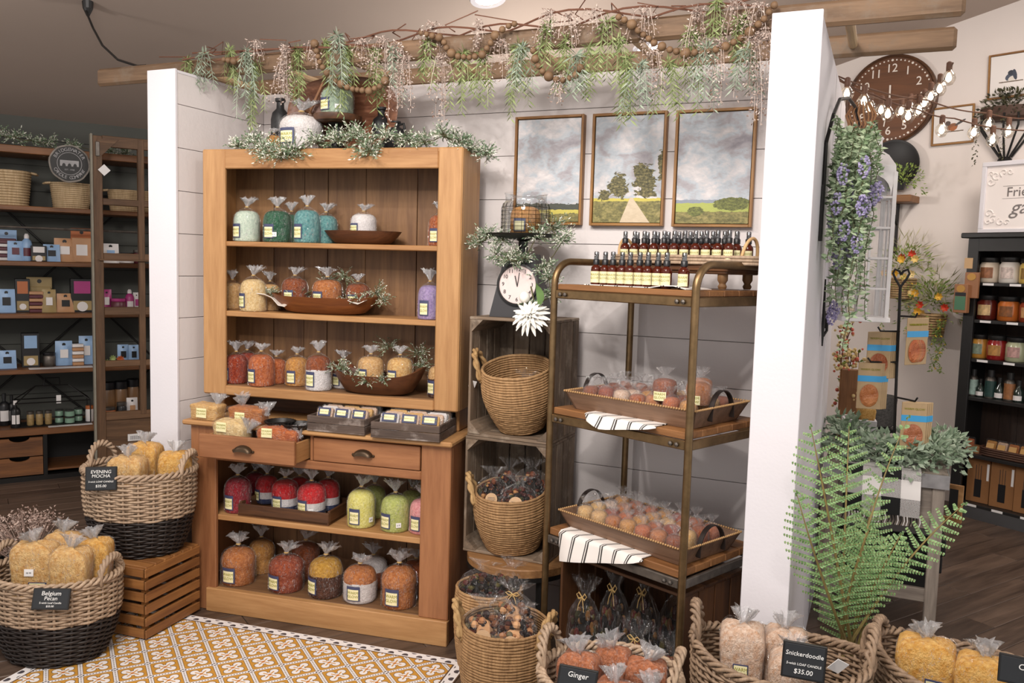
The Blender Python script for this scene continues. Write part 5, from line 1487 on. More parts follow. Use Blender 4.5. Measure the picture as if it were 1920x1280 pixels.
def jug(u, v, h, r, label, handle=False):
    t = thing('black_bottle', label, 'bottle', hut(u, v, 2.079), HA, 'black bottles on the hutch top')
    ob('bottle_body', MB().lathe([(.9 * r, 0), (r, .008), (r, h * .62), (r * .85, h * .74), (r * .42, h * .82), (r * .40, h * .93), (r * .55, h * .95), (r * .55, h)], 24).mesh('jug', .8), M_matte, t)
    if handle: ob('jug_handle', MB().tube([(r * .4, 0, h * .9), (r * .9, 0, h * .92), (r * 1.0, 0, h * .78), (r * .9, 0, h * .68)], .006, 8), M_matte, t)
M_matte = plain('matte_black_glaze', '#1D1D1F', .55)
jug(-.965, .29, .25, .042, 'black bottle vase at the wing wall end of hutch top')
jug(-.46, .29, .20, .044, 'tall black jug beside the copper dough bowl', True)
jug(-.385, .27, .135, .042, 'short black jug at the end of the hutch top pair', True)
m = MB(); vs = []; n = 36
prof = [(.25, -.075), (.55, -.07), (.85, -.03), (1.0, .0), (.93, .0), (.8, -.02), (.5, -.055), (.02, -.062)]
for q, d in prof:
    for i in range(n):
        t = 2 * PI * i / n; vs.append((q * .27 * math.copysign(abs(math.cos(t)) ** .8, math.cos(t)), -d - .075, .165 + q * .165 * math.copysign(abs(math.sin(t)) ** .8, math.sin(t))))
m.add(vs, [(k * n + i, k * n + (i + 1) % n, (k + 1) * n + (i + 1) % n, (k + 1) * n + i) for k in range(len(prof) - 1) for i in range(n)])
o = ob('carved_bowl', m.mesh('bowl', 1.2), wood('copper_wood', '#5A3524', '#9A6A50', 'X', .4, 1.0), None, hut(-.64, .31, 2.08), (-.12, 0, HA)); setp(o, 'large carved copper brown bowl leaning upright behind the cake stand', 'bowl')
ant = MB()
for pts in ((( -.78, .27, 0), (-.76, .27, .08), (-.80, .26, .18), (-.74, .25, .28), (-.70, .25, .36)), ((-.76, .27, .08), (-.70, .26, .16), (-.72, .25, .24)), ((-.80, .26, .18), (-.87, .25, .24), (-.86, .25, .33))):
    ant.tube([hut(u, v, 2.082 + z) - hut(-.78, .27, 2.082) for u, v, z in pts], [.012 - .0018 * i for i in range(len(pts))], 7)
o = ob('driftwood_branch', ant.mesh('branch', 3.2), plain('driftwood', '#8A6246', .7, var=.2), None, hut(-.78, .27, 2.082)); setp(o, 'smooth brown driftwood branch rising behind the white candle', 'branch')

# ------------------------------------------------------------------ black scale clock with wire jar and dahlia
sc_ = thing('scale_clock', 'black kitchen scale with round clock face on the upper crate', 'scale', (1.215, -.215, 1.386), .12)
mm = MB(); b0, b1 = .118, .062
vs = [(-b0, -.075, 0), (b0, -.075, 0), (b0, .075, 0), (-b0, .075, 0), (-b1, -.05, .262), (b1, -.05, .262), (b1, .05, .262), (-b1, .05, .262)]
mm.add(vs, [(3, 2, 1, 0), (4, 5, 6, 7), (0, 1, 5, 4), (1, 2, 6, 5), (2, 3, 7, 6), (3, 0, 4, 7)])
ob('scale_body', mm, plain('charcoal_enamel', '#2E2D30', .5), sc_)
ob('stem', MB().lathe([(.025, .262), (.02, .27), (.02, .315), (.035, .322)], 16), M_black, sc_)
ob('pan', MB().lathe([(.04, .322), (.11, .325), (.15, .337), (.155, .345), (.148, .345), (.108, .333), (.0, .33)], 40, cap=False).mesh('pan', .9), M_black, sc_)
tl = math.atan2(.025, .262)
fc = ob('clock_face', MB().lathe([(.080, 0), (.080, .006)], 40), plain('pink_dial', '#E3CFCB', .5, var=.03), sc_, (0, -.062, .135), (PI / 2 - tl, 0, 0))
ob('bezel', MB().lathe([(.078, .0), (.088, .0), (.088, .012), (.080, .014), (.078, .008)], 40, cap=False).mesh('ring', .8), M_black, fc)
for i in range(12):
    a = PI / 2 - 2 * PI * (i + 1) / 12; ob('numeral', text_mesh(str(i + 1), .022), M_ink, fc, (.062 * math.cos(a), .062 * math.sin(a), .0068))
ob('clock_hand', MB().bar((0, -.008, .0085), (.006, .05, .0085), .003, .001), M_black, fc); ob('clock_hand', MB().bar((0, -.008, .0092), (-.012, .036, .0092), .004, .001), M_black, fc)
jr = thing('wire_jar', 'glass jar in a wire cage holding a tan candle on the scale pan', 'jar', (1.222, -.215, 1.7195), .1)
ob('candle_in_jar', W_body[0], WX['honey'], jr, (0, 0, .006), (0, 0, 0), (.125, .125, .12))
ob('jar_label', LBL, M_navy, jr, (0, 0, .006), (0, 0, -.1), (.126, .126, .12)); ob('label_face', LFACE, M_cream, jr, (0, 0, .006), (0, 0, -.1), (.127, .127, .12))
ob('jar_glass', MB().lathe([(.09, 0), (.098, .008), (.1, .1), (.094, .135), (.086, .146), (.086, .172), (.09, .174), (.09, .18)], 40, cap=False).mesh('glass', 3.2), glass('jar_glass', (.95, .96, .96, 1), .04, .5), jr)
cg = MB()
for k in range(8):
    z = .008 + k * .016; r = .1015 if k < 7 else .098
    cg.tube([(r * math.cos(a), r * math.sin(a), z) for a in [2 * PI * i / 40 for i in range(40)]], .0009, 4, True)
for i in range(22):
    a = 2 * PI * i / 22; cg.tube([(.1015 * math.cos(a), .1015 * math.sin(a), .004), (.1015 * math.cos(a), .1015 * math.sin(a), .115), (.094 * math.cos(a + .06), .094 * math.sin(a + .06), .137)], .0009, 4)
ob('wire_cage', cg, M_blackmetal, jr)
fw_ = thing('white_dahlia', 'large white dahlia hanging over the upper crate edge', 'flower', (1.335, -.40, 1.40), scale=(1.15, 1.15, 1.15))
M_petal = plain('white_petal', '#F1EEE6', .6, var=.03); rnd = random.Random(4); pm = {}
for ring, (n, L, w, e) in enumerate(((16, .072, .017, -.25), (16, .065, .016, .15), (14, .055, .015, .5), (12, .042, .013, .85), (8, .028, .010, 1.2))):
    m = MB(); N = 5; vs = []
    for i in range(N + 1):
        f = i / N; ww = w * math.sin(PI * min(.97, .12 + .86 * f)) ** .7; zz = .010 * math.sin(PI * f) - .004 * f
        vs += [(L * f, -ww / 2, zz + .003), (L * f, 0, zz - .001), (L * f, ww / 2, zz + .003)]
    fs = []
    for i in range(N): fs += [(3 * i, 3 * i + 3, 3 * i + 4, 3 * i + 1), (3 * i + 1, 3 * i + 4, 3 * i + 5, 3 * i + 2)]
    pm = m.add(vs, fs).mesh('petal', 3.2)
    for i in range(n):
        a = 2 * PI * i / n + ring * .2 + rnd.uniform(-.06, .06)
        mx = Matrix.Rotation(.95, 3, 'X') @ Matrix.Rotation(a, 3, 'Z') @ Matrix.Rotation(-e + rnd.uniform(-.15, .15), 3, 'Y')
        ob('petal', pm, M_petal, fw_, rot=mx.to_euler())
ob('flower_stem', MB().tube([(0, .01, .01), (-.01, .05, .05), (-.04, .09, .1)], .003, 5), M_stem, fw_)
b_ = thing('white_flower_bud', 'small white bud with broad green leaf beside the dahlia', 'flower', (1.30, -.385, 1.475))
ob('bud', MB().ball((0, 0, 0), .022, 14, 9, 1.1).mesh('bud', 3.2), M_petal, b_); lf = MB(); vs = []
for i in range(7):
    f = i / 6; w = .036 * math.sin(PI * min(.98, .05 + .93 * f)) ** .7; vs += [(.05 + .012 * f, -.005 - w * .3, .06 - .09 * f), (.05 + .012 * f + w, -.02, .06 - .09 * f - .006)]
ob('green_leaf', lf.add(vs, [(2 * i, 2 * i + 1, 2 * i + 3, 2 * i + 2) for i in range(6)]).mesh('leaf', 3.2), plain('leaf_green', '#5C7A42', .5, var=.15), b_)
# ------------------------------------------------------------------ long dark shelving against the charcoal wall
su = thing('wall_shelving', 'long brown board shelving with drawers against the charcoal wall', 'shelving', LP, LA)
for z, t in ((2.31, .05), (1.909, .032), (1.533, .032), (1.173, .032), (.786, .032), (.372, .05)):
    ob('shelf_board', MB().box(-1.3, 1.9, 0, .385, z - t, z, .004), unit_wood('X'), su)
for u in (-.62, .9, 1.86):
    for v in (.01, .37): ob('upright', MB().box(u, u + .03, v, v + .02, 0, 2.3), M_blackmetal, su)
for u0, u1, z0, z1 in ((-.15, .55, 1.19, 1.89), (-.15, .55, 1.89, 1.19), (-.45, .35, .4, 1.14), (-.45, .35, 1.14, .4), (.5, 1.2, .4, 1.14), (.5, 1.2, 1.14, .4)):
    ob('brace', MB().tube([(u0, .38, z0), (u1, .38, z1)], .007, 6), M_blackmetal, su)
ob('hanging_rail', MB().tube([(-1.3, .02, 1.762), (1.9, .02, 1.762)], .009, 8), M_steel, su)
ob('cabinet_frame', MB().box(-1.3, 1.9, .0, .385, .0, .035), M_blackmetal, su)
for u in (-.62, -.03 + .055, .5, .9): ob('cabinet_post', MB().box(u, u + .025, .004, .38, .035, .322), M_blackmetal, su)
ob('cabinet_back', MB().box(-1.3, 1.9, .37, .385, .035, .322), M_black, su)
ob('bay_shelf', MB().box(.05, .5, .02, .37, .06, .075), unit_wood('X'), su)
for z0, z1 in ((.043, .170), (.178, .308)):
    m = MB(); N = 12; u0, u1 = -.59, .022; uc = -.16 + .04; R = .062
    prof = [(u0, z0), (u1, z0), (u1, z1)] + [(uc + R * math.cos(PI * i / N), z1 - R * .45 * math.sin(PI * i / N)) for i in range(N + 1)] + [(u0, z1)]
    k = len(prof); m.add([(u, .003, z) for u, z in prof] + [(u, .022, z) for u, z in prof], [tuple(range(k)), tuple(range(2 * k - 1, k - 1, -1))] + [(i, k + i, k + (i + 1) % k, (i + 1) % k) for i in range(k)])
    ob('drawer', m, unit_wood('X'), su)
# old window frame standing before the shelving
wf = thing('old_sash_panel', 'old brown window frame with empty panes standing before the shelving', 'window frame', lsh(.34, -.2, 0), LA)
F0, F1 = 0.0, .62
for u in (F0, .285, F1 - .06): ob('stile', MB().box(u, u + (.06 if u != .285 else .042), -.02, .02, 0 if u != .285 else .46, 2.40, .003), wood('frame_brown', '#4A3422', '#7A5B40', 'Z', .6), wf)
ob('weathered_edge', MB().box(F0 - .014, F0, -.03, .022, 0, 2.41, .002), plain('grey_edge', '#8C877A', .8, var=.1), wf)
for z0, z1 in ((2.33, 2.405), (1.935, 1.98), (1.56, 1.605), (1.175, 1.23), (.81, .853), (.43, .488), (.0, .1)):
    ob('rail', MB().box(F0 + .06, F1 - .06, -.018, .018, z0, z1, .003), wood('frame_brown', '#4A3422', '#7A5B40', 'X', .6), wf)
ob('sill_ledge', MB().box(F0 + .03, F1 - .0, -.04, .02, 1.552, 1.564, .002), wood('frame_brown', '#4A3422', '#7A5B40', 'X', .6), wf)
ob('lower_panel', MB().box(F0 + .05, F1 - .05, -.008, .008, .09, .44), wood('frame_brown', '#4A3422', '#7A5B40', 'X', .6), wf)
ob('corner_gusset', MB().add([(.03, -.024, 2.38), (.17, -.024, 2.39), (.03, -.024, 2.24), (.03, -.018, 2.38), (.17, -.018, 2.39), (.03, -.018, 2.24)], [(0, 2, 1), (3, 4, 5), (0, 1, 4, 3), (1, 2, 5, 4), (2, 0, 3, 5)]), wood('frame_brown', '#4A3422', '#7A5B40', 'X', .6), wf)
ob('hinge_plate', MB().box(.018, .045, -.03, -.022, 2.26, 2.36, .004), M_steel, wf)
ob('price_tag', MB().box(-.028, .028, -.001, .001, -.028, .028), M_paper, wf, (.07, -.03, 2.17), (0, PI / 4, 0))
ob('barcode_sticker', MB().box(.20, .30, -.012, -.009, .27, .32), M_paper, wf); ob('barcode_print', text_mesh('|||||||||', .03), M_ink, wf, (.25, -.0125, .295), (PI / 2, 0, 0))
def at_(u, v, z): return lsh(u, v, z)
# round company sign
rs_ = thing('round_sign', 'round black candle company sign hung at the shelving', 'sign', lsh(0.218, -.03, 2.212), LA)
ob('sign_disc', MB().lathe([(.118, 0), (.118, .012)], 48), M_black, rs_, (0, .006, 0), (PI / 2, 0, 0))
ob('sign_ring', MB().lathe([(.118, -.004), (.128, -.004), (.128, .016), (.118, .016)], 48, cap=False, jit=lambda t, k: 1 + .012 * math.sin(40 * t)).mesh('ring', .6), M_steel, rs_, (0, .006, 0), (PI / 2, 0, 0))
ob('inner_ring', MB().lathe([(.074, 0), (.077, 0), (.077, .002), (.074, .002)], 40, cap=False), M_silver if 'M_silver' in globals() else plain('silver_print', '#A9A7A9', .5), rs_, (0, -.0055, 0), (PI / 2, 0, 0))
M_silver = plain('silver_print', '#A9A7A9', .5)
for word, a0, a1, flip in (('BRIDGEWATER', 152, 28, 1), ('CANDLE COMPANY', 207, 333, -1)):
    for i, ch in enumerate(word):
        if ch == ' ': continue
        a = math.radians(a0 + (a1 - a0) * i / (len(word) - 1)); r = .096
        ob('sign_letter', text_mesh(ch, .032), M_silver, rs_, (r * math.cos(a), -.007, r * math.sin(a)), (PI / 2, -(a - PI / 2) if flip == 1 else -(a + PI / 2), 0))
ob('sign_letter', text_mesh('EST. 1998', .015), M_silver, rs_, (0, -.007, -.042), (PI / 2, 0, 0))
br = MB(); prof = [(-.058, -.018), (.058, -.018), (.058, .022), (-.058, .022)]
br.box(-.058, .058, -.0075, -.006, .006, .022)
for i in range(4): br.box(-.058 + i * .0345, -.046 + i * .0345, -.0075, -.006, -.018, .006)
for i in range(3):
    c = -.0345 + i * .0345; N = 8; v_ = [(c + .0115 * math.cos(PI * k / N), -.0075, -.018 + .020 * math.sin(PI * k / N)) for k in range(N + 1)]
    v_ += [(x, -.0075, .008) for x, _, _ in v_]; br.add(v_, [(k, k + 1, N + 2 + k, N + 1 + k) for k in range(N)])
ob('bridge_emblem', br, M_silver, rs_)
# woven baskets on the upper board
M_straw = wood('straw', '#A98C66', '#D9C19C', 'Z', .7, 4.0, .4)
def straw_basket(u, w, h, label, v=.2):
    t = thing('straw_basket', label, 'basket', lsh(u, v, 1.911), LA, 'straw baskets on the shelving')
    m = MB(); rows = 13
    for k in range(rows):
        f = (k + .5) / rows; r = w / 2 * (.84 + .16 * f)
        m.tube([(r * (1 + .012 * math.sin(26 * a + (k % 2) * PI)) * math.cos(a), r * .9 * (1 + .012 * math.sin(26 * a + (k % 2) * PI)) * math.sin(a), f * h) for a in [2 * PI * i / 52 for i in range(52)]], h / rows * .58, 5, True)
    ob('weave', m.mesh('weave', 3.2), M_straw, t); ob('basket_floor', MB().lathe([(w * .42, .003), (w * .42, .01)], 24, sy=.9), M_straw, t)
    for s in (-1, 1): ob('handle', MB().tube([(s * w * .5, -.035, h * .97), (s * w * .62, -.03, h * .95), (s * w * .66, 0, h * .93), (s * w * .62, .03, h * .95), (s * w * .5, .035, h * .97)], .008, 6), M_straw, t)
for (u, w, h), lb in zip(((-0.1403, 0.2735, 0.2402), (0.248, 0.2605, 0.1839), (0.6116, 0.2452, 0.1582), (0.8379, 0.25, 0.1613)), ('straw basket at picture edge on the top shelving board', 'straw basket partly behind the round black sign', 'straw basket behind the pane of old window frame', 'straw basket mostly hidden by the white end board')):
    straw_basket(u, w, h, lb)
greenery('eucalyptus_garland', 'frosted greenery garland lying along the shelving top', [(lsh(u, .08, 2.33 + dz), R) for u, dz, R in ((-.3, .05, .1), (-.2, .05, .1), (-.1, .04, .1), (0, .03, .1), (.1, .02, .1), (.17, -.05, .1), (.2, -.12, .08), (.25, .02, .08), (.5, .0, .07), (.6, .0, .07))], 31, .016, 26)
# goods on the boards
M_blueP = plain('pale_blue_print', '#8FB0D6', .4, var=.05); M_tanP = plain('tan_print', '#B98C66', .45, var=.06); M_goldP = plain('gold_print', '#A08A5C', .45, var=.06); M_pinkP = plain('magenta_print', '#A83A7A', .4, var=.05)
M_blkP = plain('black_carton', '#18181A', .4); M_whtP = plain('white_print', '#E2DEDD', .5); M_maroonP = plain('maroon_print', '#5A2530', .4); M_orgP = plain('orange_print', '#B5683A', .45)
def goods(kind, row, v, uwh, z, c, c2, label, group=None, rz=0.0):
    u, w, h = uwh; p = lsh(u, v, z + .001)
    t = thing({'pouch': 'scent_pouch', 'box': 'scent_box', 'spray': 'room_spray', 'card': 'card_pack', 'stack': 'melt_pack', 'jar': 'small_jar', 'tin': 'candle_tin', 'bottle': 'oil_bottle'}[kind], label, {'pouch': 'packet', 'box': 'box', 'spray': 'spray bottle', 'card': 'packet', 'stack': 'wax pack', 'jar': 'jar', 'tin': 'tin', 'bottle': 'bottle'}[kind], p, LA + rz, group or 'goods on the dark shelving')
    if kind == 'pouch':
        m = MB(); n = 7; vs = []
        for s in (-1, 1):
            for i in range(n):
                for j in range(n):
                    x, zz = i / (n - 1) - .5, j / (n - 1); b = math.sin(PI * i / (n - 1)) * math.sin(PI * min(1, zz * .9 + .1)) ** .6
                    vs.append((x * w * (1 - .06 * zz), s * (.0015 + .018 * b) + zz * .012, zz * h))
        fs = []
        for s in (0, 1):
            for i in range(n - 1):
                for j in range(n - 1): a = s * n * n + i * n + j; fs.append((a, a + n, a + n + 1, a + 1) if s == 0 else (a, a + 1, a + n + 1, a + n))
        ob('packet', m.add(vs, fs).mesh('pouch', 3.2), c, t)
        ob('picture_patch', MB().box(-w * .22, w * .22, -.022, -.012, h * .32, h * .66), c2, t, (0, .002, 0)); ob('brand_dot', MB().lathe([(w * .1, 0), (w * .1, .003)], 14), M_blkP, t, (0, .0, h * .86), (PI / 2, 0, 0))
    elif kind == 'box':
        d = .08; ob('carton', MB().box(-w / 2, w / 2, -d / 2, d / 2, 0, h, .002), c, t)
        ob('picture_patch', MB().box(-w * .36, w * .36, -d / 2 - .0015, -d / 2, h * .56, h * .93), c2, t); ob('bottle_patch', MB().box(-w * .4, w * .4, -d / 2 - .0015, -d / 2, h * .06, h * .34), M_goldP, t)
        ob('bottle_print', MB().lathe([(w * .2, 0), (w * .24, .001)], 16), M_whtP, t, (0, -d / 2 - .0018, h * .17), (PI / 2, 0, 0))
    elif kind == 'spray':
        ob('can', MB().lathe([(w * .46, 0), (w * .5, .006), (w * .5, h * .62), (w * .4, h * .74), (w * .2, h * .82)], 18).mesh('can', .8), c, t); ob('nozzle', MB().lathe([(w * .24, h * .82), (w * .24, h * .92), (w * .14, h)], 12), M_whtP, t)
        ob('can_label', patch(w * .505, .7, h * .18, h * .48, 6, .001), c2, t)
    elif kind == 'card':
        ob('packet', MB().box(-w * .46, w * .46, -.012, .012, 0, h * .72, .004), c2, t); ob('card_header', MB().box(-w / 2, w / 2, -.004, .004, h * .66, h, .002), c, t)
        ob('brand_dot', MB().lathe([(w * .09, 0), (w * .09, .002)], 14), M_blkP, t, (0, -.004, h * .88), (PI / 2, 0, 0)); ob('picture_patch', MB().box(-w * .26, w * .26, -.0135, -.012, h * .2, h * .52), M_whtP, t)
    elif kind == 'stack':
        n = 6
        for i in range(n): ob('melt_tray', MB().box(-w / 2, w / 2, -.03, .03, i * h / n, (i + .86) * h / n, .003), c if i % 2 else c2, t)
    elif kind in ('jar', 'tin'):
        ob('jar_body', MB().lathe([(w * .44, 0), (w * .5, h * .06), (w * .5, h * .72), (w * .44, h * .8)], 20).mesh('jar', .8), c, t); ob('lid', MB().lathe([(w * .46, h * .8), (w * .48, h * .83), (w * .48, h), (w * .44, h * 1.01)], 20).mesh('lid', .8), c2, t)
        if kind == 'tin': ob('jar_label', patch(w * .505, .6, h * .2, h * .6, 6, .001), M_whtP, t)
    else:
        ob('bottle_body', MB().lathe([(w * .46, 0), (w * .5, .005), (w * .5, h * .6), (w * .42, h * .7), (w * .17, h * .76), (w * .17, h * .86)], 18).mesh('bottle', .8), c, t); ob('cap', MB().lathe([(w * .2, h * .85), (w * .2, h)], 12), c2, t)
        ob('bottle_label', patch(w * .505, .8, h * .15, h * .48, 6, .001), M_whtP, t)
    return t
Z2, Z3, Z4, ZW = 1.533, 1.173, .786, .372
for kind, v, uwh, z, c, c2, lb in (
    ('stack', .2, (-0.1727, 0.089, 0.141), Z2, M_maroonP, M_whtP, 'stack of maroon wax packs at picture edge of second board'),
    ('card', .26, (-0.1556, 0.1273, 0.2133), Z2, M_blueP, M_maroonP, 'blue headed card pack behind the maroon stack'),
    ('pouch', .12, (-0.1089, 0.0996, 0.1365), Z2, M_blueP, M_maroonP, 'pale blue scent pouch with maroon picture'),
    ('spray', .14, (-0.0395, 0.067, 0.1898), Z2, M_blueP, M_maroonP, 'pale blue room spray between pouch and car card'),
    ('box', .13, (0.03, 0.0973, 0.1086), Z2, M_blkP, M_whtP, 'black car scent pack with blue car top'),
    ('pouch', .12, (0.1116, 0.1092, 0.1205), Z2, M_blueP, M_blkP, 'pale blue scent pouch beside the black car pack'),
    ('pouch', .16, (0.1967, 0.1373, 0.1678), Z2, M_tanP, M_whtP, 'tan scent pouch with red flower picture'),
    ('card', .17, (0.3072, 0.1388, 0.2429), Z2, M_orgP, M_tanP, 'orange card pack leaning by the window frame'),
    ('pouch', .14, (0.4933, 0.1171, 0.1406), Z2, M_whtP, M_blueP, 'white scent pouch seen through the window frame'),
    ('tin', .14, (0.6003, 0.1025, 0.0789), Z2, M_whtP, M_blkP, 'white and black tin seen through the frame'),
    ('jar', .15, (0.6789, 0.0636, 0.0994), Z2, M_maroonP, M_steel, 'small clear jar at frame mullion on second board'),
    ('pouch', .13, (-0.1703, 0.1108, 0.1625), Z3, M_blueP, M_blkP, 'pale blue pouch at picture edge of third board'),
    ('box', .2, (-0.0701, 0.0903, 0.2333), Z3, M_blkP, M_orgP, 'tall black scent box with orange picture strip'),
    ('card', .27, (0.0409, 0.1612, 0.2456), Z3, M_goldP, M_goldP, 'gold headed card pack behind the pink wax stack'),
    ('stack', .16, (0.0118, 0.0868, 0.1509), Z3, M_tanP, M_maroonP, 'pinkish wax pack stack on third board'),
    ('pouch', .13, (0.0899, 0.0908, 0.1627), Z3, M_goldP, M_whtP, 'gold scent pouch next to pinkish wax stack'),
    ('pouch', .14, (0.194, 0.1148, 0.1339), Z3, M_tanP, M_blkP, 'tan scent pouch standing alone on third board'),
    ('box', .18, (0.3029, 0.1475, 0.2406), Z3, M_blkP, M_pinkP, 'wide black scent box with magenta picture'),
    ('pouch', .16, (0.4658, 0.0707, 0.1649), Z3, M_pinkP, M_whtP, 'magenta scent pouch seen through window frame'),
    ('jar', .14, (0.5418, 0.1026, 0.0986), Z3, M_maroonP, M_pinkP, 'plum glass jar seen through the window frame'),
    ('spray', .15, (0.6199, 0.0636, 0.167), Z3, M_pinkP, M_whtP, 'magenta room spray seen through the window frame'),
    ('pouch', .15, (0.6676, 0.0479, 0.1437), Z3, M_whtP, M_pinkP, 'white card packet beside the magenta spray'),
    ('pouch', .1, (-0.1746, 0.111, 0.1258), Z4, M_blueP, M_blkP, 'pale blue pouch at picture edge of fourth board'),
    ('box', .16, (-0.031, 0.1095, 0.2417), Z4, M_blkP, M_blueP, 'black scent box with sky picture on fourth board'),
    ('jar', .15, (0.084, 0.0839, 0.0992), Z4, M_steel, M_blkP, 'little glass burner on the fourth board'),
    ('pouch', .17, (0.1808, 0.1157, 0.1774), Z4, M_blueP, M_whtP, 'pale blue pouches leaning beside the burner'),
    ('stack', .16, (0.2691, 0.0738, 0.1592), Z4, M_whtP, M_tanP, 'cream wax pack stack on the fourth board'),
    ('pouch', .2, (0.3304, 0.102, 0.208), Z4, M_blueP, M_whtP, 'large pale blue pouch next to the cream stack'),
    ('pouch', .17, (0.5741, 0.0799, 0.1398), Z4, M_blueP, M_blkP, 'pale blue pouch behind the paper flowers'),
    ('pouch', .16, (0.6458, 0.0723, 0.1365), Z4, M_blueP, M_blkP, 'pale blue pouch at frame mullion of fourth board'),
    ('bottle', .2, (-0.1974, 0.0678, 0.2259), ZW, M_blkP, M_blkP, 'tall black bottle at picture edge on the worktop'),
    ('bottle', .22, (-0.1511, 0.0531, 0.2086), ZW, M_blkP, M_blkP, 'slim black bottle behind the white-capped one'),
    ('bottle', .08, (-0.1354, 0.0633, 0.19), ZW, M_blkP, M_whtP, 'black bottle with white cap beside the wire house'),
    ('tin', .12, (0.3349, 0.0547, 0.1173), ZW, M_whtP, M_orgP, 'white tin wedged beside the window frame stile'),
    ('jar', .22, (0.4779, 0.0962, 0.2685), ZW, plain('amber_wax', '#7A5A3C', .3), M_blkP, 'dark lidded jar candle first behind lowest pane'),
    ('jar', .22, (0.5625, 0.0969, 0.2705), ZW, plain('amber_wax', '#7A5A3C', .3), M_blkP, 'dark lidded jar candle second behind lowest pane'),
    ('jar', .24, (0.6476, 0.0897, 0.2813), ZW, plain('amber_wax', '#7A5A3C', .3), M_blkP, 'dark lidded jar candle nearest frame mullion'),
    ('pouch', .1, (0.6214, 0.0799, 0.1599), ZW, M_whtP, M_tanP, 'white scent pouch before the lidded jars'),
    ('jar', .1, (0.4645, 0.0868, 0.0986), ZW, M_orgP, M_steel, 'low orange candle jar behind lowest pane'),
    ('jar', .1, (0.5477, 0.0715, 0.1311), ZW, M_blkP, M_steel, 'low black candle jar behind lowest pane')):
    goods(kind, 0, v, uwh, z, c, c2, lb)
pf = thing('paper_flowers', 'orange and green paper flowers at the window frame', 'flower', lsh(0.48, .03, Z4), LA)
for x, z, r, c in ((-.04, .03, .03, '#9AA86A'), (.0, .06, .028, '#A8B878'), (.05, .05, .034, '#C8693C'), (-.01, .02, .03, '#7E9450'), (.06, .02, .026, '#B5552E')):
    m = MB()
    for i in range(9): a = 2 * PI * i / 9; m.leaf((x, -.01, z), (math.cos(a), -.5, math.sin(a)), r, r * .7, (0, -1, 0))
    ob('blossom', m, plain('bloom' + c, c, .6), pf)
ob('twig', MB().tube([(-.05, 0, 0), (0, 0, .04), (.05, 0, .05)], .003, 5), M_stem, pf)
# wire house with jars and tins
wh = thing('wire_house', 'black wire house basket with handle on the worktop', 'basket', lsh(0.099, .15, ZW + .002), LA)
w, d, h1, h2 = 0.2336, .10, .17, .275
wr_ = MB(); R = .0045
for y in (-d, d): wr_.tube([(-w, y, 0), (w, y, 0)], R, 5); wr_.tube([(-w, y, h1), (w, y, h1)], R, 5)
for x in (-w, w):
    wr_.tube([(x, -d, 0), (x, d, 0)], R, 5); wr_.tube([(x, -d, h1), (x, d, h1)], R, 5)
    for y in (-d, d): wr_.tube([(x, y, 0), (x, y, h1), (x * .45, 0, h2)], R, 5)
wr_.tube([(-w * .45, 0, h2), (w * .45, 0, h2)], R, 5); wr_.tube([(-w * .22, 0, h2), (-w * .2, 0, h2 + .055), (w * .2, 0, h2 + .055), (w * .22, 0, h2)], R, 5)
ob('wire_frame', wr_, M_blackmetal, wh); ob('house_floor', MB().box(-w, w, -d, d, 0, .004), M_blackmetal, wh); ob('paper_tag', MB().box(.02, .05, -.06, -.058, .15, .21), M_paper, wh)
M_oat = plain('gold_jar_glass', '#9A8258', .35, var=.2, vscale=60); M_sagej = plain('sage_tin', '#7C9C88', .35, var=.05); M_lidg = plain('grey_lid', '#4C4F4C', .4, .5)
for i, (px, n) in enumerate(((57, 'first'), (75, 'second'), (93, 'third'))):
    goods('jar', 0, .10, (-0.044 + i * .056, .046, .098), ZW + .006, M_oat, M_steel, '%s gold jar inside the wire house' % n, 'gold jars inside the wire house')
for i in range(3):
    for k in range(2):
        goods('jar', 0, (.13, .09, .15)[i], (0.139 + i * .063, (.055, .064, .055)[i], .046), ZW + .006 + k * .049, M_sagej, M_lidg, 'sage green tin, %s in %s stack inside the wire house' % (('lower', 'upper')[k], ('first', 'middle', 'last')[i]), 'sage tins inside the wire house')
for z, u0, u1, lb in ((Z4, -.05, .35, 'white paper runner along the fourth shelving board'), (ZW, .06, .34, 'white paper runner along the shelving worktop')):
    o = ob('paper_runner', MB().box(u0, u1, -.006, .09, .0005, .0025), M_whtP, None, lsh(0, 0, z), (0, 0, LA)); setp(o, lb, 'paper', 'paper runners on shelving')
# dried bunch behind the mat-edge basket
dv = thing('dried_bunch', 'dried pink seed bunch in a dark bucket beside the basket', 'dried flowers', (-.76, -1.02, 0))
ob('bucket', MB().lathe([(.10, 0), (.13, .2), (.135, .26), (.125, .26), (.12, .2), (.02, .05)], 24).mesh('bucket', .8), M_blackmetal, dv)
m = MB(); rnd = random.Random(9)
for i in range(90):
    a = rnd.uniform(0, 2 * PI); e = rnd.uniform(.1, 1.0); tip = Vector((math.cos(a) * e * .24, math.sin(a) * e * .24, .34 + .12 * (1 - e) + rnd.uniform(-.03, .04)))
    m.tube([(0, 0, .2), tip * .6 + Vector((0, 0, .1)), tip], .001, 3, cap=False)
    for k in range(10): m.leaf(tip + Vector((rnd.uniform(-.02, .02), rnd.uniform(-.02, .02), rnd.uniform(-.03, .015))), (rnd.uniform(-1, 1), rnd.uniform(-1, 1), rnd.uniform(-.3, 1)), .013, .007, fold=.5)
o = ob('seed_heads', m, leaf('dry_seed', '#8A6E62', '#D6C0B4'), dv); o['kind'] = 'stuff'
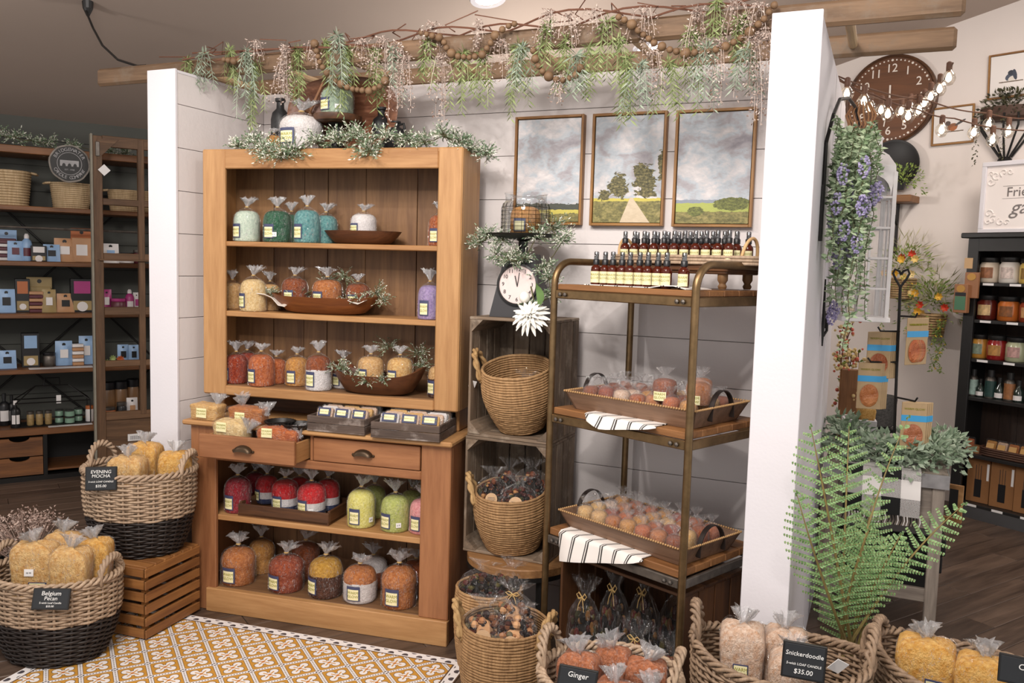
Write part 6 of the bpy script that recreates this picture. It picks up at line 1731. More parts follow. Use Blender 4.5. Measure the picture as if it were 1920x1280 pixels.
# ------------------------------------------------------------------ clock wall
M_clock = wood('clock_wood', '#4A2F1E', '#744A2E', 'X', .5, .5); M_dial = plain('clock_white', '#EFE6DC', .6)
ck = thing('wall_clock', 'big round dark wooden clock with white numerals on cream wall', 'clock', wal(-0.821, .0, 2.886), WA)
RC = .325
fc = ob('clock_face', MB().lathe([(RC - .02, 0), (RC - .02, .03)], 56), M_clock, ck, (0, -.001, 0), (PI / 2, 0, 0))
ob('clock_rim', MB().lathe([(RC - .02, 0), (RC, 0), (RC, .035), (RC - .012, .045), (RC - .022, .036)], 56, cap=False).mesh('rim', .8), dark_wood('X'), ck, (0, -.001, 0), (PI / 2, 0, 0))
for i in range(12):
    a = PI / 2 - 2 * PI * (i + 1) / 12; ob('numeral', text_mesh(str(i + 1), .085, .002), M_dial, fc, (.225 * math.cos(a), .225 * math.sin(a), .0315))
DOT = MB().lathe([(.006, 0), (.005, .003)], 10).mesh('dot')
for i in range(60):
    a = 2 * PI * i / 60; s = 1.5 if i % 5 == 0 else 1.0; ob('minute_dot', DOT, M_dial, fc, (.285 * math.cos(a), .285 * math.sin(a), .03), scale=(s, s, 1))
ob('clock_hand', MB().bar((0, .04, .037), (-.03, -.19, .037), .008, .002), M_dial, fc); ob('clock_hand', MB().bar((-.002, .105, .039), (.0, -.02, .039), .012, .002), M_dial, fc)
ob('hand_hub', MB().lathe([(.014, .032), (.014, .042)], 14), M_dial, fc)
def bird_print(kind):
    m, nt, b = new_mat('bird_print')
    tc = nt.nodes.new('ShaderNodeTexCoord'); sp = nt.nodes.new('ShaderNodeSeparateXYZ'); nt.links.new(tc.outputs['Object'], sp.inputs[0])
    x = X(sp.outputs[0]) / .12; y = X(sp.outputs[2]) / .12; n = noise(nt, tc.outputs['Object'], 60, 3)
    w = (X(n.outputs[0]) - .5) * .25
    el = lambda cx, cy, rx, ry, t=0: length2(((x - cx) * math.cos(t) + (y - cy) * math.sin(t)) / rx, ((y - cy) * math.cos(t) - (x - cx) * math.sin(t)) / ry) + w
    c = mix(nt, el(0, -.1, .30, .20, .3) < 1, rgb('#E6E0DC'), rgb('#8A5A3C' if kind else '#4A5160'))
    c = mix(nt, el(.05, -.2, .2, .13, .3) < 1, c, rgb('#D9D2C8' if not kind else '#A8663C'))
    c = mix(nt, el(-.25 if kind else -.02, .12, .15, .14) < 1, c, rgb('#5A4A44' if kind else '#2E3440'))
    c = mix(nt, el(.42, .12, .32, .07, .5) < 1, c, rgb('#4C4A48')) if kind else mix(nt, el(.18, .0, .10, .3, .2) < 1, c, rgb('#39404E'))
    c = mix(nt, ((y + .36 + w * .2).abs() < .03) * (x.abs() < .6), c, rgb('#6A5A48'))
    nt.links.new(c, b.inputs['Base Color']); b.inputs['Roughness'].default_value = .4
    return m
picture('bird_picture', 'framed brown bird print beside the big clock', wal(-0.387, .003, 2.668), WA, .275, .265, bird_print(1), 'framed bird prints', 'picture', .012, .02, M_whtP, -.03)
picture('bird_picture', 'framed blue and white bird print above the iron planter', wal(-0.044, .003, 2.969), WA, .28, .30, bird_print(0), 'framed bird prints', 'picture', .012, .02, M_whtP, -.03)
# iron wall planter
ip = thing('iron_planter', 'dark iron basket planter with trailing vines on cream wall', 'planter', wal(-0.04, .0, 2.603), WA)
m = MB()
for i in range(7):
    a = PI + PI * i / 6; r0, r1 = .16, .035
    m.tube([(r0 * math.cos(a), r0 * .7 * math.sin(a) - .02, .10), (r0 * 1.05 * math.cos(a), r0 * .7 * math.sin(a) - .02, .02), (.09 * math.cos(a), .07 * math.sin(a) - .02, -.10), (r1 * math.cos(a), r1 * math.sin(a) - .02, -.18)], .007, 6)
m.lathe([(.02, -.29), (.03, -.28), (.012, -.26), (.04, -.23), (.045, -.2), (.03, -.18)], 14, (0, -.03, 0))
ob('iron_ribs', m, M_blackmetal, ip); ob('planter_tub', MB().lathe([(.14, .06), (.17, .08), (.175, .15), (.16, .15), (.15, .09)], 28, (0, -.02, 0), sy=.62), plain('rust_iron', '#4A3428', .7), ip)
def leafy(name_, mat, c, n, R, L, w, parent, seed, droop=0.0, flat=1.0):
    rnd = random.Random(seed); m = MB()
    for i in range(n):
        a = rnd.uniform(0, 2 * PI); e = rnd.uniform(-.4, 1.3); q = rnd.random() ** .6 * R
        d = Vector((math.cos(a) * math.cos(e), math.sin(a) * math.cos(e) * flat, math.sin(e)))
        p = Vector(c) + d * q + Vector((0, 0, -droop * (q / R) ** 2)); m.leaf(p, d + Vector((rnd.uniform(-1, 1), rnd.uniform(-1, 1), rnd.uniform(-1, .6))) * .7, L * rnd.uniform(.6, 1.2), w * rnd.uniform(.7, 1.2))
    return ob(name_, m, mat, parent, kind='stuff')
M_dkleaf = leaf('dark_ivy', '#2C2E1E', '#5A5638'); M_gleaf = leaf('fresh_leaf', '#5E7A34', '#A3B55C'); M_sagel = leaf('sage_leaf', '#7E957A', '#B4C2AC'); M_fern = leaf('fern_green', '#5A8048', '#93B57A')
leafy('foliage', M_dkleaf, (0, -.02, .17), 420, .2, .035, .018, ip, 21, .1)
for s, x in ((31, -.16), (32, .0), (33, .17)):
    m = MB(); rnd = random.Random(s)
    for k in range(40):
        z = .12 - k * .009; m.leaf((x + rnd.uniform(-.015, .015), -.12 + rnd.uniform(-.01, .01), z), (rnd.uniform(-1, 1), rnd.uniform(-1, 0), -.6), .02, .011)
    ob('trailing_vine', m, M_dkleaf, ip, kind='stuff')
# bracket shelf with black tray and fern
bs_ = thing('bracket_shelf', 'small wooden bracket shelf with iron arm under the black tray', 'shelf', wal(-0.686, 0, 2.129), WA)
ob('shelf_board', MB().box(-.13, .11, -.2, 0, 0, .05, .004), shelf_wood('X'), bs_); ob('iron_bracket', MB().bar((-.03, -.02, 0), (-.03, -.02, -.36), .016, .022).bar((-.03, -.16, 0), (-.03, -.02, -.16), .014, .012), M_blackmetal, bs_)
tb = thing('black_tray', 'round black fluted tray standing on the bracket shelf', 'tray', wal(-0.762, .05, 2.402), WA)
ob('tray_disc', MB().lathe([(.0, .01), (.16, .008), (.175, .02), (.19, .022), (.19, .016), (.172, .004), (.0, .0)], 60, cap=False, jit=lambda t, k: 1 + (.02 * math.sin(30 * t) if k in (3, 4) else 0)).mesh('tray', .8), M_black, tb, (0, .0, 0), (PI / 2 - .12, 0, 0))
sf_ = thing('small_fern', 'loose green fern sprigs in front of the black tray', 'plant', wal(-0.658, .19, 2.215), WA)
leafy('foliage', M_gleaf, (0.02, 0, .06), 260, .17, .03, .012, sf_, 24, .05); ob('pot', MB().lathe([(.03, 0), (.04, .05), (.035, .05)], 14), M_black, sf_)
# wall baskets with poppies
M_wb = wood('wall_basket', '#9A7A52', '#CDAE82', 'Z', .7, 4.0, .4)
def wall_basket(u, z, r, h, label, seed, trail):
    t = thing('flower_basket', label, 'basket', wal(u, r + .01, z), WA, 'wall baskets of yellow poppies')
    m = MB(); rows = 9
    for k in range(rows):
        f = (k + .5) / rows; q = r * (.82 + .18 * f); m.tube([(q * math.cos(a), q * math.sin(a), f * h) for a in [2 * PI * i / 36 for i in range(36)]], h / rows * .55, 5, True)
    ob('weave', m.mesh('weave', 3.2), M_wb, t); ob('basket_floor', MB().lathe([(r * .8, .002), (r * .8, .01)], 20), M_wb, t)
    leafy('foliage', M_gleaf, (0, 0, h + .08), 360, .24, .045, .012, t, seed, .08); leafy('grass', leaf('dry_grass', '#8C8A58', '#C4BE8C'), (0, 0, h + .12), 120, .2, .11, .007, t, seed + 1)
    rnd = random.Random(seed)
    for i in range(8):
        c = ('#E8B23A', '#F0D080', '#D8452C', '#EFC04A', '#F2DCA0')[i % 5]; p = Vector((rnd.uniform(-.13, .13), -rnd.uniform(.06, .13), h + rnd.uniform(.0, .2))); m = MB()
        for k in range(7): a = 2 * PI * k / 7; m.leaf(p, (math.cos(a), -.6, math.sin(a)), .036, .034, (0, -1, 0), .2)
        ob('poppy', m, plain('poppy' + c, c, .6), t)
    m = MB(); my = MB()
    for s in range(trail):
        x = rnd.uniform(-.10, .12)
        for k in range(60):
            zz = h * .8 - k * .0062; q = Vector((x + .02 * math.sin(k * .2 + s), -.9 * r + rnd.uniform(-.02, .02), zz)); (my if k % 9 == 0 else m).leaf(q, (rnd.uniform(-1, 1), rnd.uniform(-1, .2), -.4), .022, .010)
    ob('trailing_stems', m, M_gleaf, t, kind='stuff'); ob('trailing_blossom', my, plain('tiny_yellow', '#E4BC3C', .6), t, kind='stuff')
wall_basket(-0.62, 1.438, .088, .15, 'woven wall basket of poppies behind the heart-topped stand', 41, 3)
wall_basket(-0.41, 1.182, .10, .16, 'woven wall basket of poppies beside the black candle shelf', 45, 5)
ob_ = ob('iron_hook', MB().tube([(0, 0, .05), (0, -.1, .06), (.05, -.15, .03), (.1, -.15, .04)], .008, 6), M_blackmetal, None, wal(-.5, 0, 1.3), (0, 0, WA)); setp(ob_, 'small black iron hook between the two poppy baskets', 'hook')

# ------------------------------------------------------------------ black candle shelf
cb = thing('black_shelf', 'black open shelf of jar candles before the cream wall', 'shelf', BW, BA)
ob('side_panel', MB().box(-.06, -.03, 0, .28, 0, 1.87), M_black, cb); ob('side_panel', MB().box(.92, .95, 0, .28, 0, 1.87), M_black, cb)
ob('stile', MB().box(-.06, .01, -.012, .012, 0, 1.87, .002), M_black, cb); ob('cornice', MB().box(-.10, .99, -.04, .29, 1.865, 1.9, .006), M_black, cb); ob('frieze', MB().box(.01, .92, -.01, .01, 1.78, 1.865), M_black, cb)
for z in (1.575, 1.33, 1.07, .812, .43, .10): ob('shelf_board', MB().box(-.03, .92, 0, .27, z - .022, z, .002), M_black, cb)
ob('plinth', MB().box(-.03, .92, .0, .02, 0, .08), plain('grey_plinth', '#4A4A4C', .5), cb)
for i in range(8): ob('back_board', MB().box(-.03 + i * .119, -.032 + (i + 1) * .119, .27, .28, .08, 1.86), wood('black_back', '#211611', '#3C2A20', 'Z', .6), cb)
for z in (1.575, 1.33, 1.07, .10):
    for u in (.05, .22, .40): ob('price_strip', MB().box(u, u + .07, -.002, 0, z - .018, z - .003), M_paper, cb)
def jar_candle(u, z, w, h, c, lid, label, lc='#D8CBB0', v=.1, group='jar candles on the black shelf'):
    t = thing('jar_candle', label, 'candle', bsh(u, v, z + .001), BA + .15, group)
    ob('jar_body', MB().lathe([(w * .46, 0), (w * .5, h * .05), (w * .5, h * .68), (w * .42, h * .78), (w * .42, h * .82)], 22).mesh('jar', .8), plain('jarwax' + c, c, .15, coat=.6), t)
    ob('lid', MB().lathe([(w * .45, h * .80), (w * .47, h * .82), (w * .47, h * .97), (w * .42, h)], 22).mesh('lid', .8), lid, t)
    ob('jar_label', patch(w * .508, .62, h * .18, h * .6, 8, .001), plain('jarlabel' + lc, lc, .5, var=.35, vscale=50), t)
for (u, w, h), z, c, lc, lb in (((0.0351, 0.1275, 0.1629), 1.575, '#D8C8B4', '#8A5A3C', 'cream jar candle with gingerbread label on top row'), ((0.1652, 0.125, 0.1667), 1.575, '#DDD6CE', '#C8B8B0', 'white jar candle with holiday lettering on top row'), ((0.2903, 0.1227, 0.1602), 1.575, '#D8B860', '#8A6A30', 'yellow jar candle at picture edge of top row'),
        ((0.0373, 0.128, 0.16), 1.33, '#5A1E16', '#C8A878', 'dark red jar candle with star label on second row'), ((0.1782, 0.1323, 0.1566), 1.33, '#B5642A', '#7A4A22', 'pumpkin orange jar candle on second row'), ((0.3091, 0.1228, 0.1535), 1.33, '#8C3A22', '#C09060', 'rust jar candle at picture edge of second row'),
        ((0.0041, 0.122, 0.1578), 1.07, '#C08A3C', '#7C8A78', 'amber jar candle with country label on third row'), ((0.1233, 0.1269, 0.1586), 1.07, '#8C1C1C', '#A87A40', 'red jar candle with fruit label on third row'), ((0.244, 0.1246, 0.1557), 1.07, '#A9AC8C', '#B08A84', 'sage jar candle with pink label on third row')):
    jar_candle(u, z, w, h * 1.02, c, M_black, lb, lc)
def vial(u, z, w, h, c, c2, label, kind, v=.08):
    t = thing('spray_can' if kind == 'can' else 'oil_vial', label, 'spray can' if kind == 'can' else 'bottle', bsh(u, v, z + .001), BA + .15, 'scent bottles on the black shelf')
    if kind == 'can': ob('can_body', MB().lathe([(w * .48, 0), (w * .5, .004), (w * .5, h * .66), (w * .36, h * .74), (w * .3, h * .76)], 18).mesh('can', .8), M_steel, t); ob('can_wrap', patch(w * .505, 3.1, h * .06, h * .62, 20, .001), c, t); ob('cap', MB().lathe([(w * .32, h * .75), (w * .32, h)], 14), M_black, t)
    else: ob('vial_body', MB().lathe([(w * .48, 0), (w * .5, .004), (w * .5, h * .5), (w * .2, h * .68), (w * .2, h * .78)], 18).mesh('vial', .8), plain('green_glass', '#24302A', .12, coat=.5), t); ob('vial_label', patch(w * .505, .9, h * .08, h * .3, 8, .001), c2, t); ob('cap', MB().lathe([(w * .24, h * .76), (w * .24, h)], 12), M_black, t)
for (u, w, h), k, c, lb in (((-0.0054, 0.0612, 0.18), 'can', '#9DB5AC', 'pale green scent can at the stile of fourth row'), ((0.046, 0.0572, 0.1215), 'vial', '', 'green oil vial next to the pale green can'), ((0.1103, 0.0672, 0.1875), 'can', '#24403C', 'dark green scent can in the fourth row'), ((0.1702, 0.0596, 0.1438), 'vial', '', 'green oil vial next to the dark green can'), ((0.2332, 0.066, 0.1841), 'can', '#96643E', 'orange brown scent can in the fourth row'), ((0.2903, 0.062, 0.1412), 'vial', '', 'green oil vial at picture edge of fourth row')):
    vial(u, .812, w, h, plain('canwrap' + c, c or '#888888', .4, var=.25, vscale=50), M_whtP, lb, k)
for i, (u, w, h) in enumerate(((0.0806, 0.1441, 0.3747), (0.2367, 0.1478, 0.3731), (0.3857, 0.1376, 0.3681))):
    t = thing('diffuser_box', 'kraft reed diffuser box, %s on the bottom of the black shelf' % ('first from the stile', 'second from the stile', 'third from the stile')[i], 'box', bsh(u, .11, .101), BA + .1, 'kraft diffuser boxes')
    ob('carton', MB().box(-w / 2, w / 2, -.045, .045, 0, h, .002), plain('kraft_card', '#8C6038', .7, var=.05), t); ob('window_print', patch(.02, .9, 0, 1, 2, .001) if False else MB().box(-w * .15, w * .15, -.0465, -.045, h * .1, h * .42), M_blkP, t)
    ob('reed_print', MB().box(-w * .12, -w * .1, -.0464, -.045, h * .42, h * .68).box(-.001, .001, -.0464, -.045, h * .42, h * .7).box(w * .1, w * .12, -.0464, -.045, h * .42, h * .68), M_ink, t); ob('name_print', MB().box(-w * .3, w * .25, -.0464, -.045, h * .85, h * .862).box(-w * .3, w * .32, -.0464, -.045, h * .82, h * .832), M_ink, t); ob('seal_strip', MB().box(w * .36, w * .46, -.047, -.045, h * .42, h * .72), M_paper, t)
bt_ = thing('melt_basket', 'flat dark woven basket of wax packs on the fifth row', 'basket', bsh(0.276, .13, .431), BA)
m = MB()
for k in range(4): m.tube([(.2 * math.copysign(abs(math.cos(a)) ** .5, math.cos(a)), .1 * math.copysign(abs(math.sin(a)) ** .5, math.sin(a)), .008 + k * .014) for a in [2 * PI * i / 48 for i in range(48)]], .0085, 5, True)
ob('weave', m.mesh('weave', 3.2), plain('dark_reed', '#4A2F22', .6, var=.3), bt_); ob('basket_floor', MB().box(-.19, .19, -.09, .09, 0, .006), plain('dark_reed', '#4A2F22', .6, var=.3), bt_)
for i in range(5):
    t = thing('wax_pack', 'gold labelled wax pack, %s in the flat dark basket' % nth[i], 'wax pack', bsh(0.276 - .15 + i * .072, .11, .44), BA, 'gold labelled wax packs'); t.rotation_euler = (-.35, 0, BA)
    ob('wax_cubes', MELT, [WX['honey'], WX['snick'], WX['caramel']][i % 3], t, scale=(.062, .025, .085)); ob('clamshell', CLAM, M_cello, t, scale=(.064, .026, .09)); ob('gold_label', MB().box(-.024, .024, -.021, -.019, .025, .065), plain('gold_seal', '#B98A3A', .4), t)
t = thing('wax_pack', 'lone orange wax pack at the stile of the fifth row', 'wax pack', bsh(-0.017 + .02, .07, .431), BA); ob('wax_cubes', MELT, WX['orange'], t, scale=(.06, .03, .09)); ob('clamshell', CLAM, M_cello, t, scale=(.062, .032, .095))
hp1 = thing('hang_pack', 'kraft card scent pack hanging on the black shelf stile', 'packet', bsh(-.055, -.05, 1.37), BA, 'packs hanging on the black shelf')
ob('card', MB().box(-.045, .045, -.02, .02, 0, .19, .003), plain('copper_card', '#9A6A48', .5), hp1); ob('picture_patch', MB().box(-.036, .036, -.0215, -.02, .02, .11), plain('apple_green', '#4A7A5C', .4), hp1); ob('seal', MB().lathe([(.024, 0), (.024, .003)], 16, sx=1.2), plain('gold_seal', '#B98A3A', .4), hp1, (0, -.02, .16), (PI / 2, 0, 0)); ob('name_print', MB().box(-.036, .036, -.0216, -.02, .112, .135), M_ink, hp1)
hp2 = thing('hang_pack', 'copper card scent pack hanging behind the green apple pack', 'packet', bsh(-.005, -.03, 1.47), BA, 'packs hanging on the black shelf'); ob('card', MB().box(-.045, .045, -.012, .012, 0, .17, .003), plain('copper_card', '#9A6A48', .5), hp2); ob('seal', MB().lathe([(.024, 0), (.024, .003)], 16, sx=1.2), plain('gold_seal', '#B98A3A', .4), hp2, (0, -.012, .14), (PI / 2, 0, 0))
ob('small_card', MB().box(-.075, -.02, -.0145, -.013, 1.665, 1.735), plain('kraft_note', '#C9A67C', .6), cb)
# friends sign on top
fs_ = thing('friends_sign', 'white carved sign about friends standing on the black shelf', 'sign', bsh(-.07, .13, 1.901), BA); SW, SH = .72, .47
ob('sign_board', MB().box(.02, SW - .02, -.012, .004, .02, SH - .02), plain('sign_white', '#F0E8E4', .6), fs_)
for a in ((0, SW, 0, .03), (0, SW, SH - .03, SH), (0, .03, .03, SH - .03), (SW - .03, SW, .03, SH - .03)): ob('sign_frame', MB().box(a[0], a[1], -.025, .006, a[2], a[3], .003), M_white, fs_)
ob('lettering', text_mesh('Friends', .085), M_inkg if 'M_inkg' in globals() else plain('grey_ink', '#77706E', .6), fs_, (.29, -.0135, .265), (PI / 2, 0, 0)); ob('lettering', text_mesh('gather', .13, .0008, 1.0, .35), plain('grey_ink', '#77706E', .6), fs_, (.36, -.0135, .165), (PI / 2, 0, 0))
for z in (.305, .225): ob('rule_line', MB().box(.14, .58, -.0132, -.012, z, z + .002), plain('grey_ink', '#77706E', .6), fs_)
for x0, sx in ((.06, 1), (SW - .06, -1)):
    for z0, sz in ((.06, 1), (SH - .06, -1)):
        sw = MB()
        for k, (dx, dz, r, ph) in enumerate(((.0, .07, .03, 0), (.03, .03, .03, 1), (.08, .015, .028, 2), (.0, .02, .02, 3), (.12, .01, .02, .5))):
            sw.tube([(x0 + sx * (dx + r * (1 - i / 14) * math.cos(ph + i * .55)), -.014, z0 + sz * (dz + r * (1 - i / 14) * math.sin(ph + i * .55))) for i in range(13)], .0042, 5)
        ob('carved_scroll', sw, plain('sign_white', '#F0E8E4', .6), fs_)

# ------------------------------------------------------------------ side table with plaid runner
tb_ = thing('side_table', 'grey wooden side table with zinc edge and plaid runner', 'table', (2.66, .9, 0))
def greyw(a): return wood('grey_oak', '#6A6058', '#A2968A', a, .65, 1.0, .3)
ob('table_top', MB().box(-.255, .252, -.35, .45, .715, .75, .003), greyw('Y'), tb_); ob('zinc_edge', MB().box(-.257, .254, -.353, -.348, .69, .751), M_zinc if 'M_zinc' in globals() else plain('zinc', '#A7A6A8', .35, .6, var=.2), tb_); ob('zinc_edge', MB().box(.25, .2545, -.35, .45, .69, .751), plain('zinc', '#A7A6A8', .35, .6, var=.2), tb_)
ob('apron', MB().box(-.235, .235, -.325, -.305, .5, .715, .003), greyw('X'), tb_)
for x in (-.24, .19):
    for y in (-.335, .39): ob('leg', MB().box(x, x + .05, y, y + .05, 0, .715, .004), greyw('Z'), tb_)
ob('stretcher', MB().box(-.2, .2, -.325, -.3, .17, .23, .003), greyw('X'), tb_); ob('lower_shelf', MB().box(-.235, .235, -.30, .43, .17, .19, .003), greyw('X'), tb_)
for z, x0, x1, lb in ((.191, -.17, .24, 'lower'), (.27, -.15, .26, 'middle'), (.35, -.18, .27, 'upper')):
    o = ob('flat_box', MB().box(x0, x1, -.22, .2, 0, .075, .004), M_black, None, (2.66, .92, z + .0005)); setp(o, '%s flat black box stacked under the grey table' % lb, 'box', 'flat black boxes under table')
o = ob('silver_tray', MB().box(-.2, .24, -.2, .18, 0, .06, .006), plain('brushed_grey', '#8C8A88', .4, .5), None, (2.66, .92, .4265)); setp(o, 'grey metal tin on top of the boxes under table', 'tin')
pfm = thing('spare_frame', 'pale wooden frame leaning out beneath the grey table', 'frame', (2.95, 1.0, .44), -.3)
for a in ((-.06, .06, 0, .02), (-.06, .06, .16, .18), (-.06, -.04, .02, .16), (.04, .06, .02, .16)): ob('frame_side', MB().box(a[0], a[1], -.008, .008, a[2], a[3]), hutch_wood('X'), pfm)
def plaid():
    m, nt, b = new_mat('buffalo_plaid'); tc = nt.nodes.new('ShaderNodeTexCoord'); sp = nt.nodes.new('ShaderNodeSeparateXYZ'); nt.links.new(tc.outputs['UV'], sp.inputs[0])
    x = (X(sp.outputs[0]) * 2.0).frac() > .5; y = (X(sp.outputs[1]) * 4.0).frac() > .5
    w = (((X(sp.outputs[0]) * 60.0).frac() > .5) - ((X(sp.outputs[1]) * 110.0).frac() > .5)).abs()
    f = x * y + ((x + y) - x * y * 2.0) * w
    nt.links.new(mix(nt, f, rgb('#EDE9E6'), rgb('#161616')), b.inputs['Base Color']); b.inputs['Roughness'].default_value = .9
    return m
rn = MB(); N = 24; vs = []; L0 = []
for i in range(N + 1):
    s = i / N * .75
    if s < .55: y, z = .18 - s, .7535
    else: y, z = -.37 - .006 * math.sin(s * 40), .7535 - (s - .55)
    L0.append((y, z))
for y, z in L0:
    for j in range(7): vs.append((-.17 + j * .052 + .02 * (.75 - z) , y - .004 * math.sin(j * 1.4) * (z < .75), z))
n_ = len(vs); vs += [(x, y - .002 * (z < .75), z + .002 * (z >= .75)) for x, y, z in vs]
fs = [(i * 7 + j, i * 7 + j + 1, (i + 1) * 7 + j + 1, (i + 1) * 7 + j) for i in range(N) for j in range(6)]; fs += [tuple(q + n_ for q in reversed(f)) for f in fs]
me = rn.add(vs, fs).mesh('runner', 1.2); uvl = me.uv_layers.new(name='UVMap')
for lp in me.loops: k = lp.vertex_index % n_; uvl.data[lp.index].uv = ((k % 7) / 6 + .25, (k // 7) / N * 1.15 + .1)
pr_ = thing('plaid_runner', 'black and white plaid runner hanging over the grey table edge', 'runner', (2.66, .9, 0)); ob('runner_cloth', me, plaid(), pr_)
fr = MB()
for j in range(26):
    x = -.165 + j * .0125; fr.tube([(x, L0[-1][0] - .003, L0[-1][1] + .002), (x + .003, L0[-1][0] - .006, L0[-1][1] - .02), (x - .002, L0[-1][0] - .005, L0[-1][1] - .04)], .0022, 4)
ob('fringe', fr, mixed('fringe_threads', ['#161616', '#EDE9E6', '#161616', '#EDE9E6']), pr_)
gl_ = thing('table_greenery', 'soft sage leaf garland heaped on the grey table', 'greenery', (2.70, .75, .756))
for c, s in (((-.2, -.02, .05), 61), ((-.08, -.08, .04), 62), ((.05, -.1, .03), 63), ((.16, -.05, .05), 64), ((.2, .1, .06), 65), ((-.22, .12, .08), 66), ((.1, .12, .05), 67)): leafy('foliage', M_sagel, c, 230, .125, .042, .024, gl_, s, .03, 1.0)
ob('garland_stem', MB().tube([(-.24, .1, .03), (-.1, -.06, .02), (.1, -.08, .02), (.22, .1, .03)], .004, 5), M_stem, gl_)
# white planter box, wood board
wp = thing('white_planter', 'white square planter box filled with moss and bread on the table', 'planter', (2.53, .98, .752), 0.1)
for a in ((-.075, .075, -.075, -.065), (-.075, .075, .065, .075), (-.075, -.065, -.065, .065), (.065, .075, -.065, .065)): ob('planter_side', MB().box(a[0], a[1], a[2], a[3], 0, .15, .002), M_white, wp)
ob('moss_fill', MB().lathe([(.06, .10), (.06, .13), (.03, .15), (.005, .155)], 16, jit=lumps(3, .05)), plain('brown_moss', '#5A3420', .9, var=.4, vscale=60), wp)
ob('bread_block', LOAF[0], WX['gold'], wp, (.03, -.01, .11), (0, 0, .4), (.08, .06, .1))
o = ob('wood_board', MB().box(-.06, .06, -.012, .012, 0, .36, .004), shelf_wood('Z'), None, (2.48, 1.24, .752), (0, 0, .2)); setp(o, 'upright orange brown board behind the white planter', 'board')
# heart-topped stand with hanging scent packs
hs = thing('heart_stand', 'black iron stand with heart top for hanging scent packs', 'stand', (2.69, .72, .752))
m = MB().tube([(0, 0, .03), (-.012, 0, .45), (-.02, 0, .80)], .0065, 8)
for s in (-1, 1): m.tube([(-.02, 0, .80), (-.02 + s * .022, 0, .835), (-.02 + s * .034, 0, .862), (-.02 + s * .026, 0, .88), (-.02 + s * .008, 0, .872), (-.02, 0, .855)], .0055, 7)
ob('heart_pole', m, M_blackmetal, hs)
for a in (-2.2, -.7, 1.0, 2.6): ob('stand_leg', MB().tube([(0, 0, .09), (.05 * math.cos(a), .05 * math.sin(a), .06), (.10 * math.cos(a), .10 * math.sin(a), .004)], .006, 7), M_blackmetal, hs)
arms = ((-.09, -.04, .60), (.05, -.03, .67), (-.12, -.07, .46), (.07, -.09, .30))
for x, y, z in arms: ob('hook_arm', MB().tube([(-.01, 0, z), (x * .6, y * .6, z), (x, y, z), (x * 1.12, y * 1.1, z + .018)], .0042, 6), M_blackmetal, hs)
M_bluehd = plain('bright_blue_print', '#3FA0D8', .4); M_kraft = plain('pack_kraft', '#B59A74', .6, var=.08)
q_ = 0
for g_i, (x, y, z) in enumerate(arms):
    for k in range(4):
        t = thing('hanging_scent_pack', 'hanging scent pack with blue band, %s on the %s arm' % (('front', 'second', 'third', 'rearmost')[k], ('upper back', 'topmost', 'middle', 'lowest')[g_i]), 'packet', (2.69 + x - .0 + .008 * k, .72 + y + .012 * k, .752 + z - .215), (.25, .9, .2, .15)[g_i], 'scent packs on the heart stand')
        ob('pack_card', MB().box(-.052, .052, -.003, .003, 0, .21, .002), M_kraft, t); ob('blue_band', MB().box(-.0525, .0525, -.0042, -.003, .125, .152), M_bluehd, t)
        ob('scent_cake', MB().lathe([(.036, 0), (.04, .003), (.03, .008)], 18, sy=1.3), [WX['rust'], WX['orange'], WX['caramel'], WX['ginger']][(k + g_i) % 4], t, (0, -.003, .062), (PI / 2, 0, 0)); ob('name_print', text_mesh('WARM GLOW', .013), M_olive, t, (0, -.0042, .18), (PI / 2, 0, 0))
# pip berry branch
pb = thing('berry_branch', 'cream and coral pip berry branches beside the white wing wall', 'branch', (2.45, 1.3, .75)); rnd = random.Random(17); sm, bm1, bm2, lm = MB(), MB(), MB(), MB()
for s in range(7):
    pts = [Vector((rnd.uniform(-.02, .02), 0, 0))]
    for i in range(9): pts.append(pts[-1] + Vector((rnd.uniform(-.03, .035), rnd.uniform(-.03, .02), .09 if s < 3 else .05)))
    sm.tube(pts, .003, 5)
    for p, p2 in zip(pts[:-1], pts[1:]):
        for k in range(7):
            q = p.lerp(p2, rnd.random()) + Vector((rnd.uniform(-.035, .035), rnd.uniform(-.035, .035), rnd.uniform(-.02, .02))); (bm1 if rnd.random() < .75 else bm2).ball(q, rnd.uniform(.006, .011), 6, 4)
        for k in range(3): lm.leaf(p.lerp(p2, rnd.random()), (rnd.uniform(-1, 1), rnd.uniform(-1, 1), .4), .035, .013)
ob('branch_stems', sm, M_twig, pb); ob('cream_berries', bm1, plain('cream_berry', '#D2B982', .5), pb, kind='stuff'); ob('coral_berries', bm2, plain('coral_berry', '#C0604C', .5), pb, kind='stuff'); ob('foliage', lm, M_gleaf, pb, kind='stuff')
ob('branch_pot', MB().lathe([(.05, .0), (.06, .1), (.055, .1)], 16), M_black, pb)
o = ob('patterned_pot', MB().lathe([(.08, 0), (.11, .02), (.125, .2), (.12, .22), (.11, .2)], 28).mesh('pot', .8), plain('grey_weave_pot', '#4A4846', .7, var=.5, vscale=90), None, bsh(-.42, -.35, .56), (0, 0, 0)); setp(o, 'dark patterned round pot behind the table greenery', 'pot')
o = ob('plant_stool', MB().lathe([(.13, 0), (.13, .02), (.03, .04), (.03, .52), (.13, .54), (.13, .559)], 24).mesh('stool', .8), M_black, None, bsh(-.42, -.35, 0)); setp(o, 'black pedestal under the patterned pot', 'stand')

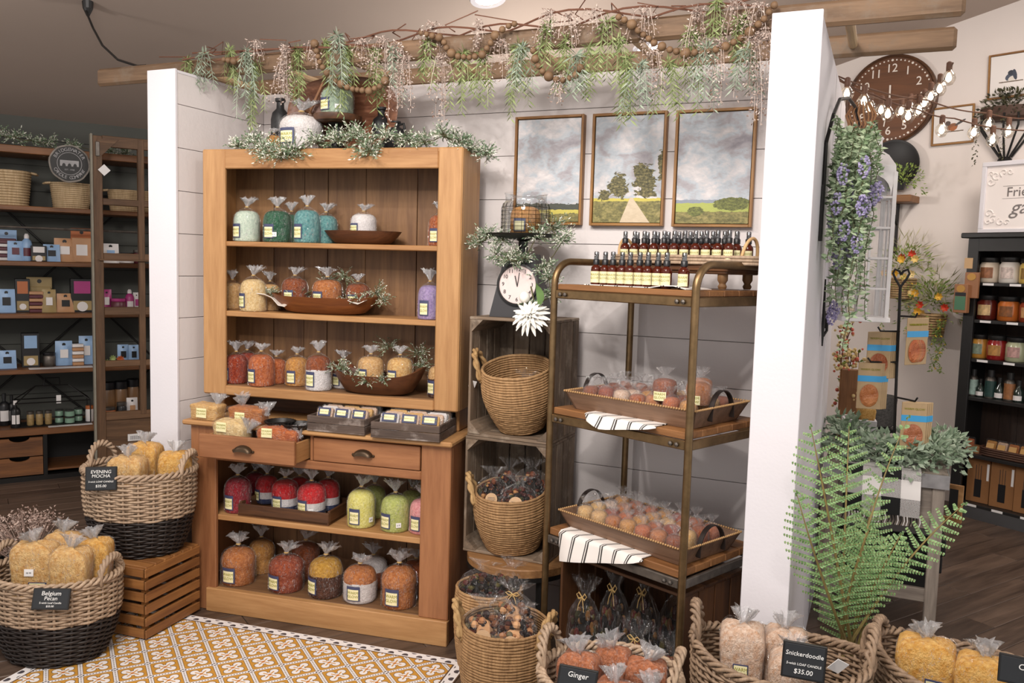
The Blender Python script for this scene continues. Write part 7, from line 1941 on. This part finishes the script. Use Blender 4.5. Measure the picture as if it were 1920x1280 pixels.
# ------------------------------------------------------------------ iron bracket with lantern, lavender and nest ball
bk_ = thing('iron_bracket', 'curved black iron bracket on the white wing wall', 'bracket', (2.377, -.2, 2.02))
ob('bracket_bar', MB().tube([(.004, 0, -.3), (.004, 0, .05), (.02, .06, .16), (.03, .2, .24), (.05, .42, .285), (.07, .6, .28), (.09, .72, .22)], .007, 8), M_blackmetal, bk_); ob('wall_plate', MB().box(0, .006, -.02, .02, -.3, -.1), M_blackmetal, bk_)
ln = thing('white_lantern', 'tall white distressed metal lantern with arched window panes', 'lantern', (2.515, .56, 1.40), .25)
M_lan = plain('distressed_white', '#EFEBEA', .5, var=.04)
a_ = .085
for x in (-a_, a_):
    for y in (-a_, a_): ob('corner_post', MB().box(x - .008, x + .008, y - .008, y + .008, .02, .64), M_lan, ln)
ob('lantern_base', MB().box(-a_ - .015, a_ + .015, -a_ - .015, a_ + .015, 0, .022, .003), M_lan, ln); ob('lantern_shoulder', MB().lathe([(a_ * 1.45, .64), (a_ * 1.42, .67), (a_ * 1.0, .715), (a_ * .62, .735), (a_ * .6, .78), (a_ * .7, .785), (a_ * .2, .83)], 4).mesh('roof', .4), M_lan, ln, rot=(0, 0, PI / 4)); ob('lantern_ring', MB().tube([(.018 * math.cos(t), 0, .845 + .018 * math.sin(t)) for t in [2 * PI * i / 16 for i in range(16)]], .003, 6, True), M_blackmetal, ln)
M_pane = glass('lantern_glass', (.97, .97, .97, 1), .03, .3)
for s in range(4):
    rz = s * PI / 2; e = Matrix.Rotation(rz, 3, 'Z').to_euler()
    for z in (.14, .27, .40, .53): ob('glazing_bar', MB().box(-a_, a_, -a_ - .005, -a_ + .001, z, z + .009), M_lan, ln, rot=e)
    ob('glazing_bar', MB().box(-.0045, .0045, -a_ - .005, -a_ + .001, .02, .54), M_lan, ln, rot=e)
    ar = MB(); N = 10; vs = [(-a_, .64), (a_, .64)]
    arc = [(a_ * .82 * math.cos(PI * i / N), .54 + .085 * math.sin(PI * i / N)) for i in range(N + 1)]
    v2 = [(x, -a_ - .006, z) for x, z in arc] + [(x / .82 if abs(x) > .001 else 0, -a_ - .006, .645) for x, z in arc]
    ob('arched_head', ar.add(v2, [(i, i + 1, N + 2 + i, N + 1 + i) for i in range(N)]), M_lan, ln, rot=e); ob('glass_pane', MB().box(-a_ + .006, a_ - .006, -a_ - .001, -a_ + .001, .022, .63), M_pane, ln, rot=e)
lv = thing('lavender_swag', 'hanging lavender and eucalyptus swag on the iron bracket', 'greenery', (2.44, -.02, 2.12)); rnd = random.Random(23); lg, ll, ls = MB(), MB(), MB()
for s in range(34):
    p = Vector((rnd.uniform(-.03, .09), rnd.uniform(-.2, .2), rnd.uniform(-.06, .06))); L = rnd.uniform(.25, .75); pts = [p]
    for i in range(12): pts.append(pts[-1] + Vector((rnd.uniform(-.012, .012), rnd.uniform(-.012, .010), -L / 12)))
    ls.tube(pts, .0015, 4, cap=False)
    for i in range(12):
        for k in range(9):
            q = pts[i].lerp(pts[i + 1], rnd.random()); a = rnd.uniform(0, 6.28); lg.leaf(q, (math.cos(a), math.sin(a), rnd.uniform(-.5, .6)), rnd.uniform(.018, .032), rnd.uniform(.012, .02))
    for q in ((pts[rnd.choice((3, 5, 8, 10, 12))],) if s % 3 else ()):
        q = q + Vector((.012, -.02, 0))
        for k in range(60): h = rnd.random(); a = rnd.uniform(0, 6.28); r = .019 * math.sin(PI * (.12 + .8 * h)); ll.ball(q + Vector((r * math.cos(a), r * math.sin(a), -.075 * h)), .0048, 5, 3)
ob('stems', ls, M_stem, lv, kind='stuff'); ob('foliage', lg, leaf('lav_leaf', '#7F9A72', '#C2D0AE'), lv, kind='stuff'); ob('lavender_heads', ll, leaf('lav_bloom', '#837AA8', '#BDB5D4'), lv, kind='stuff')
nb = thing('twig_nest', 'pale twig nest cage hanging beside the iron bracket', 'ornament', (2.47, .42, 2.27)); m = MB()
for i in range(18):
    a = 2 * PI * i / 18; m.tube([(.03 * math.cos(a), .03 * math.sin(a), .05), (.06 * math.cos(a), .06 * math.sin(a), .0), (.045 * math.cos(a + .3), .045 * math.sin(a + .3), -.05)], .003, 4)
ob('twig_cage', m, plain('pale_twig', '#B98A62', .7), nb)
sc2 = thing('iron_ornament', 'black iron wall ornament on the outer wing wall', 'ornament', (2.379, .17, 1.40)); ob('iron_spike', MB().tube([(.006, 0, .18), (.008, -.01, .0), (.01, -.02, -.09)], [.003, .007, .003], 6).tube([(.008, .0, .02), (.02, .03, .04), (.02, .04, -.03), (.01, .01, -.05)], .006, 6).tube([(.008, .03, .05), (.012, .05, -.02)], .005, 6), M_blackmetal, sc2)

# ------------------------------------------------------------------ string lights
M_bulb = glow('lit_bulb', (1.0, 0.83, 0.62, 1), 4.0); M_wire = plain('brown_wire', '#5A3A28', .6); M_bglass = glass('bulb_glass', (1, .97, .92, 1), .05, .35)
BULB = MB().lathe([(.003, -.084), (.020, -.078), (.031, -.058), (.033, -.045), (.028, -.027), (.015, -.012), (.012, 0)], 18).mesh('bulb', 3.2); SOCK = MB().lathe([(.0135, -.012), (.0145, 0), (.014, .028), (.007, .034)], 12).mesh('socket', .8); FIL = MB().lathe([(.002, -.066), (.012, -.058), (.0145, -.046), (.010, -.03), (.004, -.02)], 12).mesh('filament', 3.2)
def light_string(label, pts, bulbs, lit=()):
    o = Vector(pts[0]); t = thing('string_lights', label, 'string lights', o, 0, 'globe string lights')
    P = [Vector(p) for p in pts]; fine = []
    for a, b in zip(P[:-1], P[1:]): fine += [a.lerp(b, k / 6) - o + Vector((0, 0, -.03 * math.sin(PI * k / 6) * (b - a).length)) for k in range(6)]
    fine.append(P[-1] - o); ob('wire', MB().tube(fine, .004, 5), M_wire, t)
    for b in bulbs:
        p = Vector(b) - o; g = ob('bulb', BULB, M_bglass, t, p + Vector((0, 0, .035))); ob('filament_glow', FIL, M_bulb, g); ob('socket', SOCK, M_wire, g)
    for i in lit:
        d = bpy.data.lights.new('bulb_light', 'POINT'); d.energy = 2.2; d.color = (1.0, .72, .45); d.shadow_soft_size = .012
        lo = bpy.data.objects.new('bulb_light', d); col.objects.link(lo); lo.parent = t; lo.location = Vector(bulbs[i]) - o + Vector((0, 0, -.012))
light_string('globe string lights sagging from the wing wall across the clock', [(2.337, 1.0, 2.542), (2.501, 1.15, 2.491), (2.702, 1.4, 2.456), (2.892, 1.7, 2.452), (3.292, 2.1, 2.434)], [(2.378, 1.02, 2.488), (2.455, 1.1, 2.463), (2.566, 1.2, 2.414), (2.66, 1.35, 2.425), (2.829, 1.6, 2.388), (2.999, 1.85, 2.406), (3.096, 1.9, 2.37)], (0, 2, 4, 6))
light_string('globe string lights running up from the clock to the ladder end', [(2.336, 1.0, 2.552), (2.52, 1.5, 2.537), (2.706, 1.9, 2.623), (2.804, 1.6, 2.616), (2.84, 1.2, 2.634)], [(2.475, 1.5, 2.504), (2.527, 1.6, 2.505), (2.628, 1.9, 2.547), (2.672, 1.95, 2.575), (2.742, 1.85, 2.577), (2.768, 1.7, 2.582), (2.803, 1.55, 2.592), (2.83, 1.3, 2.595)], (2, 5, 7))
light_string('globe string lights passing before the iron planter', [(2.336, 1.0, 2.56), (2.754, 1.6, 2.536), (3.066, 2.0, 2.524), (3.338, 2.3, 2.533)], [(2.711, 1.5, 2.478), (3.076, 1.95, 2.463), (3.19, 2.1, 2.444)])

# ------------------------------------------------------------------ tall fern behind the grey willow basket
fn = thing('potted_fern', 'tall green fern rising behind the grey willow basket', 'plant', (2.56, -.42, 0))
ob('pot', MB().lathe([(.09, 0), (.115, .02), (.13, .25), (.135, .28), (.122, .28), (.115, .2)], 28).mesh('pot', .8), M_black, fn); ob('soil', MB().lathe([(.118, .24), (.115, .25)], 24), plain('soil', '#3A2A20', .9, var=.3), fn)
F0_ = Vector((2.56, -.42, 0))
def frond(base, mid, tip, span, bare, seed):
    rnd = random.Random(seed); b, md, tp = Vector(base), Vector(mid), Vector(tip); m = MB(); st_ = MB(); n = 21; pts = []
    for i in range(n + 1): f = i / n; pts.append((b * (1 - f) ** 2 + md * 2 * f * (1 - f) + tp * f * f) - F0_)
    st_.tube(pts, [.0065 - .0055 * i / n for i in range(n + 1)], 6)
    view = (Vector((2.609, -3.478, 1.4)) - (b + tp) / 2).normalized(); nrm = (view + Vector((rnd.uniform(-.5, .5), 0, rnd.uniform(.0, .5)))).normalized()
    for i in range(n + 1):
        f = i / n
        if f < bare: continue
        g = (f - bare) / (1 - bare); L = span * (math.sin(PI * min(1, .16 + g * .84)) ** .75) * (1.0 if g < .97 else .5)
        t = (pts[min(i + 1, n)] - pts[max(i - 1, 0)]).normalized(); sd = t.cross(nrm).normalized()
        for s in (-1, 1):
            d = (sd * s * .88 + t * .42 - nrm * .10).normalized(); p0 = pts[i] + t * (.004 * s); k = max(4, int(L / .0085))
            e = p0 + d * L; st_.tube([p0, e], .0009, 3, cap=False)
            for j in range(k):
                q = p0.lerp(e, (j + .4) / k); w = .0155 * (1 - .62 * j / k) * (.55 + .45 * L / span)
                for s2 in (-1, 1):
                    dd = (t * s2 * .72 + d * .7).normalized()
                    m.leaf(q, dd, w, .0085, nrm, .05)
    fo = ob('frond', m, M_fern, fn, kind='stuff'); ob('frond_stem', st_, plain('fern_stem', '#8A7A48', .6, var=.2), fo); return fo
base = (2.56, -.42, .27)
FR = (((2.491, -0.69, 0.855), (2.424, -0.74, 1.129), 0.11, 0.32, 1.0), ((2.53, -0.38, 0.78), (2.522, -0.3, 1.07), 0.1, 0.4, 2.0), ((2.575, -0.34, 0.728), (2.711, -0.22, 1.107), 0.05, 0.45, 3.0), ((2.474, -0.73, 0.658), (2.398, -0.78, 0.924), 0.1, 0.22, 4.0), ((2.547, -0.505, 0.578), (2.615, -0.55, 0.793), 0.125, 0.12, 5.0), ((2.698, -0.43, 0.653), (2.889, -0.4, 0.865), 0.075, 0.4, 6.0), ((2.575, -0.33, 0.581), (2.619, -0.2, 0.815), 0.1, 0.3, 8.0), ((2.637, -0.455, 0.577), (2.708, -0.45, 0.752), 0.08, 0.3, 10.0))
for i, (md, tp, sp, ba, s) in enumerate(FR):
    frond((base[0] + .03 * math.cos(i * 2.1), base[1] + .03 * math.sin(i * 2.1), base[2]), md, tp, sp, ba, s)
for dx, hgt in ((0.0, .60), (.03, .55)):
    pts = [(.02 + dx * .3, 0, .27), (.03 + dx, 0, hgt * .8), (.03 + dx, 0, hgt)] + [(.03 + dx + .022 * (1 - math.cos(t)) * (1 - t / 14), 0, hgt + .03 * math.sin(t) * (1 - t / 14)) for t in [i * .5 for i in range(1, 18)]]
    ob('fiddlehead', MB().tube(pts, .006, 7), plain('fern_stem', '#8A7A48', .6, var=.2), fn)
ob('price_tag', MB().box(-.02, .02, -.001, .001, -.045, .0), M_paper, bpy.data.objects['willow_basket.002'], (.17, -.13, .50), (.5, .5, .5))
